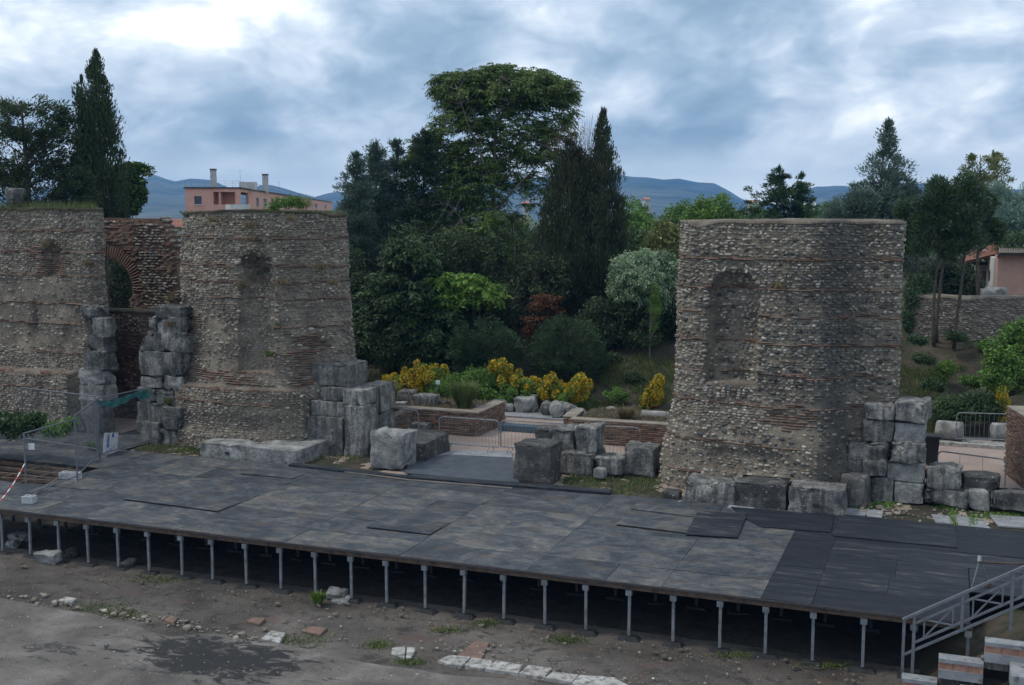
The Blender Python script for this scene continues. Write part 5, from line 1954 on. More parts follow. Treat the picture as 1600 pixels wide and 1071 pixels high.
def clump_cloud(cen, rad, per, L, W, mode, g, axis, updir=.4, hollow=.35):
    """cen (K,3), rad (K,3): leaves in and mostly near the skin of each clump"""
    K = len(cen)
    n = K * per
    k = np.repeat(np.arange(K), per)
    u = unit(g.normal(size=(n, 3)))
    r = g.uniform(hollow, 1.05, n)[:, None]
    P = cen[k] + u * rad[k] * r
    out = unit(P - axis(P))
    rnd = g.normal(size=(n, 3))
    up = np.array([0, 0, 1.0])
    if mode == 'out':
        d = out + u * .7 + up * updir + rnd * .35
    elif mode == 'up':
        d = up * 1.6 + out * .5 + rnd * .35
    elif mode == 'droop':
        d = u * .8 - up * .7 + rnd * .4
    else:
        d = u * .6 + rnd * .8
    V_, F_ = leaf_quads(P, d, L, W, g)
    cv = g.uniform(size=K)[k]
    var = np.clip(.5 * g.uniform(size=n) + .5 * cv, 0, 1)
    return V_, F_, np.repeat(var, 4)


def ground_z(p):
    return float(terrain(p[0], p[1]))


TS = [500]


def px_r(Z):
    return Z / 1800.0


def add_tree(name, label, cat, Z, trunk_px, clumps, material, mode='out', L=.16, W=.05, per=60, trunk_r=.16, top_py=None, bark='bark', updir=.4, nbr=60, group=None,
             lean=0.0, hollow=.3, branch_r=.03, trunk=True, crown='crown', base_z=None, extra=None, bare=None):
    """clumps: list of (center(3), radii(3)); trunk_px: photo x of the trunk"""
    TS[0] += 7
    g = np.random.default_rng(TS[0])
    cen = np.array([c for c, r in clumps])
    rad = np.array([r for c, r in clumps])
    b = D(trunk_px, 330, Z)
    bz = ground_z(b) if base_z is None else base_z
    b = np.array([b[0], b[1], bz - .05])
    T_ = Thing(name, label, cat, b, group)
    topz = cen[:, 2].max() if top_py is None else D(trunk_px, top_py, Z)[2]
    tx = np.array([b[0] + lean * 1.0, b[1], topz])

    def trunk_at(z):
        t = np.clip((z - b[2]) / max(topz - b[2], .1), 0, 1)
        w_ = .12 * np.sin(t * 5 + TS[0]) * (trunk_r > .05)
        return np.stack([b[0] + (tx[0] - b[0]) * t + w_, b[1] + w_ * .5 + 0 * t, b[2] + (topz - b[2]) * t], -1)
    if trunk:
        zs = np.linspace(b[2], topz, 9)
        T_.add('trunk', MB().tube(list(trunk_at(zs)), [trunk_r * (1 - .9 * i / 8) + .008 for i in range(9)], 8).vf, M[bark], smooth=True)
        mb = MB()
        idx = g.permutation(len(cen))[:nbr]
        for i in idx:
            c = cen[i]
            hd = np.linalg.norm((c - trunk_at(c[2]))[:2])
            s = trunk_at(max(b[2] + .2 * (topz - b[2]) * (mode != 'cone'), c[2] - hd * (.9 if mode != 'up' else 1.6)))
            mid = (s + c) / 2 + np.array([0, 0, -.06 * hd]) + g.normal(size=3) * .05 * hd
            mb.tube([s, mid, c], [branch_r * 1.2, branch_r * .8, branch_r * .35], 4, False)
        if mb.v:
            T_.add('branches', mb.vf, M[bark], kind='stuff' if len(idx) > 40 else None)
    axis = lambda P: trunk_at(P[:, 2] - .15) if trunk else np.repeat((cen.mean(0) - (0, 0, rad[:, 2].mean()))[None], len(P), 0)
    Vt, F, var = clump_cloud(cen, rad, per, L, W, mode, g, axis, updir, hollow)
    T_.add(crown, (Vt, F), M[material], var=var, kind='stuff')
    if extra:
        mat2, frac, sel = extra
        k = [i for i in range(len(cen)) if sel(cen[i], g)]
        if k:
            Vt, F, var = clump_cloud(cen[k], rad[k] * 1.08, int(per * frac), L, W, mode, g, axis, updir, .8)
            T_.add('blossom' if 'flower' in mat2 or 'yellow' in mat2 or 'blossom' in mat2 else 'turning_leaves', (Vt, F), M[mat2], var=var, kind='stuff')
    return T_, b, trunk_at, g


def cone(px, Z, py_top, py_bot, w_px, n, seed, prof=None, rc=.38, rz=.8, az_noise=.3, inner=.35, tiers=None):
    """clumps of a conical or columnar crown given by its extent in the photo"""
    g = np.random.default_rng(seed)
    top, bot = D(px, py_top, Z), D(px, py_bot, Z)
    R = w_px / 2 * px_r(Z)
    prof = prof or (lambda t: (1 - t) ** .8)
    out = []
    cx_, cy_ = bot[0], bot[1]
    H = top[2] - bot[2]
    while len(out) < n:
        t = g.uniform() ** 1.15
        rr = R * prof(t)
        if g.uniform() > (rr / R) * .9 + .12:
            continue
        if tiers:
            t = (math.floor(t * tiers) + g.normal() * .13 + .5) / tiers
            if not 0 <= t <= 1:
                continue
        a = g.uniform(0, 2 * math.pi)
        kk = 1 + az_noise * math.sin(3 * a + 9 * t + seed) * .6 + az_noise * g.normal() * .5
        r = rr * (inner + (1 - inner) * g.uniform() ** .6) * kk
        cr = rc * (.45 + .55 * min(1, rr / (R * .6) + .15)) * g.uniform(.75, 1.25)
        out.append(((cx_ + r * math.cos(a), cy_ + r * math.sin(a), bot[2] + H * t), (cr, cr, cr * rz)))
    out.append(((cx_, cy_, top[2] - .1), (rc * .25, rc * .25, rc * .7)))
    return out


def blob(ells, Z, n, seed, rc=.4, rz=.75, shell=.55):
    """clumps inside ellipsoids (px, py, rx_px, ry_px[, dz]) around the distance Z"""
    g = np.random.default_rng(seed)
    A = np.array([e[2] * e[3] for e in ells], float)
    A /= A.sum()
    out = []
    for _ in range(n):
        e = ells[g.choice(len(ells), p=A)]
        Ze = Z + (e[4] if len(e) > 4 else 0)
        c = D(e[0], e[1], Ze)
        k = px_r(Ze)
        u = unit(g.normal(size=3))
        r = g.uniform(shell, 1.0) ** .7
        cr = rc * g.uniform(.6, 1.3)
        rx, ry = max(e[2] * k - cr * .6, .05), max(e[3] * k - cr * .5, .05)
        p = c + CR * u[0] * rx * r + CF * u[1] * rx * r + np.array([0, 0, u[2] * ry * r])
        out.append((tuple(p), (cr, cr, cr * rz)))
    return out


# --- left, behind the wall
add_tree('dark_evergreen', 'broad black-green evergreen with a lumpy top at the left edge', 'tree', 48, 40,
         blob([(45, 190, 62, 42), (25, 245, 75, 60), (85, 235, 45, 50), (20, 168, 26, 18), (100, 185, 16, 28), (60, 290, 75, 45), (120, 300, 40, 50), (-60, 240, 60, 80)], 48, 420, 1, .42), 'f_black', 'out',
         L=.17, W=.055, per=75, trunk_r=.3)
add_tree('tall_cypress', 'tall pointed dark cypress rising behind the far-left wall', 'tree', 50, 158,
         cone(160, 50, 84, 345, 74, 330, 2, lambda t: min(1, (1 - t) * 1.55) ** .85, .34, 1.5, .2) + cone(136, 49, 122, 330, 40, 130, 22, lambda t: min(1, (1 - t) * 1.8) ** .8, .3, 1.4, .2), 'f_black', 'up',
         L=.19, W=.05, per=70, trunk_r=.2)
add_tree('ivy_snag', 'ivy-covered stump of a tree with a curling tip beside the tall cypress', 'tree', 52, 200,
         blob([(205, 300, 24, 40), (200, 275, 20, 22), (218, 262, 14, 8), (230, 268, 6, 8)], 52, 150, 3, .3), 'f_dark', 'rand', L=.15, W=.08, per=80, trunk_r=.15, extra=('f_green', .25, lambda c, g: g.uniform() < .5))

# --- middle group
for px, top, wd, Z, n, lb in ((562, 243, 96, 54, 520, 'leftmost blue-grey conifer, lowest of the group in the middle'),
                              (592, 226, 96, 56, 560, 'second blue-grey conifer from the left, with twin tips beside it'),
                              (622, 224, 96, 57, 560, 'third blue-grey conifer, slimmest tip of the middle group'),
                              (664, 208, 120, 56, 620, 'dark conifer close to the left side of the tallest tree')):
    add_tree('conifer', lb, 'tree', Z, px, cone(px, Z, top, 545, wd, n, int(px), lambda t: (1 - t) ** .45 * (.88 + .12 * math.sin(t * 40)), .45, .7, .45),
             'f_blue' if px < 650 else 'f_black', 'out', L=.2, W=.05, per=70, trunk_r=.16, updir=.55, extra=('f_blue', .3, lambda c, g: g.uniform() < .35) if px > 650 else None,
             group='conifers in the middle group')
add_tree('conifer', 'wide dark conifer behind the trunk of the tallest tree', 'tree', 60, 735, cone(735, 60, 245, 545, 160, 500, 91, lambda t: (1 - t) ** .5, .5, .7, .4), 'f_black', 'out', L=.2, W=.055, per=70,
         group='conifers in the middle group')
add_tree('conifer', 'small slender fir with bare trunk seen between tallest tree and cypresses', 'tree', 66, 850, cone(850, 66, 325, 520, 70, 110, 92, lambda t: (1 - t) ** .7, .42, .5, .3, tiers=9), 'f_blue', 'out', L=.2, W=.05, per=55,
         group='conifers in the middle group')


# --- tree of heaven with fronds
def frond_tufts(tips, outd, g, frl=.62, nf=9, pairs=7, lw=.05, ll=.15):
    C, Dd, vv = [], [], []
    for tip, od in zip(tips, outd):
        cv = g.uniform()
        for f in range(nf):
            a = g.uniform(0, 2 * math.pi)
            d0 = unit(np.array([math.cos(a), math.sin(a), g.uniform(-.5, 1.1)]) + od * .4)
            side = unit(np.cross(d0, (0, 0, 1.0)))
            p = np.array(tip, float)
            d = d0.copy()
            fl = frl * g.uniform(.7, 1.2)
            for q in range(pairs):
                p = p + d * fl / pairs
                d = unit(d + np.array([0, 0, -.24]))
                for s in (-1, 1):
                    C.append(p + side * s * ll * .45)
                    Dd.append(side * s + d * .35 + np.array([0, 0, -.35]) + g.normal(size=3) * .3)
                    vv.append(.45 * cv + .5 * g.uniform())
    V_, F_ = leaf_quads(np.array(C), np.array(Dd), ll, lw, g)
    return V_, F_, np.repeat(np.array(vv), 4)


def heaven_tree():
    Z = 56
    g = np.random.default_rng(1234)
    ells = [(785, 140, 100, 32, 0, 60), (730, 150, 52, 34, 0, 26), (765, 122, 40, 16, 0, 16), (835, 125, 38, 14, 0, 12), (700, 138, 28, 20, 0, 10), (880, 150, 24, 22, 0, 10), (800, 270, 46, 40, 1, 14), (840, 230, 34, 34, 0, 10), (850, 150, 48, 30, 0, 24), (770, 180, 75, 30, 1, 24), (715, 215, 50, 40, 0, 24), (870, 195, 36, 28, 0, 12), (665, 245, 35, 28, 0, 10),
            (800, 235, 50, 40, 1, 10), (745, 290, 55, 45, 0, 22), (700, 320, 45, 50, 0, 16), (860, 260, 26, 50, 0, 8), (830, 300, 22, 30, 0, 5), (760, 370, 40, 50, -1, 12), (800, 200, 60, 26, 0, 10),
            (700, 380, 60, 40, -1, 16), (740, 420, 50, 40, -1, 14), (800, 380, 40, 50, 1, 14), (770, 460, 60, 40, -1, 14), (690, 270, 50, 30, 1, 12), (740, 250, 50, 40, 1, 14)]
    b = D(785, 330, Z)
    b = np.array([b[0], b[1], ground_z(b)])
    T_ = Thing('tree_of_heaven', 'tallest tree, a feathery green tree with reddish seeds and a see-through crown', 'tree', b)
    P3 = lambda px, py, dz=0: D(px, py, Z + dz)
    # limbs: polylines in the photo's outline, given real depth
    limbs = [([(783, 560), (782, 480), (778, 410), (772, 350), (770, 290)], .2, .09, 0), ([(770, 290), (772, 240), (778, 200), (790, 165), (800, 135)], .09, .02, .3),
             ([(771, 300), (752, 250), (735, 205), (722, 165), (715, 140)], .07, .015, -1.0), ([(772, 260), (800, 225), (820, 190), (845, 160), (860, 140)], .06, .015, 1.0),
             ([(775, 330), (800, 300), (830, 270), (860, 235), (880, 200)], .06, .015, -.6), ([(772, 340), (740, 310), (705, 270), (680, 245), (662, 235)], .06, .015, .8),
             ([(778, 225), (765, 190), (755, 160), (752, 130)], .04, .012, 1.4), ([(779, 200), (785, 175), (775, 140), (780, 120)], .035, .01, -1.4),
             ([(774, 370), (750, 350), (720, 340), (700, 320)], .05, .012, -.9), ([(774, 290), (800, 270), (815, 240), (815, 200)], .04, .012, .2),
             ([(735, 205), (715, 200), (695, 190), (690, 170)], .03, .01, -1.0), ([(845, 160), (870, 165), (890, 180)], .025, .01, .9), ([(800, 300), (820, 310), (840, 320)], .03, .01, -.5)]
    pts_all = []
    first = True
    for pl, ra, rb, dz in limbs:
        k = len(pl)
        pts = [P3(px, py, dz * (i / (k - 1)) * 1.6) for i, (px, py) in enumerate(pl)]
        fine = []
        for i in range(k - 1):
            for t in (0, .5):
                fine.append(pts[i] * (1 - t) + pts[i + 1] * t + g.normal(size=3) * .03)
        fine.append(pts[-1])
        if first:
            fine[0][2] = b[2] - .1
        rs = [ra + (rb - ra) * i / (len(fine) - 1) for i in range(len(fine))]
        T_.add('trunk' if first else 'limb', MB().tube(fine, rs, 7).vf, M['palebark'], smooth=True)
        first = False
        pts_all += [p for p in fine]
    pts_all = np.array(pts_all)
    tips = []
    mb = MB()
    for e in ells:
        for _ in range(int(e[5] * 2.5)):
            u = unit(g.normal(size=3))
            r = g.uniform(.35, 1) ** .6
            k = px_r(Z)
            c = P3(e[0], e[1], e[4])
            p = c + CR * u[0] * e[2] * k * r + CF * u[1] * e[2] * k * .8 * r + np.array([0, 0, u[2] * e[3] * k * r])
            dd = np.linalg.norm(pts_all - p - (0, 0, -.3), axis=1)
            s = pts_all[dd.argmin()]
            mid = (s + p) / 2 + (0, 0, -.08 * dd.min())
            if dd.min() < 9:
                mb.tube([s, mid, p], [.02, .014, .007], 4, False)
            tips.append(p)
    T_.add('twigs', mb.vf, M['palebark'], kind='stuff')
    tips = np.array(tips)
    od = unit(tips - b - (0, 0, 5))
    Vt, F, var = frond_tufts(tips, od, g, lw=.065, ll=.19, pairs=6)
    T_.add('leaves', (Vt, F), M['f_ail'], var=var * .8, kind='stuff')
    seeds = tips[g.permutation(len(tips))[:190]]
    cen = np.repeat(seeds, 26, 0) + g.normal(size=(26 * len(seeds), 3)) * (.13, .13, .1)
    Vt, F = leaf_quads(cen, g.normal(size=cen.shape), .09, .04, g)
    T_.add('seed_clusters', (Vt, F), M['f_orange'], var=np.repeat(g.uniform(size=len(cen)), 4), kind='stuff')


heaven_tree()


def frond_shrub(name, label, ells, Z, n, material, seed, **k):
    g = np.random.default_rng(seed)
    cl = blob(ells, Z, n, seed, .1, 1, .3)
    tips = np.array([c for c, r in cl])
    b = D(ells[0][0], 330, Z)
    b = np.array([b[0], b[1], ground_z(b)])
    T_ = Thing(name, label, 'shrub', b)
    mb = MB()
    for p in tips[::2]:
        mb.tube([b + g.normal(size=3) * (.3, .3, 0), (b + p) / 2 + (0, 0, .3), p], [.025, .018, .008], 4, False)
    T_.add('stems', mb.vf, M['bark'], kind='stuff')
    Vt, F, var = frond_tufts(tips, unit(tips - b), g, **k)
    T_.add('leaves', (Vt, F), M[material], var=var, kind='stuff')


frond_shrub('frond_shrub', 'bright yellow-green fronds glowing in front of the dark conifers', [(735, 450, 55, 20), (700, 470, 40, 18), (760, 468, 30, 14), (630, 500, 24, 14), (690, 440, 30, 12)], 50, 60, 'f_bright', 61, frl=.7, lw=.09, ll=.24)
frond_shrub('frond_shrub', 'dark green fronded shrub low between the blue conifers and the gap', [(640, 450, 60, 50), (600, 500, 50, 50), (680, 520, 50, 40), (590, 540, 40, 30), (640, 400, 40, 30), (700, 540, 50, 30)], 50, 260, 'f_dark', 62, frl=.7, lw=.085, ll=.22)
frond_shrub('frond_shrub', 'rust-coloured dying fronds above the two round bushes', [(855, 480, 26, 18), (838, 500, 20, 20), (830, 520, 14, 12), (850, 470, 12, 14)], 49.5, 34, 'f_orange', 63, frl=.5, lw=.06, ll=.14)

# cypress pair
add_tree('columnar_cypress', 'right and tallest spire of the dark cypress pair', 'tree', 53, 940, cone(940, 53, 178, 505, 74, 520, 5, lambda t: min(1, (1 - t) * 1.9) ** .8 * (.75 + .25 * min(1, t * 4)), .3, 1.6, .22), 'f_cypress', 'up',
         L=.19, W=.045, per=70, trunk_r=.15)
add_tree('columnar_cypress', 'left blunt cypress of the pair, with brown bare shoots above', 'tree', 53.6, 892, cone(890, 53.6, 222, 515, 96, 620, 6, lambda t: min(1, (1 - t) * 2.6) ** .6 * (.75 + .25 * min(1, t * 4)), .3, 1.6, .22), 'f_cypress', 'up',
         L=.19, W=.045, per=70, trunk_r=.15)
g = np.random.default_rng(9)
p0 = D(905, 330, 53.6)
b0 = np.array([p0[0], p0[1], ground_z(p0)])
T_ = Thing('bare_shoots', 'thin leafless brown shoots sticking up between the cypress pair', 'shrub', b0)
mb = MB()
for _ in range(60):
    s = D(905 + g.normal() * 8, 340, 53.6)
    e = D(910 + g.normal() * 17, g.uniform(176, 235), 53.2 + g.normal() * .6)
    mb.tube([s, (s + e) / 2 + g.normal(size=3) * .12, e], [.02, .012, .005], 4, False)
T_.add('shoots', mb.vf, M['palebark'], kind='stuff')
T_.add('stem', MB().tube([b0 - (0, 0, .1), D(905, 400, 53.6), D(905, 330, 53.6)], [.06, .05, .04], 6).vf, M['bark'])
cen = np.array([D(888 + g.normal() * 18, g.uniform(200, 310), 52.6 + g.normal() * .5) for _ in range(1600)])
Vt, F = leaf_quads(cen, g.normal(size=cen.shape) + (0, 0, 1), .1, .035, g)
T_.add('brown_leaves', (Vt, F), M['f_orange'], var=np.repeat(g.uniform(size=len(cen)) * .5, 4), kind='stuff')

# white-flowering mound and others right of the cypresses
add_tree('flowering_bush', 'rounded bush covered with pale whitish blossom left of the niche pier', 'bush', 49.6, 1010,
         blob([(1010, 432, 52, 42), (985, 425, 34, 34), (1040, 430, 34, 38), (1020, 405, 30, 20), (965, 445, 16, 24), (1010, 460, 48, 24), (1055, 460, 20, 30), (1010, 440, 60, 34), (985, 462, 30, 22), (1035, 468, 34, 22)], 49.6, 470, 7, .32, .8, .75), 'f_flower', 'droop', L=.13, W=.06, per=110, trunk=False, extra=('f_dark', .5, lambda c, g: g.uniform() < .3))
add_tree('shrub', 'dark shade-filled shrub underneath the pale blossoming bush', 'bush', 49.4, 1000, blob([(1000, 490, 56, 42), (1045, 495, 40, 45), (960, 510, 40, 35), (1070, 470, 40, 60), (1000, 525, 60, 18), (940, 500, 40, 40)], 49.9, 430, 8, .45), 'f_black', 'rand', L=.15, W=.07, per=70, trunk=False)
add_tree('young_tree', 'slender young tree with a thin pale stem before the dark shrubs', 'tree', 48, 1018, blob([(1022, 490, 13, 40), (1024, 460, 7, 22)], 48, 34, 9, .22), 'f_green', 'up', L=.1, W=.035, per=45, trunk_r=.03, bark='palebark')
add_tree('round_bush', 'left of two round dark oleander-like bushes above the yellow flowers', 'bush', 48, 757, blob([(757, 535, 54, 46), (735, 550, 40, 32), (785, 550, 40, 34), (750, 580, 50, 18)], 48, 170, 10, .34, .8, .75), 'f_oleander', 'out', L=.15, W=.04, per=85, trunk_r=.06)
add_tree('round_bush', 'right and bigger of two round dark bushes above the yellow flowers', 'bush', 48, 885, blob([(885, 540, 60, 50), (860, 560, 40, 30), (918, 555, 36, 36), (885, 585, 50, 16)], 48, 200, 11, .34, .8, .75), 'f_oleander', 'out', L=.15, W=.04, per=85, trunk_r=.06)
add_tree('shrub', 'dark tangled undergrowth at the foot of the blue conifers', 'bush', 51, 600, blob([(600, 545, 50, 34), (660, 560, 50, 28), (560, 540, 34, 40), (700, 575, 50, 20)], 50, 230, 12, .42), 'f_dark', 'rand', L=.14, W=.07, per=70, trunk_r=.05)
add_tree('shrub', 'black-green undergrowth between the two round bushes and the conifers', 'bush', 52, 800, blob([(800, 470, 70, 50), (740, 480, 50, 40), (850, 440, 50, 50), (930, 530, 50, 40), (640, 400, 50, 60), (760, 410, 40, 50), (700, 400, 50, 50), (620, 470, 60, 50), (560, 450, 30, 60)], 52, 480, 13, .52), 'f_black', 'rand', L=.17, W=.08, per=75, trunk_r=.08)
add_tree('shrub', 'green ground shrub along the foot of the bank behind the stone row', 'bush', 46.8, 830, blob([(700, 600, 60, 22), (800, 612, 70, 24), (890, 625, 50, 18), (760, 590, 40, 20), (640, 610, 40, 18)], 46.8, 260, 14, .3), 'f_green', 'rand', L=.11, W=.06, per=70, trunk=False)

# yellow flowering shrubs
for px, Z, ells, n, lb in ((650, 46.4, [(640, 595, 32, 22), (672, 590, 26, 24), (655, 580, 16, 18), (610, 600, 16, 14), (694, 585, 10, 14)], 90, 'yellow-flowering shrub above the grey bench stone, leftmost'),
                           (790, 46.2, [(785, 582, 18, 20), (800, 595, 26, 16), (770, 575, 8, 12), (830, 602, 24, 14)], 80, 'middle yellow-flowering shrub with two upright sprays'),
                           (880, 45.8, [(862, 600, 16, 18), (880, 612, 32, 18), (905, 605, 22, 22), (908, 596, 14, 14), (850, 615, 16, 12)], 100, 'brightest yellow-flowering shrub right of the stone row'),
                           (1024, 45.5, [(1022, 618, 22, 18), (1030, 600, 12, 16), (1008, 630, 14, 10)], 50, 'small yellow-flowering shrub beside the flank of the niche pier')):
    add_tree('yellow_shrub', lb, 'shrub', Z, px, blob(ells, Z, int(n * 1.5), int(px), .15, 1.3, .1), 'f_green', 'rand', L=.11, W=.05, per=60, trunk=False,
             extra=('f_yellow', 1.5, lambda c, g: g.uniform() < .62), group='yellow-flowering shrubs at the foot of the bank')

# right side
add_tree('blue_conifer', 'tall ragged blue-green conifer above the niche pier', 'tree', 56, 1378, cone(1380, 56, 192, 420, 150, 420, 15, lambda t: (1 - t) ** .7 * (.8 + .2 * math.sin(t * 30)), .42, .75, .55, .25) +
         blob([(1400, 290, 30, 30), (1425, 300, 20, 24), (1340, 300, 20, 20)], 56, 80, 16, .38), 'f_blue', 'out', L=.18, W=.05, per=60, trunk_r=.14, updir=.8)
add_tree('blue_conifer', 'low wide blue-grey conifer left of the tall ragged one', 'tree', 55, 1330, blob([(1320, 330, 34, 30), (1350, 320, 36, 30), (1300, 345, 22, 20), (1345, 350, 40, 20)], 55, 190, 17, .42), 'f_blue', 'out', L=.18, W=.05, per=65, updir=.7)
for px, tpx, Z, ells, n, lb, by in ((1455, 1470, 45.2, [(1466, 300, 26, 26), (1455, 345, 34, 30), (1440, 380, 22, 22), (1475, 330, 26, 30), (1450, 320, 24, 24)], 120, 'slim dark pine with a leaning trunk, nearest to the niche pier', 0),
                                    (1463, 1476, 45.5, [(1480, 340, 24, 26), (1490, 370, 26, 22), (1465, 290, 14, 16), (1480, 390, 22, 18)], 110, 'second slim dark pine with a thin bare trunk', 0),
                                    (1505, 1505, 45, [(1508, 300, 28, 28), (1500, 345, 36, 32), (1520, 375, 26, 24), (1490, 385, 22, 16), (1512, 280, 12, 12), (1525, 320, 22, 30)], 140, 'slim dark pine with the straightest bare trunk before the garden wall', 0)):
    add_tree('slim_pine', lb, 'tree', Z, tpx, blob(ells, Z, n, int(px), .38), 'f_dark', 'out', L=.17, W=.045, per=60, trunk_r=.07, top_py=285, updir=.8, branch_r=.015, group='slim pines before the garden wall',
             extra=('f_blue', .4, lambda c, g: g.uniform() < .4))
add_tree('light_conifer', 'pale olive-green tree with two pointed tips at the upper right', 'tree', 86, 1530, cone(1512, 86, 245, 380, 80, 150, 18, lambda t: (1 - t) ** .6, .6, .8, .4) + cone(1545, 86, 240, 380, 90, 170, 19, lambda t: (1 - t) ** .55, .5, .8, .4),
         'f_olive', 'out', L=.22, W=.08, per=70, trunk_r=.15, updir=.8)
add_tree('silver_cypress', 'dense silvery blue-green cypress behind the tiled cottage roof', 'tree', 78, 1570, blob([(1570, 335, 38, 42), (1590, 350, 40, 36), (1550, 360, 26, 26), (1560, 305, 20, 22), (1610, 340, 30, 60)], 78, 300, 20, .5, .9, .7), 'f_bluelight', 'out',
         L=.24, W=.06, per=75, updir=.5)
add_tree('dark_bush', 'rounded black-green bush in front of the cottage wing', 'bush', 58, 1510, blob([(1495, 440, 42, 34), (1480, 450, 40, 28), (1518, 450, 22, 24), (1470, 415, 30, 26)], 58, 150, 23, .42), 'f_black', 'rand', L=.17, W=.08, per=75)
add_tree('shrub', 'yellow-green shrub glimpsed between niche pier and slim pines', 'bush', 60, 1440, blob([(1445, 380, 28, 22), (1425, 400, 16, 24), (1430, 350, 14, 16)], 60, 70, 24, .4), 'f_bright', 'rand', L=.16, W=.08, per=70)
add_tree('flowering_bush', 'pinkish-white blossom seen through the slim pines', 'bush', 63, 1450, blob([(1450, 352, 34, 12), (1490, 382, 22, 10), (1435, 430, 22, 28), (1460, 440, 20, 24)], 63, 90, 25, .34), 'f_dark', 'rand', L=.16, W=.08, per=50, extra=('f_blossom', 1.3, lambda c, g: g.uniform() < .75))
add_tree('shrub', 'bluish-green shrub pressed against the right edge of the niche pier', 'bush', 47, 1425, blob([(1428, 470, 18, 40), (1422, 500, 12, 20), (1440, 445, 16, 22)], 47, 70, 26, .34), 'f_oleander', 'rand', L=.14, W=.05, per=60)
add_tree('shrub', 'green leafy shrub below the garden wall at the right', 'bush', 47, 1512, blob([(1512, 545, 24, 26), (1530, 560, 16, 16)], 47, 60, 27, .32), 'f_dark', 'rand', L=.13, W=.06, per=70, trunk_r=.04)
add_tree('shrub', 'big leafy green shrub filling the right edge above the brick wall', 'bush', 41, 1580, blob([(1575, 560, 36, 50), (1590, 520, 22, 30), (1560, 590, 30, 26), (1610, 560, 30, 60)], 41, 200, 28, .34), 'f_green', 'rand', L=.13, W=.07, per=75, trunk_r=.05)
add_tree('shrub', 'dense green hedge-like shrub behind the fluted drum', 'bush', 41, 1510, blob([(1490, 640, 44, 24), (1530, 635, 40, 26), (1560, 645, 30, 22), (1470, 650, 20, 16)], 40.6, 190, 29, .3), 'f_dark', 'rand', L=.12, W=.06, per=75, trunk=False)
add_tree('shrub', 'small yellowish-green shrub on the bank right of the niche pier', 'bush', 43.5, 1475, blob([(1478, 575, 16, 14), (1470, 590, 12, 8)], 43.5, 30, 30, .26), 'f_bright', 'rand', L=.11, W=.05, per=55, trunk_r=.02)
add_tree('yellow_shrub', 'sparse yellow-flowering shrub just left of the brick wall', 'shrub', 40.2, 1568, blob([(1568, 640, 10, 20), (1566, 615, 7, 12)], 40.2, 26, 31, .2), 'f_green', 'up', L=.1, W=.04, per=50, trunk=False, extra=('f_yellow', .6, lambda c, g: True))

for px, py, r_, Z, m_, lb in ((1440, 560, 14, 43.5, 'f_dark', 'low dark weed clump on the bank close to the niche pier'), (1540, 540, 16, 45, 'f_green', 'leafy clump on the bank right below the garden wall'),
                              (1455, 600, 18, 42, 'f_dark', 'dark low clump on the bank above the fluted drum'), (1515, 595, 16, 42.5, 'f_green', 'green low clump halfway up the right bank'),
                              (990, 590, 16, 47.5, 'f_dark', 'low dark clump on the bank left of the niche pier'), (955, 560, 18, 49, 'f_dark', 'low dark clump under the cypress pair'), (960, 615, 18, 46, 'f_green', 'small green clump on the bank behind the white boulder'),
                              (1430, 530, 12, 45, 'f_oleander', 'grey-green clump at the top of the right bank'), (1490, 525, 14, 45, 'f_dark', 'dark clump at the foot of the slim pines')):
    add_tree('bank_weed', lb, 'shrub', Z, px, blob([(px, py, r_, r_ * .6), (px + r_ * .8, py + r_ * .3, r_ * .7, r_ * .4)], Z, 34, int(px * 3), .22), m_, 'rand', L=.12, W=.05, per=50, trunk=False, group='low clumps on the bank')
add_tree('shrub', 'green bush in the notch between arch ruin and weedy pier', 'bush', 56, 262, blob([(262, 392, 20, 26), (250, 375, 10, 10)], 56, 60, 46, .3), 'f_dark', 'rand', L=.14, W=.07, per=70, trunk=False)
for px, Z, ells, n, lb in ((1440, 52, [(1425, 330, 30, 26), (1450, 350, 36, 34), (1420, 370, 24, 30)], 130, 'dark leafy tree filling in behind the leaning slim pines'),
                           (1535, 54, [(1535, 320, 26, 30), (1545, 360, 30, 26), (1500, 320, 24, 24)], 120, 'dark leafy tree behind the straight slim pine')):
    add_tree('dark_tree', lb, 'tree', Z, px, blob(ells, Z, n, int(px), .36), 'f_dark', 'out', L=.17, W=.06, per=65, trunk_r=.1)
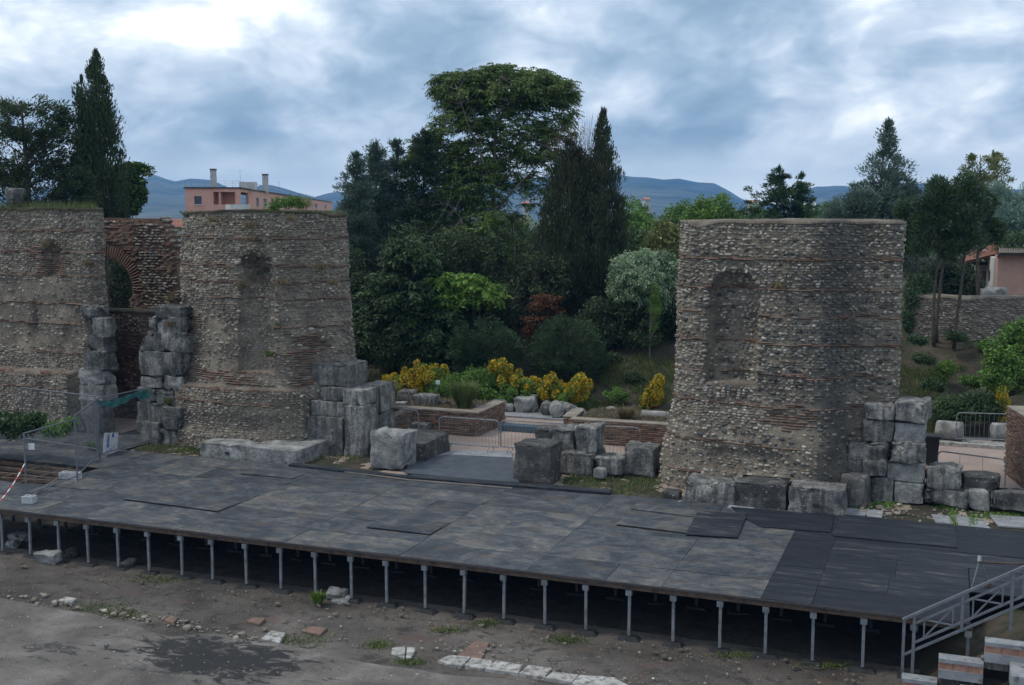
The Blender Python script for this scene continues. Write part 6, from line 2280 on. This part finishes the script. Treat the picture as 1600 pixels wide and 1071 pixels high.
# far trees over the wall tops
k_ = 0
for px, top, w_, Z, m_, lb, sh in ((985, 300, 80, 92, 'f_green', 'far green treetop just right of the cypress pair', 0), (1000, 325, 90, 78, 'f_green', 'nearer green treetop right of the cypress pair', 0),
                                   (1040, 340, 60, 60, 'f_olive', 'olive-brown round shrub top left of the niche pier', 0), (1060, 308, 70, 95, 'f_green', 'far green treetop above the left corner of the niche pier', 0),
                                   (1115, 298, 84, 85, 'f_bright', 'round bright green crown rising over the niche pier', 1), (1180, 312, 90, 95, 'f_green', 'low green treetop between the round crown and the spiky cedar', 0),
                                   (1225, 322, 70, 90, 'f_green', 'green treetop at the foot of the spiky cedar', 0), (1290, 305, 80, 98, 'f_green', 'green treetop between spiky cedar and the tall blue conifer', 0),
                                   (1260, 330, 60, 80, 'f_bright', 'yellowish green treetop below the pale roof', 0), (1450, 325, 80, 84, 'f_green', 'green treetop behind the slim pines', 0),
                                   (960, 400, 60, 70, 'f_green', 'green bush between cypress pair and pale blossoming bush', 0)):
    k_ += 1
    hgt = 60 if sh == 0 else 46
    add_tree('far_tree', lb, 'tree', Z, px, blob([(px, top + hgt, w_ * .5, hgt), (px - w_ * .25, top + hgt * 1.1, w_ * .35, hgt * .8), (px + w_ * .3, top + hgt * 1.2, w_ * .3, hgt * .8)], Z, 190, 700 + k_, .66, .8, .5), m_, 'rand',
             L=.26, W=.12, per=62, trunk_r=.15, group='treetops beyond the niche pier')
add_tree('spiky_cedar', 'spiky dark cedar top with drooping tiers over the niche pier', 'tree', 80, 1222, cone(1215, 80, 262, 360, 96, 150, 32, lambda t: (1 - t) ** .6, .5, .5, .7) + cone(1250, 80, 272, 360, 60, 80, 33, lambda t: (1 - t) ** .7, .45, .5, .7), 'f_dark', 'out',
         L=.28, W=.07, per=60, updir=.7)
add_tree('far_tree', 'green treetop filling the gap under the tallest tree', 'tree', 80, 820, blob([(830, 380, 60, 45), (790, 400, 60, 45), (870, 380, 40, 60)], 78, 130, 801, .6), 'f_olive', 'rand', L=.26, W=.12, per=55)
add_tree('far_tree', 'green bush behind the pink building roof edge at the pier corner', 'bush', 60, 552, blob([(545, 335, 24, 26), (530, 350, 16, 20)], 60, 40, 802, .4), 'f_green', 'rand', L=.2, W=.09, per=50)
# hedge rows further back, to close the view low down between the trees
for j, (x0, x1, Z, tp, lb) in enumerate(((420, 1080, 66, 350, 'dark mixed wood behind the middle group of trees'), (1040, 1700, 70, 352, 'mixed wood behind the niche pier and the cottage'), (-200, 330, 62, 352, 'dark wood behind the left masses'))):
    el = []
    gg = np.random.default_rng(900 + j)
    for px in range(x0, x1, 45):
        el.append((px + gg.normal() * 8, tp + 55 + gg.normal() * 8, 36, 52 + gg.normal() * 5, gg.normal() * 3))
    cl = blob(el, Z, len(el) * 34, 910 + j, .7)
    cen = np.array([c for c, r in cl])
    rad = np.array([r for c, r in cl])
    Vt, F, var = clump_cloud(cen, rad, 60, .24, .12, 'rand', gg, lambda P: P * 0 + cen.mean(0))
    single('wood', (Vt, F), M['f_dark'], lb, 'wood', kind='stuff', var=var)


# weeds and tufts
def tuft(name, label, p, n, h, spread, material, cat='weed', group=None, w=.012, seedd=None, droop=.35):
    TS[0] += 3
    g = np.random.default_rng(TS[0])
    p = np.array(p, float)
    V_, F_, vr = [], [], []
    for i in range(n):
        a = g.uniform(0, 2 * math.pi)
        o = np.array([math.cos(a), math.sin(a), 0])
        q = p + o * spread * .35 * g.uniform() ** .5
        hh = h * g.uniform(.5, 1.1)
        sp = spread * g.uniform(.1, 1)
        s = np.array([-o[1], o[0], 0]) * w
        m = q + o * sp * .45 + (0, 0, hh * .65)
        e = q + o * sp + (0, 0, hh * (1 - droop * g.uniform()))
        b = len(V_)
        V_ += [q - s, q + s, m + s * .8, m - s * .8, e]
        F_ += [(b, b + 1, b + 2, b + 3), (b + 3, b + 2, b + 4)]
        vr += [g.uniform()] * 5
    return single(name, (np.array(V_), F_), M[material], label, cat, group, var=np.array(vr), loc=p)


tuft('fountain_grass', 'big round grey-green grass tuft on the left planter', G(725, 637, .74), 1500, 1.0, .62, 'f_tuft', 'grass tuft', w=.012, droop=.2)
tuft('fountain_grass', 'green grass tuft beside the left stack, partly hidden', G(603, 638, .74), 1100, 1.0, .6, 'f_tuft', 'grass tuft', w=.012, droop=.2)
tuft('dry_tuft', 'greyish dry tuft on the right planter beside the niche pier', G(978, 655, .72), 600, .5, .5, 'f_dry', 'grass tuft', w=.008)
tuft('weed', 'bright green weed growing at the foot of the stage posts', G(497, 944, -1.22), 120, .35, .22, 'f_bright', w=.02)
for px, py, yy, m_, lb in ((375, 445, 8.95, 'f_dry', 'long dry tuft hanging left of the broken niche'), (440, 440, 8.95, 'f_dry', 'dry tuft right of the broken niche'), (395, 372, 8.8, 'f_dry', 'dry tuft right above the broken niche'),
                           (455, 340, 8.9, 'f_dry', 'dry tuft near the top right of the weedy pier'), (330, 342, 8.9, 'f_dry', 'yellowish tuft near the top left of the weedy pier'), (520, 440, 9.35, 'f_dry', 'dry tuft near the right edge of the weedy pier'),
                           (420, 552, 8.9, 'f_grass', 'green-brown tuft on the sill of the broken niche'), (388, 350, 8.9, 'f_dry', 'small tuft under the top edge of the weedy pier'), (500, 415, 9.2, 'f_dry', 'wispy tuft right of the upper brick band'),
                           (70, 380, 9.6, 'f_dry', 'tuft on top of the red brick scar'), (135, 410, 9.5, 'f_dry', 'brown tuft near the right edge of the far-left wall'), (265, 505, 8.9, 'f_dry', 'golden tuft on top of the right door jamb'),
                           (262, 625, 8.7, 'f_grass', 'weed in the joint of the right door jamb'), (1215, 445, 8.7, 'f_dry', 'small brown weed on the niche pier right of its arch'), (265, 465, 9.6, 'f_dry', 'golden tuft on the upper left shoulder of the weedy pier')):
    tuft('wall_weed', lb, V(px, py, yy) + (0, .05, -.12), 110, .28, .3, m_, group='weeds rooted in the masonry', w=.008, droop=1.3)
for n_, area, z_, lb, h_ in ((70, lambda g: V(g.uniform(280, 530), 334, g.uniform(9.3, 11.4)), 7.72, 'low dry grass along the top of the weedy pier', .14),
                             (420, lambda g: V(g.uniform(-50, 150), 330, g.uniform(9.8, 11.8)), 7.8, 'green and dry grass fringe on top of the far-left wall', .38)):
    g = np.random.default_rng(int(h_ * 100))
    V_, F_, vr = [], [], []
    for _ in range(n_ * 5):
        p = area(g)
        p[2] = z_
        hh = h_ * g.uniform(.3, 1.2)
        a = g.uniform(0, 6.28)
        o = np.array([math.cos(a), math.sin(a), 0]) * .012
        b = len(V_)
        V_ += [p - o, p + o, p + g.normal(size=3) * (.1, .1, 0) + (0, 0, hh)]
        F_ += [(b, b + 1, b + 2)]
        vr += [g.uniform()] * 3
    single('top_grass', (np.array(V_), F_), M['f_grass'], lb, 'grass', kind='stuff', var=np.array(vr))
add_tree('shrub', 'light green bush growing on top of the weedy pier', 'bush', 34.5, 445, blob([(442, 318, 26, 10), (460, 316, 20, 10), (425, 324, 14, 6)], 34.8, 26, 41, .2), 'f_green', 'rand', L=.1, W=.035, per=60, trunk=False)
add_tree('shrub', 'wispy reddish-green weed bush beside the light green one on the pier', 'bush', 34.5, 480, blob([(475, 316, 18, 13)], 35, 10, 42, .2), 'f_olive', 'up', L=.13, W=.015, per=60, trunk=False)
pb('weathered stub of masonry on top of the far-left wall', 4, 294, 25, 332, 10.3, .6, rough=.12, rnd=.25, m='block', name='masonry_stub', cat='masonry')
add_tree('fern_clump', 'dense green ferny growth at the foot of the far-left wall', 'plant', 36, 20, blob([(15, 665, 50, 22), (-40, 660, 50, 30), (55, 655, 20, 12)], 36.2, 130, 43, .28), 'f_dark', 'rand', L=.12, W=.06, per=80, trunk=False, base_z=0)
add_tree('fern_clump', 'smaller green growth behind the mesh fence at the wall foot', 'plant', 35.6, 95, blob([(90, 670, 26, 14), (110, 662, 14, 10)], 35.8, 50, 44, .22), 'f_green', 'rand', L=.1, W=.05, per=70, trunk=False, base_z=0)
tuft('weed', 'bright weed behind the safety sign', G(143, 703), 90, .35, .25, 'f_bright', w=.02)
tuft('weed', 'fern at the foot of the dark doorway', G(205, 690, .1) + (0, 1.0, .9), 120, .3, .35, 'f_bright', w=.02)
add_tree('shrub', 'leafy green growth seen through the dark brick arch', 'bush', 52, 185, blob([(185, 450, 34, 50)], 52, 60, 45, .4), 'f_black', 'rand', L=.16, W=.08, per=70)
# grass growing on open ground
def ground_grass(name, label, n, area, h, material='f_grass', seed=1):
    g = np.random.default_rng(seed)
    P = area if isinstance(area, np.ndarray) else np.array([area(g) for _ in range(n)])
    n = len(P)
    a = g.uniform(0, 6.28, n)
    o = np.stack([np.cos(a), np.sin(a), a * 0], 1) * .016
    tip = P + g.normal(size=(n, 3)) * (.04, .04, 0)
    tip[:, 2] += h * g.uniform(.3, 1.2, n)
    V_ = np.stack([P - o, P + o, tip], 1).reshape(-1, 3)
    single(name, (V_, np.arange(3 * n).reshape(n, 3)), M[material], label, 'grass', kind='stuff', var=np.repeat(g.uniform(size=n), 3))


def spots(cs, z):
    def f(g):
        c = cs[int(g.integers(len(cs)))]
        return G(c[0] + g.normal() * c[2], c[1] + g.normal() * c[3], z)
    return f


ground_grass('grass', 'patchy grass before the broken blocks left of the niche pier', 2200, spots([(930, 755, 35, 6), (990, 765, 30, 6), (900, 748, 25, 4), (1010, 750, 20, 5)], -.03), .07, seed=2)
ground_grass('grass', 'thin weeds along the right block row', 2500, spots([(1490, 792, 12, 3), (1560, 806, 18, 3), (1370, 790, 20, 3), (1520, 815, 4, 6), (1490, 812, 3, 6)], -.03), .07, 'f_green', 3)
ground_grass('grass', 'weeds at the foot of the left pier bench', 2500, spots([(260, 700, 25, 4), (300, 706, 20, 3), (540, 716, 40, 4), (470, 684, 20, 2)], .0), .07, seed=4)
ground_grass('grass', 'sparse moss and grass in the cracks of the orchestra floor', 4200, spots([(160, 950, 30, 6), (190, 960, 20, 4), (245, 905, 25, 4), (470, 1000, 25, 6), (590, 1008, 10, 4), (700, 985, 15, 3), (760, 975, 12, 3), (885, 1000, 15, 3), (640, 1035, 12, 3),
                                                                                                 (1150, 1025, 20, 3), (1290, 1040, 20, 3), (5, 1035, 8, 4)], -1.23), .05, seed=5)


def bank_points(n, seed, patchy):
    g = np.random.default_rng(seed)
    m = n * 3 if patchy else n
    x, y = g.uniform(-2, 27, m), g.uniform(20.2, 28.5, m)
    P0 = np.stack([x, y, x * 0], 1)
    z = terrain(x, y) + .03 + vnoise(P0, .7, 3, 4) * .28 * np.clip((y - 20) / 4, 0, 1)
    P0[:, 2] = z
    if patchy:
        P0 = P0[vnoise(P0 * (1, 1, 0), .55, 12, 3) > .02][:n]
    return P0


ground_grass('bank_grass', 'patchy low weeds and grass covering the bank', 0, bank_points(60000, 6, True), .17, 'f_grass', 6)
ground_grass('bank_litter', 'dry leaf litter lying on the bank', 0, bank_points(16000, 7, False), .04, 'f_dry', 7)
ground_grass('planter_grass', 'low grass on the left planter', 3500, lambda g: np.array([g.uniform(2.2, 6.6), g.uniform(14.1, 16.5), .76]), .07, 'f_dry', 8)
ground_grass('planter_grass', 'low grass on the right planter', 3500, lambda g: np.array([g.uniform(10.6, 15), g.uniform(14.3, 16.8), .73]), .07, 'f_dry', 9)
# ---------------------------------------------------------------- far buildings
def pbox(mb, px0, py0, px1, py1, Z, depth, shrink=0.0):
    """box whose front face, square to the view axis, spans this part of the photo at distance Z"""
    a, b = D(px0, 330, Z), D(px1, 330, Z)
    zt, zb = EYE[2] + (330 - py0) * Z / 1800.0, EYE[2] + (330 - py1) * Z / 1800.0
    c = (a + b) / 2 + CF * depth / 2
    c[2] = (zt + zb) / 2
    return mb.box(c, (np.linalg.norm((b - a)[:2]), depth, zt - zb), rotz(math.radians(YAW)))


ZB = 110.0
ZG = ground_z(D(330, 330, ZB)) - 1
c0, c1, cl = D(375, 330, ZB), D(519, 330, 290.0), D(290, 330, ZB)
bt = Thing('pink_building', 'long pink apartment block with roof railing, loggia and two chimneys', 'building', (c0[0], c0[1], ZG))
zr = EYE[2] + (330 - 295) * ZB / 1800
mb = MB()
for q in ((290, 295, 304, 345), (316, 295, 334, 345), (304, 295, 316, 306.5), (304, 320, 316, 345), (334, 295, 368, 300.5), (334, 320, 368, 345), (368, 295, 375, 345)):
    pbox(mb, *q, ZB, .25)
front = bt.add('front_wall', mb.vf, M['pink'])
bt.add('front_plinth', pbox(MB(), 290.02, 345, 374.98, 345 + (EYE[2] - (345 - 330) * ZB / 1800 - ZG) * 1800 / ZB, ZB, .25).vf, M['pink'])
# loggia and window insides
mb = MB()
pbox(mb, 333, 299, 369, 322, ZB + 1.6, .2)
bt.add('loggia_back', mb.vf, M['pink'])
bt.add('balcony', MB().raw(*MB().box((0, 0, 0), (1, 1, 1)).vf).vf, M['plaster']) if False else None
bt.add('pane', pbox(MB(), 304.5, 307, 315.5, 319.5, ZB + .18, .03).vf, M['glassdark'])
bt.add('window_sill', pbox(MB(), 303.6, 319.6, 316.6, 321, ZB - .08, .3).vf, M['plaster'])
# long side
u_ = (c1 - c0)[:2]
Ls = np.linalg.norm(u_)
u_ = np.array([*(u_ / Ls), 0])
n_ = np.array([u_[1], -u_[0], 0])


def side(s0, s1, z0, z1, dep=.3, off=0.0):
    c = c0 + u_ * (s0 + s1) / 2 - n_ * (dep / 2 + off)
    c[2] = (z0 + z1) / 2
    return c, (s1 - s0, dep, z1 - z0), np.stack([u_, -n_, np.array([0, 0, 1.])], 1)


def sfrac(px):
    """distance along the long side where a photo column meets it"""
    d = cam_ray(px, 330)
    A = np.array([[d[0], -u_[0]], [d[1], -u_[1]]])
    t, s = np.linalg.solve(A, (c0 - EYE)[:2])
    return s


za_, zb_ = zr - .38, zr - 1.55
s1_, s2_ = sfrac(377), sfrac(389)
wins = [(sfrac(400.5), sfrac(405)), (sfrac(412), sfrac(417)), (sfrac(424), sfrac(427.5)), (sfrac(443), sfrac(447)), (sfrac(470), sfrac(474)), (sfrac(492), sfrac(496)), (sfrac(507), sfrac(510))]
mb = MB()
edges = [.001] + [s1_, s2_]
for a, b in wins:
    edges += [a, b]
edges += [Ls]
for k in range(0, len(edges) - 1, 2):
    mb.box(*side(edges[k], edges[k + 1], ZG, zr - .002))
for k in range(1, len(edges) - 2, 2):
    a, b = edges[k], edges[k + 1]
    top_, bot_ = (zr - .32, zr - 1.5) if k == 1 else (zr - .75, zr - 1.6)
    mb.box(*side(a, b, top_, zr - .002, .298))
    mb.box(*side(a, b, ZG, bot_, .298))
bt.add('side_wall', mb.vf, M['pink'])
for a, b in wins:
    w_ = bt.add('window', MB().box(*side(a, b, zr - 1.6, zr - .75, .04, .1)).vf, M['glassdark'])
    bt.add('window_sill', MB().box(*side(a, b, zr - 1.66, zr - 1.6, .3, -.1)).vf, M['plaster'], parent=w_)
mb = MB().box(*side(.3, 12, zr - 1.6, zr - .3, .2, 1.8))
bt.add('loggia_side_back', mb.vf, M['pink'])
# roof
wd = np.linalg.norm((cl - c0)[:2])
P = [cl - CF * .15 - CR * .1, c0 - CF * .15 + n_ * .15, c1 + n_ * .15, c1 - CR * wd]
mb = MB().prism([(p[0], p[1]) for p in P], zr, zr + .12)
bt.add('roof', mb.vf, M['darkwood'])
pts = [cl, c0, c0 + u_ * Ls]
mb = MB()
for h_ in (.18, .38, .58):
    mb.tube([(p[0], p[1], zr + .12 + h_) for p in pts], .012, 4)
for k in range(9):
    p = cl + (c0 - cl) * k / 8
    mb.tube([(p[0], p[1], zr + .1), (p[0], p[1], zr + .7)], .012, 4)
for k in range(1, 60):
    p = c0 + u_ * Ls * k / 60
    mb.tube([(p[0], p[1], zr + .1), (p[0], p[1], zr + .7)], .012, 4)
bt.add('roof_railing', mb.vf, M['railpaint'])
for px, w2, t, bo, Z in ((334, 4, 265, 296, ZB + 3), (415, 4, 273, 302, ZB + 22)):
    ch = bt.add('chimney', pbox(MB(), px - w2, t, px + w2, bo, Z, .5).vf, M['chimney'])
    bt.add('chimney_cap', pbox(MB(), px - w2 - .5, t - .5, px + w2 + .5, t + 2, Z - .05, .6).vf, M['glassdark'], parent=ch)
bt.add('roof_box', pbox(MB(), 375, 285, 398, 297, ZB + 8, 1.5).vf, M['plaster'])
for px, t in ((375, 266), (436, 283)):
    a = D(px, t, ZB + 6)
    bt.add('antenna', MB().tube([(a[0], a[1], zr), a], .015, 4).bar(a - CR * .25 - (0, 0, .1), a + CR * .25 - (0, 0, .1), .015, .015).vf, M['railpaint'])
# rounded white balcony
a = D(372, 326, ZB - 1.0)
rb = 19 * ZB / 1800
ang = np.linspace(math.pi, 2 * math.pi, 13)
poly = [tuple((a + CR * rb * math.cos(t) + CF * .9 * math.sin(t))[:2]) for t in ang]
bt.add('balcony', MB().prism(poly, EYE[2] + (330 - 328.5) * ZB / 1800 - .8, EYE[2] + (330 - 320) * ZB / 1800).vf, M['plaster'])

# piece of tiled roof left of the pier
rt = Thing('tiled_roof_house', 'low house with a reddish tiled roof between arch ruin and weedy pier', 'house', D(262, 345, 70) * (1, 1, 0) + (0, 0, 2))
a, b = D(225, 342, 76), D(290, 343, 76)
c, d = D(290, 356, 70), D(225, 356, 70)
mb = MB()
N_ = 26
for k in range(N_):
    t0, t1 = k / N_, (k + .96) / N_
    p = [a + (b - a) * t0, a + (b - a) * t1, d + (c - d) * t1, d + (c - d) * t0]
    m0, m1 = (p[0] + p[1]) / 2 + (0, 0, .07), (p[2] + p[3]) / 2 + (0, 0, .07)
    mb.raw([p[0], m0, p[1], p[3], m1, p[2]], [(0, 3, 4, 1), (1, 4, 5, 2)])
rt.add('roof', mb.vf, M['rooftile'])
rt.add('wall', pbox(MB(), 227, 356, 288, 420, 70.4, 5).vf, M['plaster'])

# ---------------------------------------------------------------- cottage on the right
ZC = 62.0
ct = Thing('cottage', 'pink and white cottage with tiled roofs at the right edge', 'cottage', D(1575, 330, ZC) * (1, 1, 0) + (0, 0, 2.6))
ct.add('gable_wall', pbox(MB(), 1563, 398, 1680, 486, ZC, .4).vf, M['cottagepink'])
mb = MB()
wa, wb_ = D(1562, 330, ZC + .2), D(1549, 330, ZC + 4.5)
wc = D(1528, 330, ZC + 4.5)


def wallseg(p, q, z0, z1, th_=.3):
    p, q = np.array([*p[:2], 0]), np.array([*q[:2], 0])
    c = (p + q) / 2
    L = np.linalg.norm(q - p)
    an = math.atan2(q[1] - p[1], q[0] - p[0])
    return (c[0], c[1], (z0 + z1) / 2), (L, th_, z1 - z0), rotz(an)


zt_ = EYE[2] - (400 - 330) * ZC / 1800
ct.add('side_wall', MB().box(*wallseg(wa, wb_, 2.5, zt_ - .12)).vf, M['plaster'])
ct.add('wing_wall', MB().box(*wallseg(wb_, wc, 2.5, EYE[2] - (413 - 330) * (ZC + 4.5) / 1800)).vf, M['plaster'])
m_ = (wa + wb_) / 2
ct.add('window', MB().box(*wallseg(m_ + (wb_ - wa) * .09 + CR * .01, m_ - (wb_ - wa) * .09 + CR * .01, EYE[2] - (440 - 330) * 64 / 1800, EYE[2] - (423 - 330) * 64 / 1800, .34)).vf, M['glassdark'])
dr = wc + (wb_ - wc) * .6
ct.add('door', MB().box(*wallseg(wc + (wb_ - wc) * .3 - CF * .05, wc + (wb_ - wc) * .95 - CF * .05, 2.6, EYE[2] - (424 - 330) * 66.5 / 1800, .34)).vf, M['terracotta'])


def tiled(name, A, B, C_, D_, n, m, amp=.05, kind=None):
    """A-B ridge, D-C eave"""
    mb = MB()
    R_ = 7
    for k in range(n):
        for r in range(R_):
            f0, f1 = r / R_, (r + 1) / R_ + .02
            L0, R0 = A + (B - A) * k / n, A + (B - A) * (k + .95) / n
            L1, R1 = D_ + (C_ - D_) * k / n, D_ + (C_ - D_) * (k + .95) / n
            p = [L0 + (L1 - L0) * f0, R0 + (R1 - R0) * f0, R0 + (R1 - R0) * f1 + (0, 0, .03), L0 + (L1 - L0) * f1 + (0, 0, .03)]
            a0, a1 = (p[0] + p[1]) / 2 + (0, 0, amp), (p[2] + p[3]) / 2 + (0, 0, amp)
            mb.raw([p[0], a0, p[1], p[3], a1, p[2]], [(0, 3, 4, 1), (1, 4, 5, 2)])
    mb.raw([A - (0, 0, .1), B - (0, 0, .1), C_ - (0, 0, .1), D_ - (0, 0, .1)], [(0, 1, 2, 3)])
    return ct.add(name, mb.vf, M[m], kind='stuff')


tiled('roof', D(1520, 384, ZC + 9), D(1572, 382, ZC + 9), D(1563, 396, ZC + 2.5), D(1505, 410, ZC + 3.5), 20, 'rooftile')
tiled('back_roof', D(1560, 383, ZC + 8), D(1690, 386, ZC + 8), D(1690, 397, ZC - .4), D(1562, 396, ZC - .4), 34, 'oldtile')
ct.add('fascia', MB().bar(D(1562, 397.5, ZC - .45), D(1690, 398.5, ZC - .45), .06, .16).vf, M['darkwood'])
ct.add('fascia', MB().bar(D(1562, 397.5, ZC - .45), D(1547, 412, ZC + 4.2), .06, .16).vf, M['darkwood'])
ct.add('fascia', MB().bar(D(1547, 412, ZC + 4.2), D(1522, 412, ZC + 4.2), .06, .18).vf, M['darkwood'])
ct.add('skylight', MB().bar(D(1530, 391, ZC + 5.2), D(1539, 391, ZC + 5.2), .5, .06).vf, M['paleroof'])
block('tumbled rubble heap between garden wall and cottage', *(lambda p: (p[0] - .6, p[0] + .6, p[1], p[1] + .7, p[2] - 1, p[2]))(D(1552, 450, 54)), rough=.15, rnd=.3, m='whiteblock', name='rubble_heap', cat='rubble')
# pale far roof and houses
pr_ = Thing('far_house', 'pale low-pitched roof glimpsed beside the spiky cedar', 'house', D(1262, 335, 150) * (1, 1, 0))
a, b, c, d = D(1255, 319, 156), D(1275, 316, 156), D(1273, 330, 148), D(1250, 331, 148)
pr_.add('roof', MB().raw([a, b, c, d, a - (0, 0, .3), b - (0, 0, .3), c - (0, 0, .3), d - (0, 0, .3)], [(0, 3, 2, 1), (4, 5, 6, 7), (0, 1, 5, 4), (1, 2, 6, 5), (2, 3, 7, 6), (3, 0, 4, 7)]).vf, M['paleroof'])
pr_.add('wall', pbox(MB(), 1252, 331, 1274, 352, 149.5, 6).vf, M['plaster'])
g = np.random.default_rng(17)
for px, py, w_, h_, lb in ((966, 314, 10, 6, 'tiny pale house beyond the trees right of the cypress pair'), (1012, 312, 8, 7, 'tiny pale house beyond the trees, second from the cypress pair'), (1178, 316, 8, 5, 'tiny pale house below the end of the blue ridge'), (822, 318, 10, 6, 'tiny pale house in the gap right of the tallest trunk')):
    t_ = Thing('far_house', lb, 'house', D(px, 330, 420) * (1, 1, 0) + (0, 0, -3), 'far houses on the horizon')
    t_.add('wall', pbox(MB(), px - w_ / 2, py, px + w_ / 2, py + 26, 420, 8).vf, M['cityhouse'])
    a, b = D(px - w_ / 2 - 1, py, 419), D(px + w_ / 2 + 1, py, 419)
    a2, b2 = a + CF * 10, b + CF * 10
    m0, m1 = (a + a2) / 2 + (0, 0, .8), (b + b2) / 2 + (0, 0, .8)
    t_.add('roof', MB().raw([a, b, m1, m0, b2, a2], [(0, 1, 2, 3), (3, 2, 4, 5), (0, 3, 5), (1, 4, 2)]).vf, M['rooftile'])

# ---------------------------------------------------------------- mountains
def ridge(pts, Z, depth, seed):
    px = np.arange(pts[0][0], pts[-1][0], 4.0)
    py = np.interp(px, [p[0] for p in pts], [p[1] for p in pts])
    n, m = len(px), 40
    Vt = np.zeros((m, n, 3))
    for j in range(m):
        t = j / (m - 1)
        Zj = Z - depth * t
        base = np.array([D(q, 330, Z) for q in px])
        w_ = np.clip((base - EYE) * (Zj / Z) + EYE, -1e6, 1e6)
        hgt = (330 - py) * Z / 1800.0
        s = (1 - t) ** 1.15
        Q = np.stack([w_[:, 0], w_[:, 1], w_[:, 0] * 0], 1)
        gul = vnoise(Q, .008, seed, 4) * 14 * min(1, t * 3) * (1 - t)
        Vt[j, :, 0], Vt[j, :, 1] = w_[:, 0], w_[:, 1]
        Vt[j, :, 2] = EYE[2] + hgt * s + gul + vnoise(Q, .02, seed + 2, 2) * 1.5 - 12 * t
    i_ = np.arange((m - 1) * (n - 1))
    a_ = (i_ // (n - 1)) * n + i_ % (n - 1)
    single('mountain', (Vt.reshape(-1, 3), np.stack([a_, a_ + n, a_ + n + 1, a_ + 1], 1)), M['mountain'], kind='structure', smooth=True)


ridge([(-500, 300), (-300, 285), (0, 300), (90, 292), (150, 285), (200, 284), (225, 279), (242, 274), (262, 281), (275, 284), (300, 280), (330, 282), (352, 291), (372, 300), (395, 298), (408, 290), (425, 290), (445, 295), (470, 303), (492, 308), (510, 303), (525, 300),
       (560, 304), (640, 300), (700, 292), (800, 282), (860, 276), (930, 272), (965, 273), (985, 277), (1010, 278), (1035, 281), (1060, 280), (1090, 286), (1115, 287), (1135, 297), (1155, 309), (1172, 317), (1200, 322), (1235, 316), (1258, 297), (1275, 292), (1315, 291), (1340, 296),
       (1400, 288), (1450, 287), (1500, 292), (1560, 298), (1700, 290), (2000, 300), (2300, 320)], 3000, 1500, 5)

# ---------------------------------------------------------------- air
zt_h = 118.0
hz_ = MB().box((0, 0, (zt_h - 12) / 2), (6600, 6600, zt_h + 12))
hm = bpy.data.materials.new('haze')
hm.use_nodes = True
hm.node_tree.nodes.clear()
hb = NB(hm.node_tree)
vol = hb.n('ShaderNodeVolumePrincipled')
vol.inputs['Color'].default_value = (.14, .47, 1.0, 1)
vol.inputs['Density'].default_value = 0.00025
vol.inputs['Anisotropy'].default_value = 0.0
ho = hb.n('ShaderNodeOutputMaterial')
hm.node_tree.links.new(vol.outputs[0], ho.inputs['Volume'])
single('haze', hz_.vf, hm, 'thin bluish air over the whole landscape', 'haze', kind='stuff', loc=np.zeros(3))
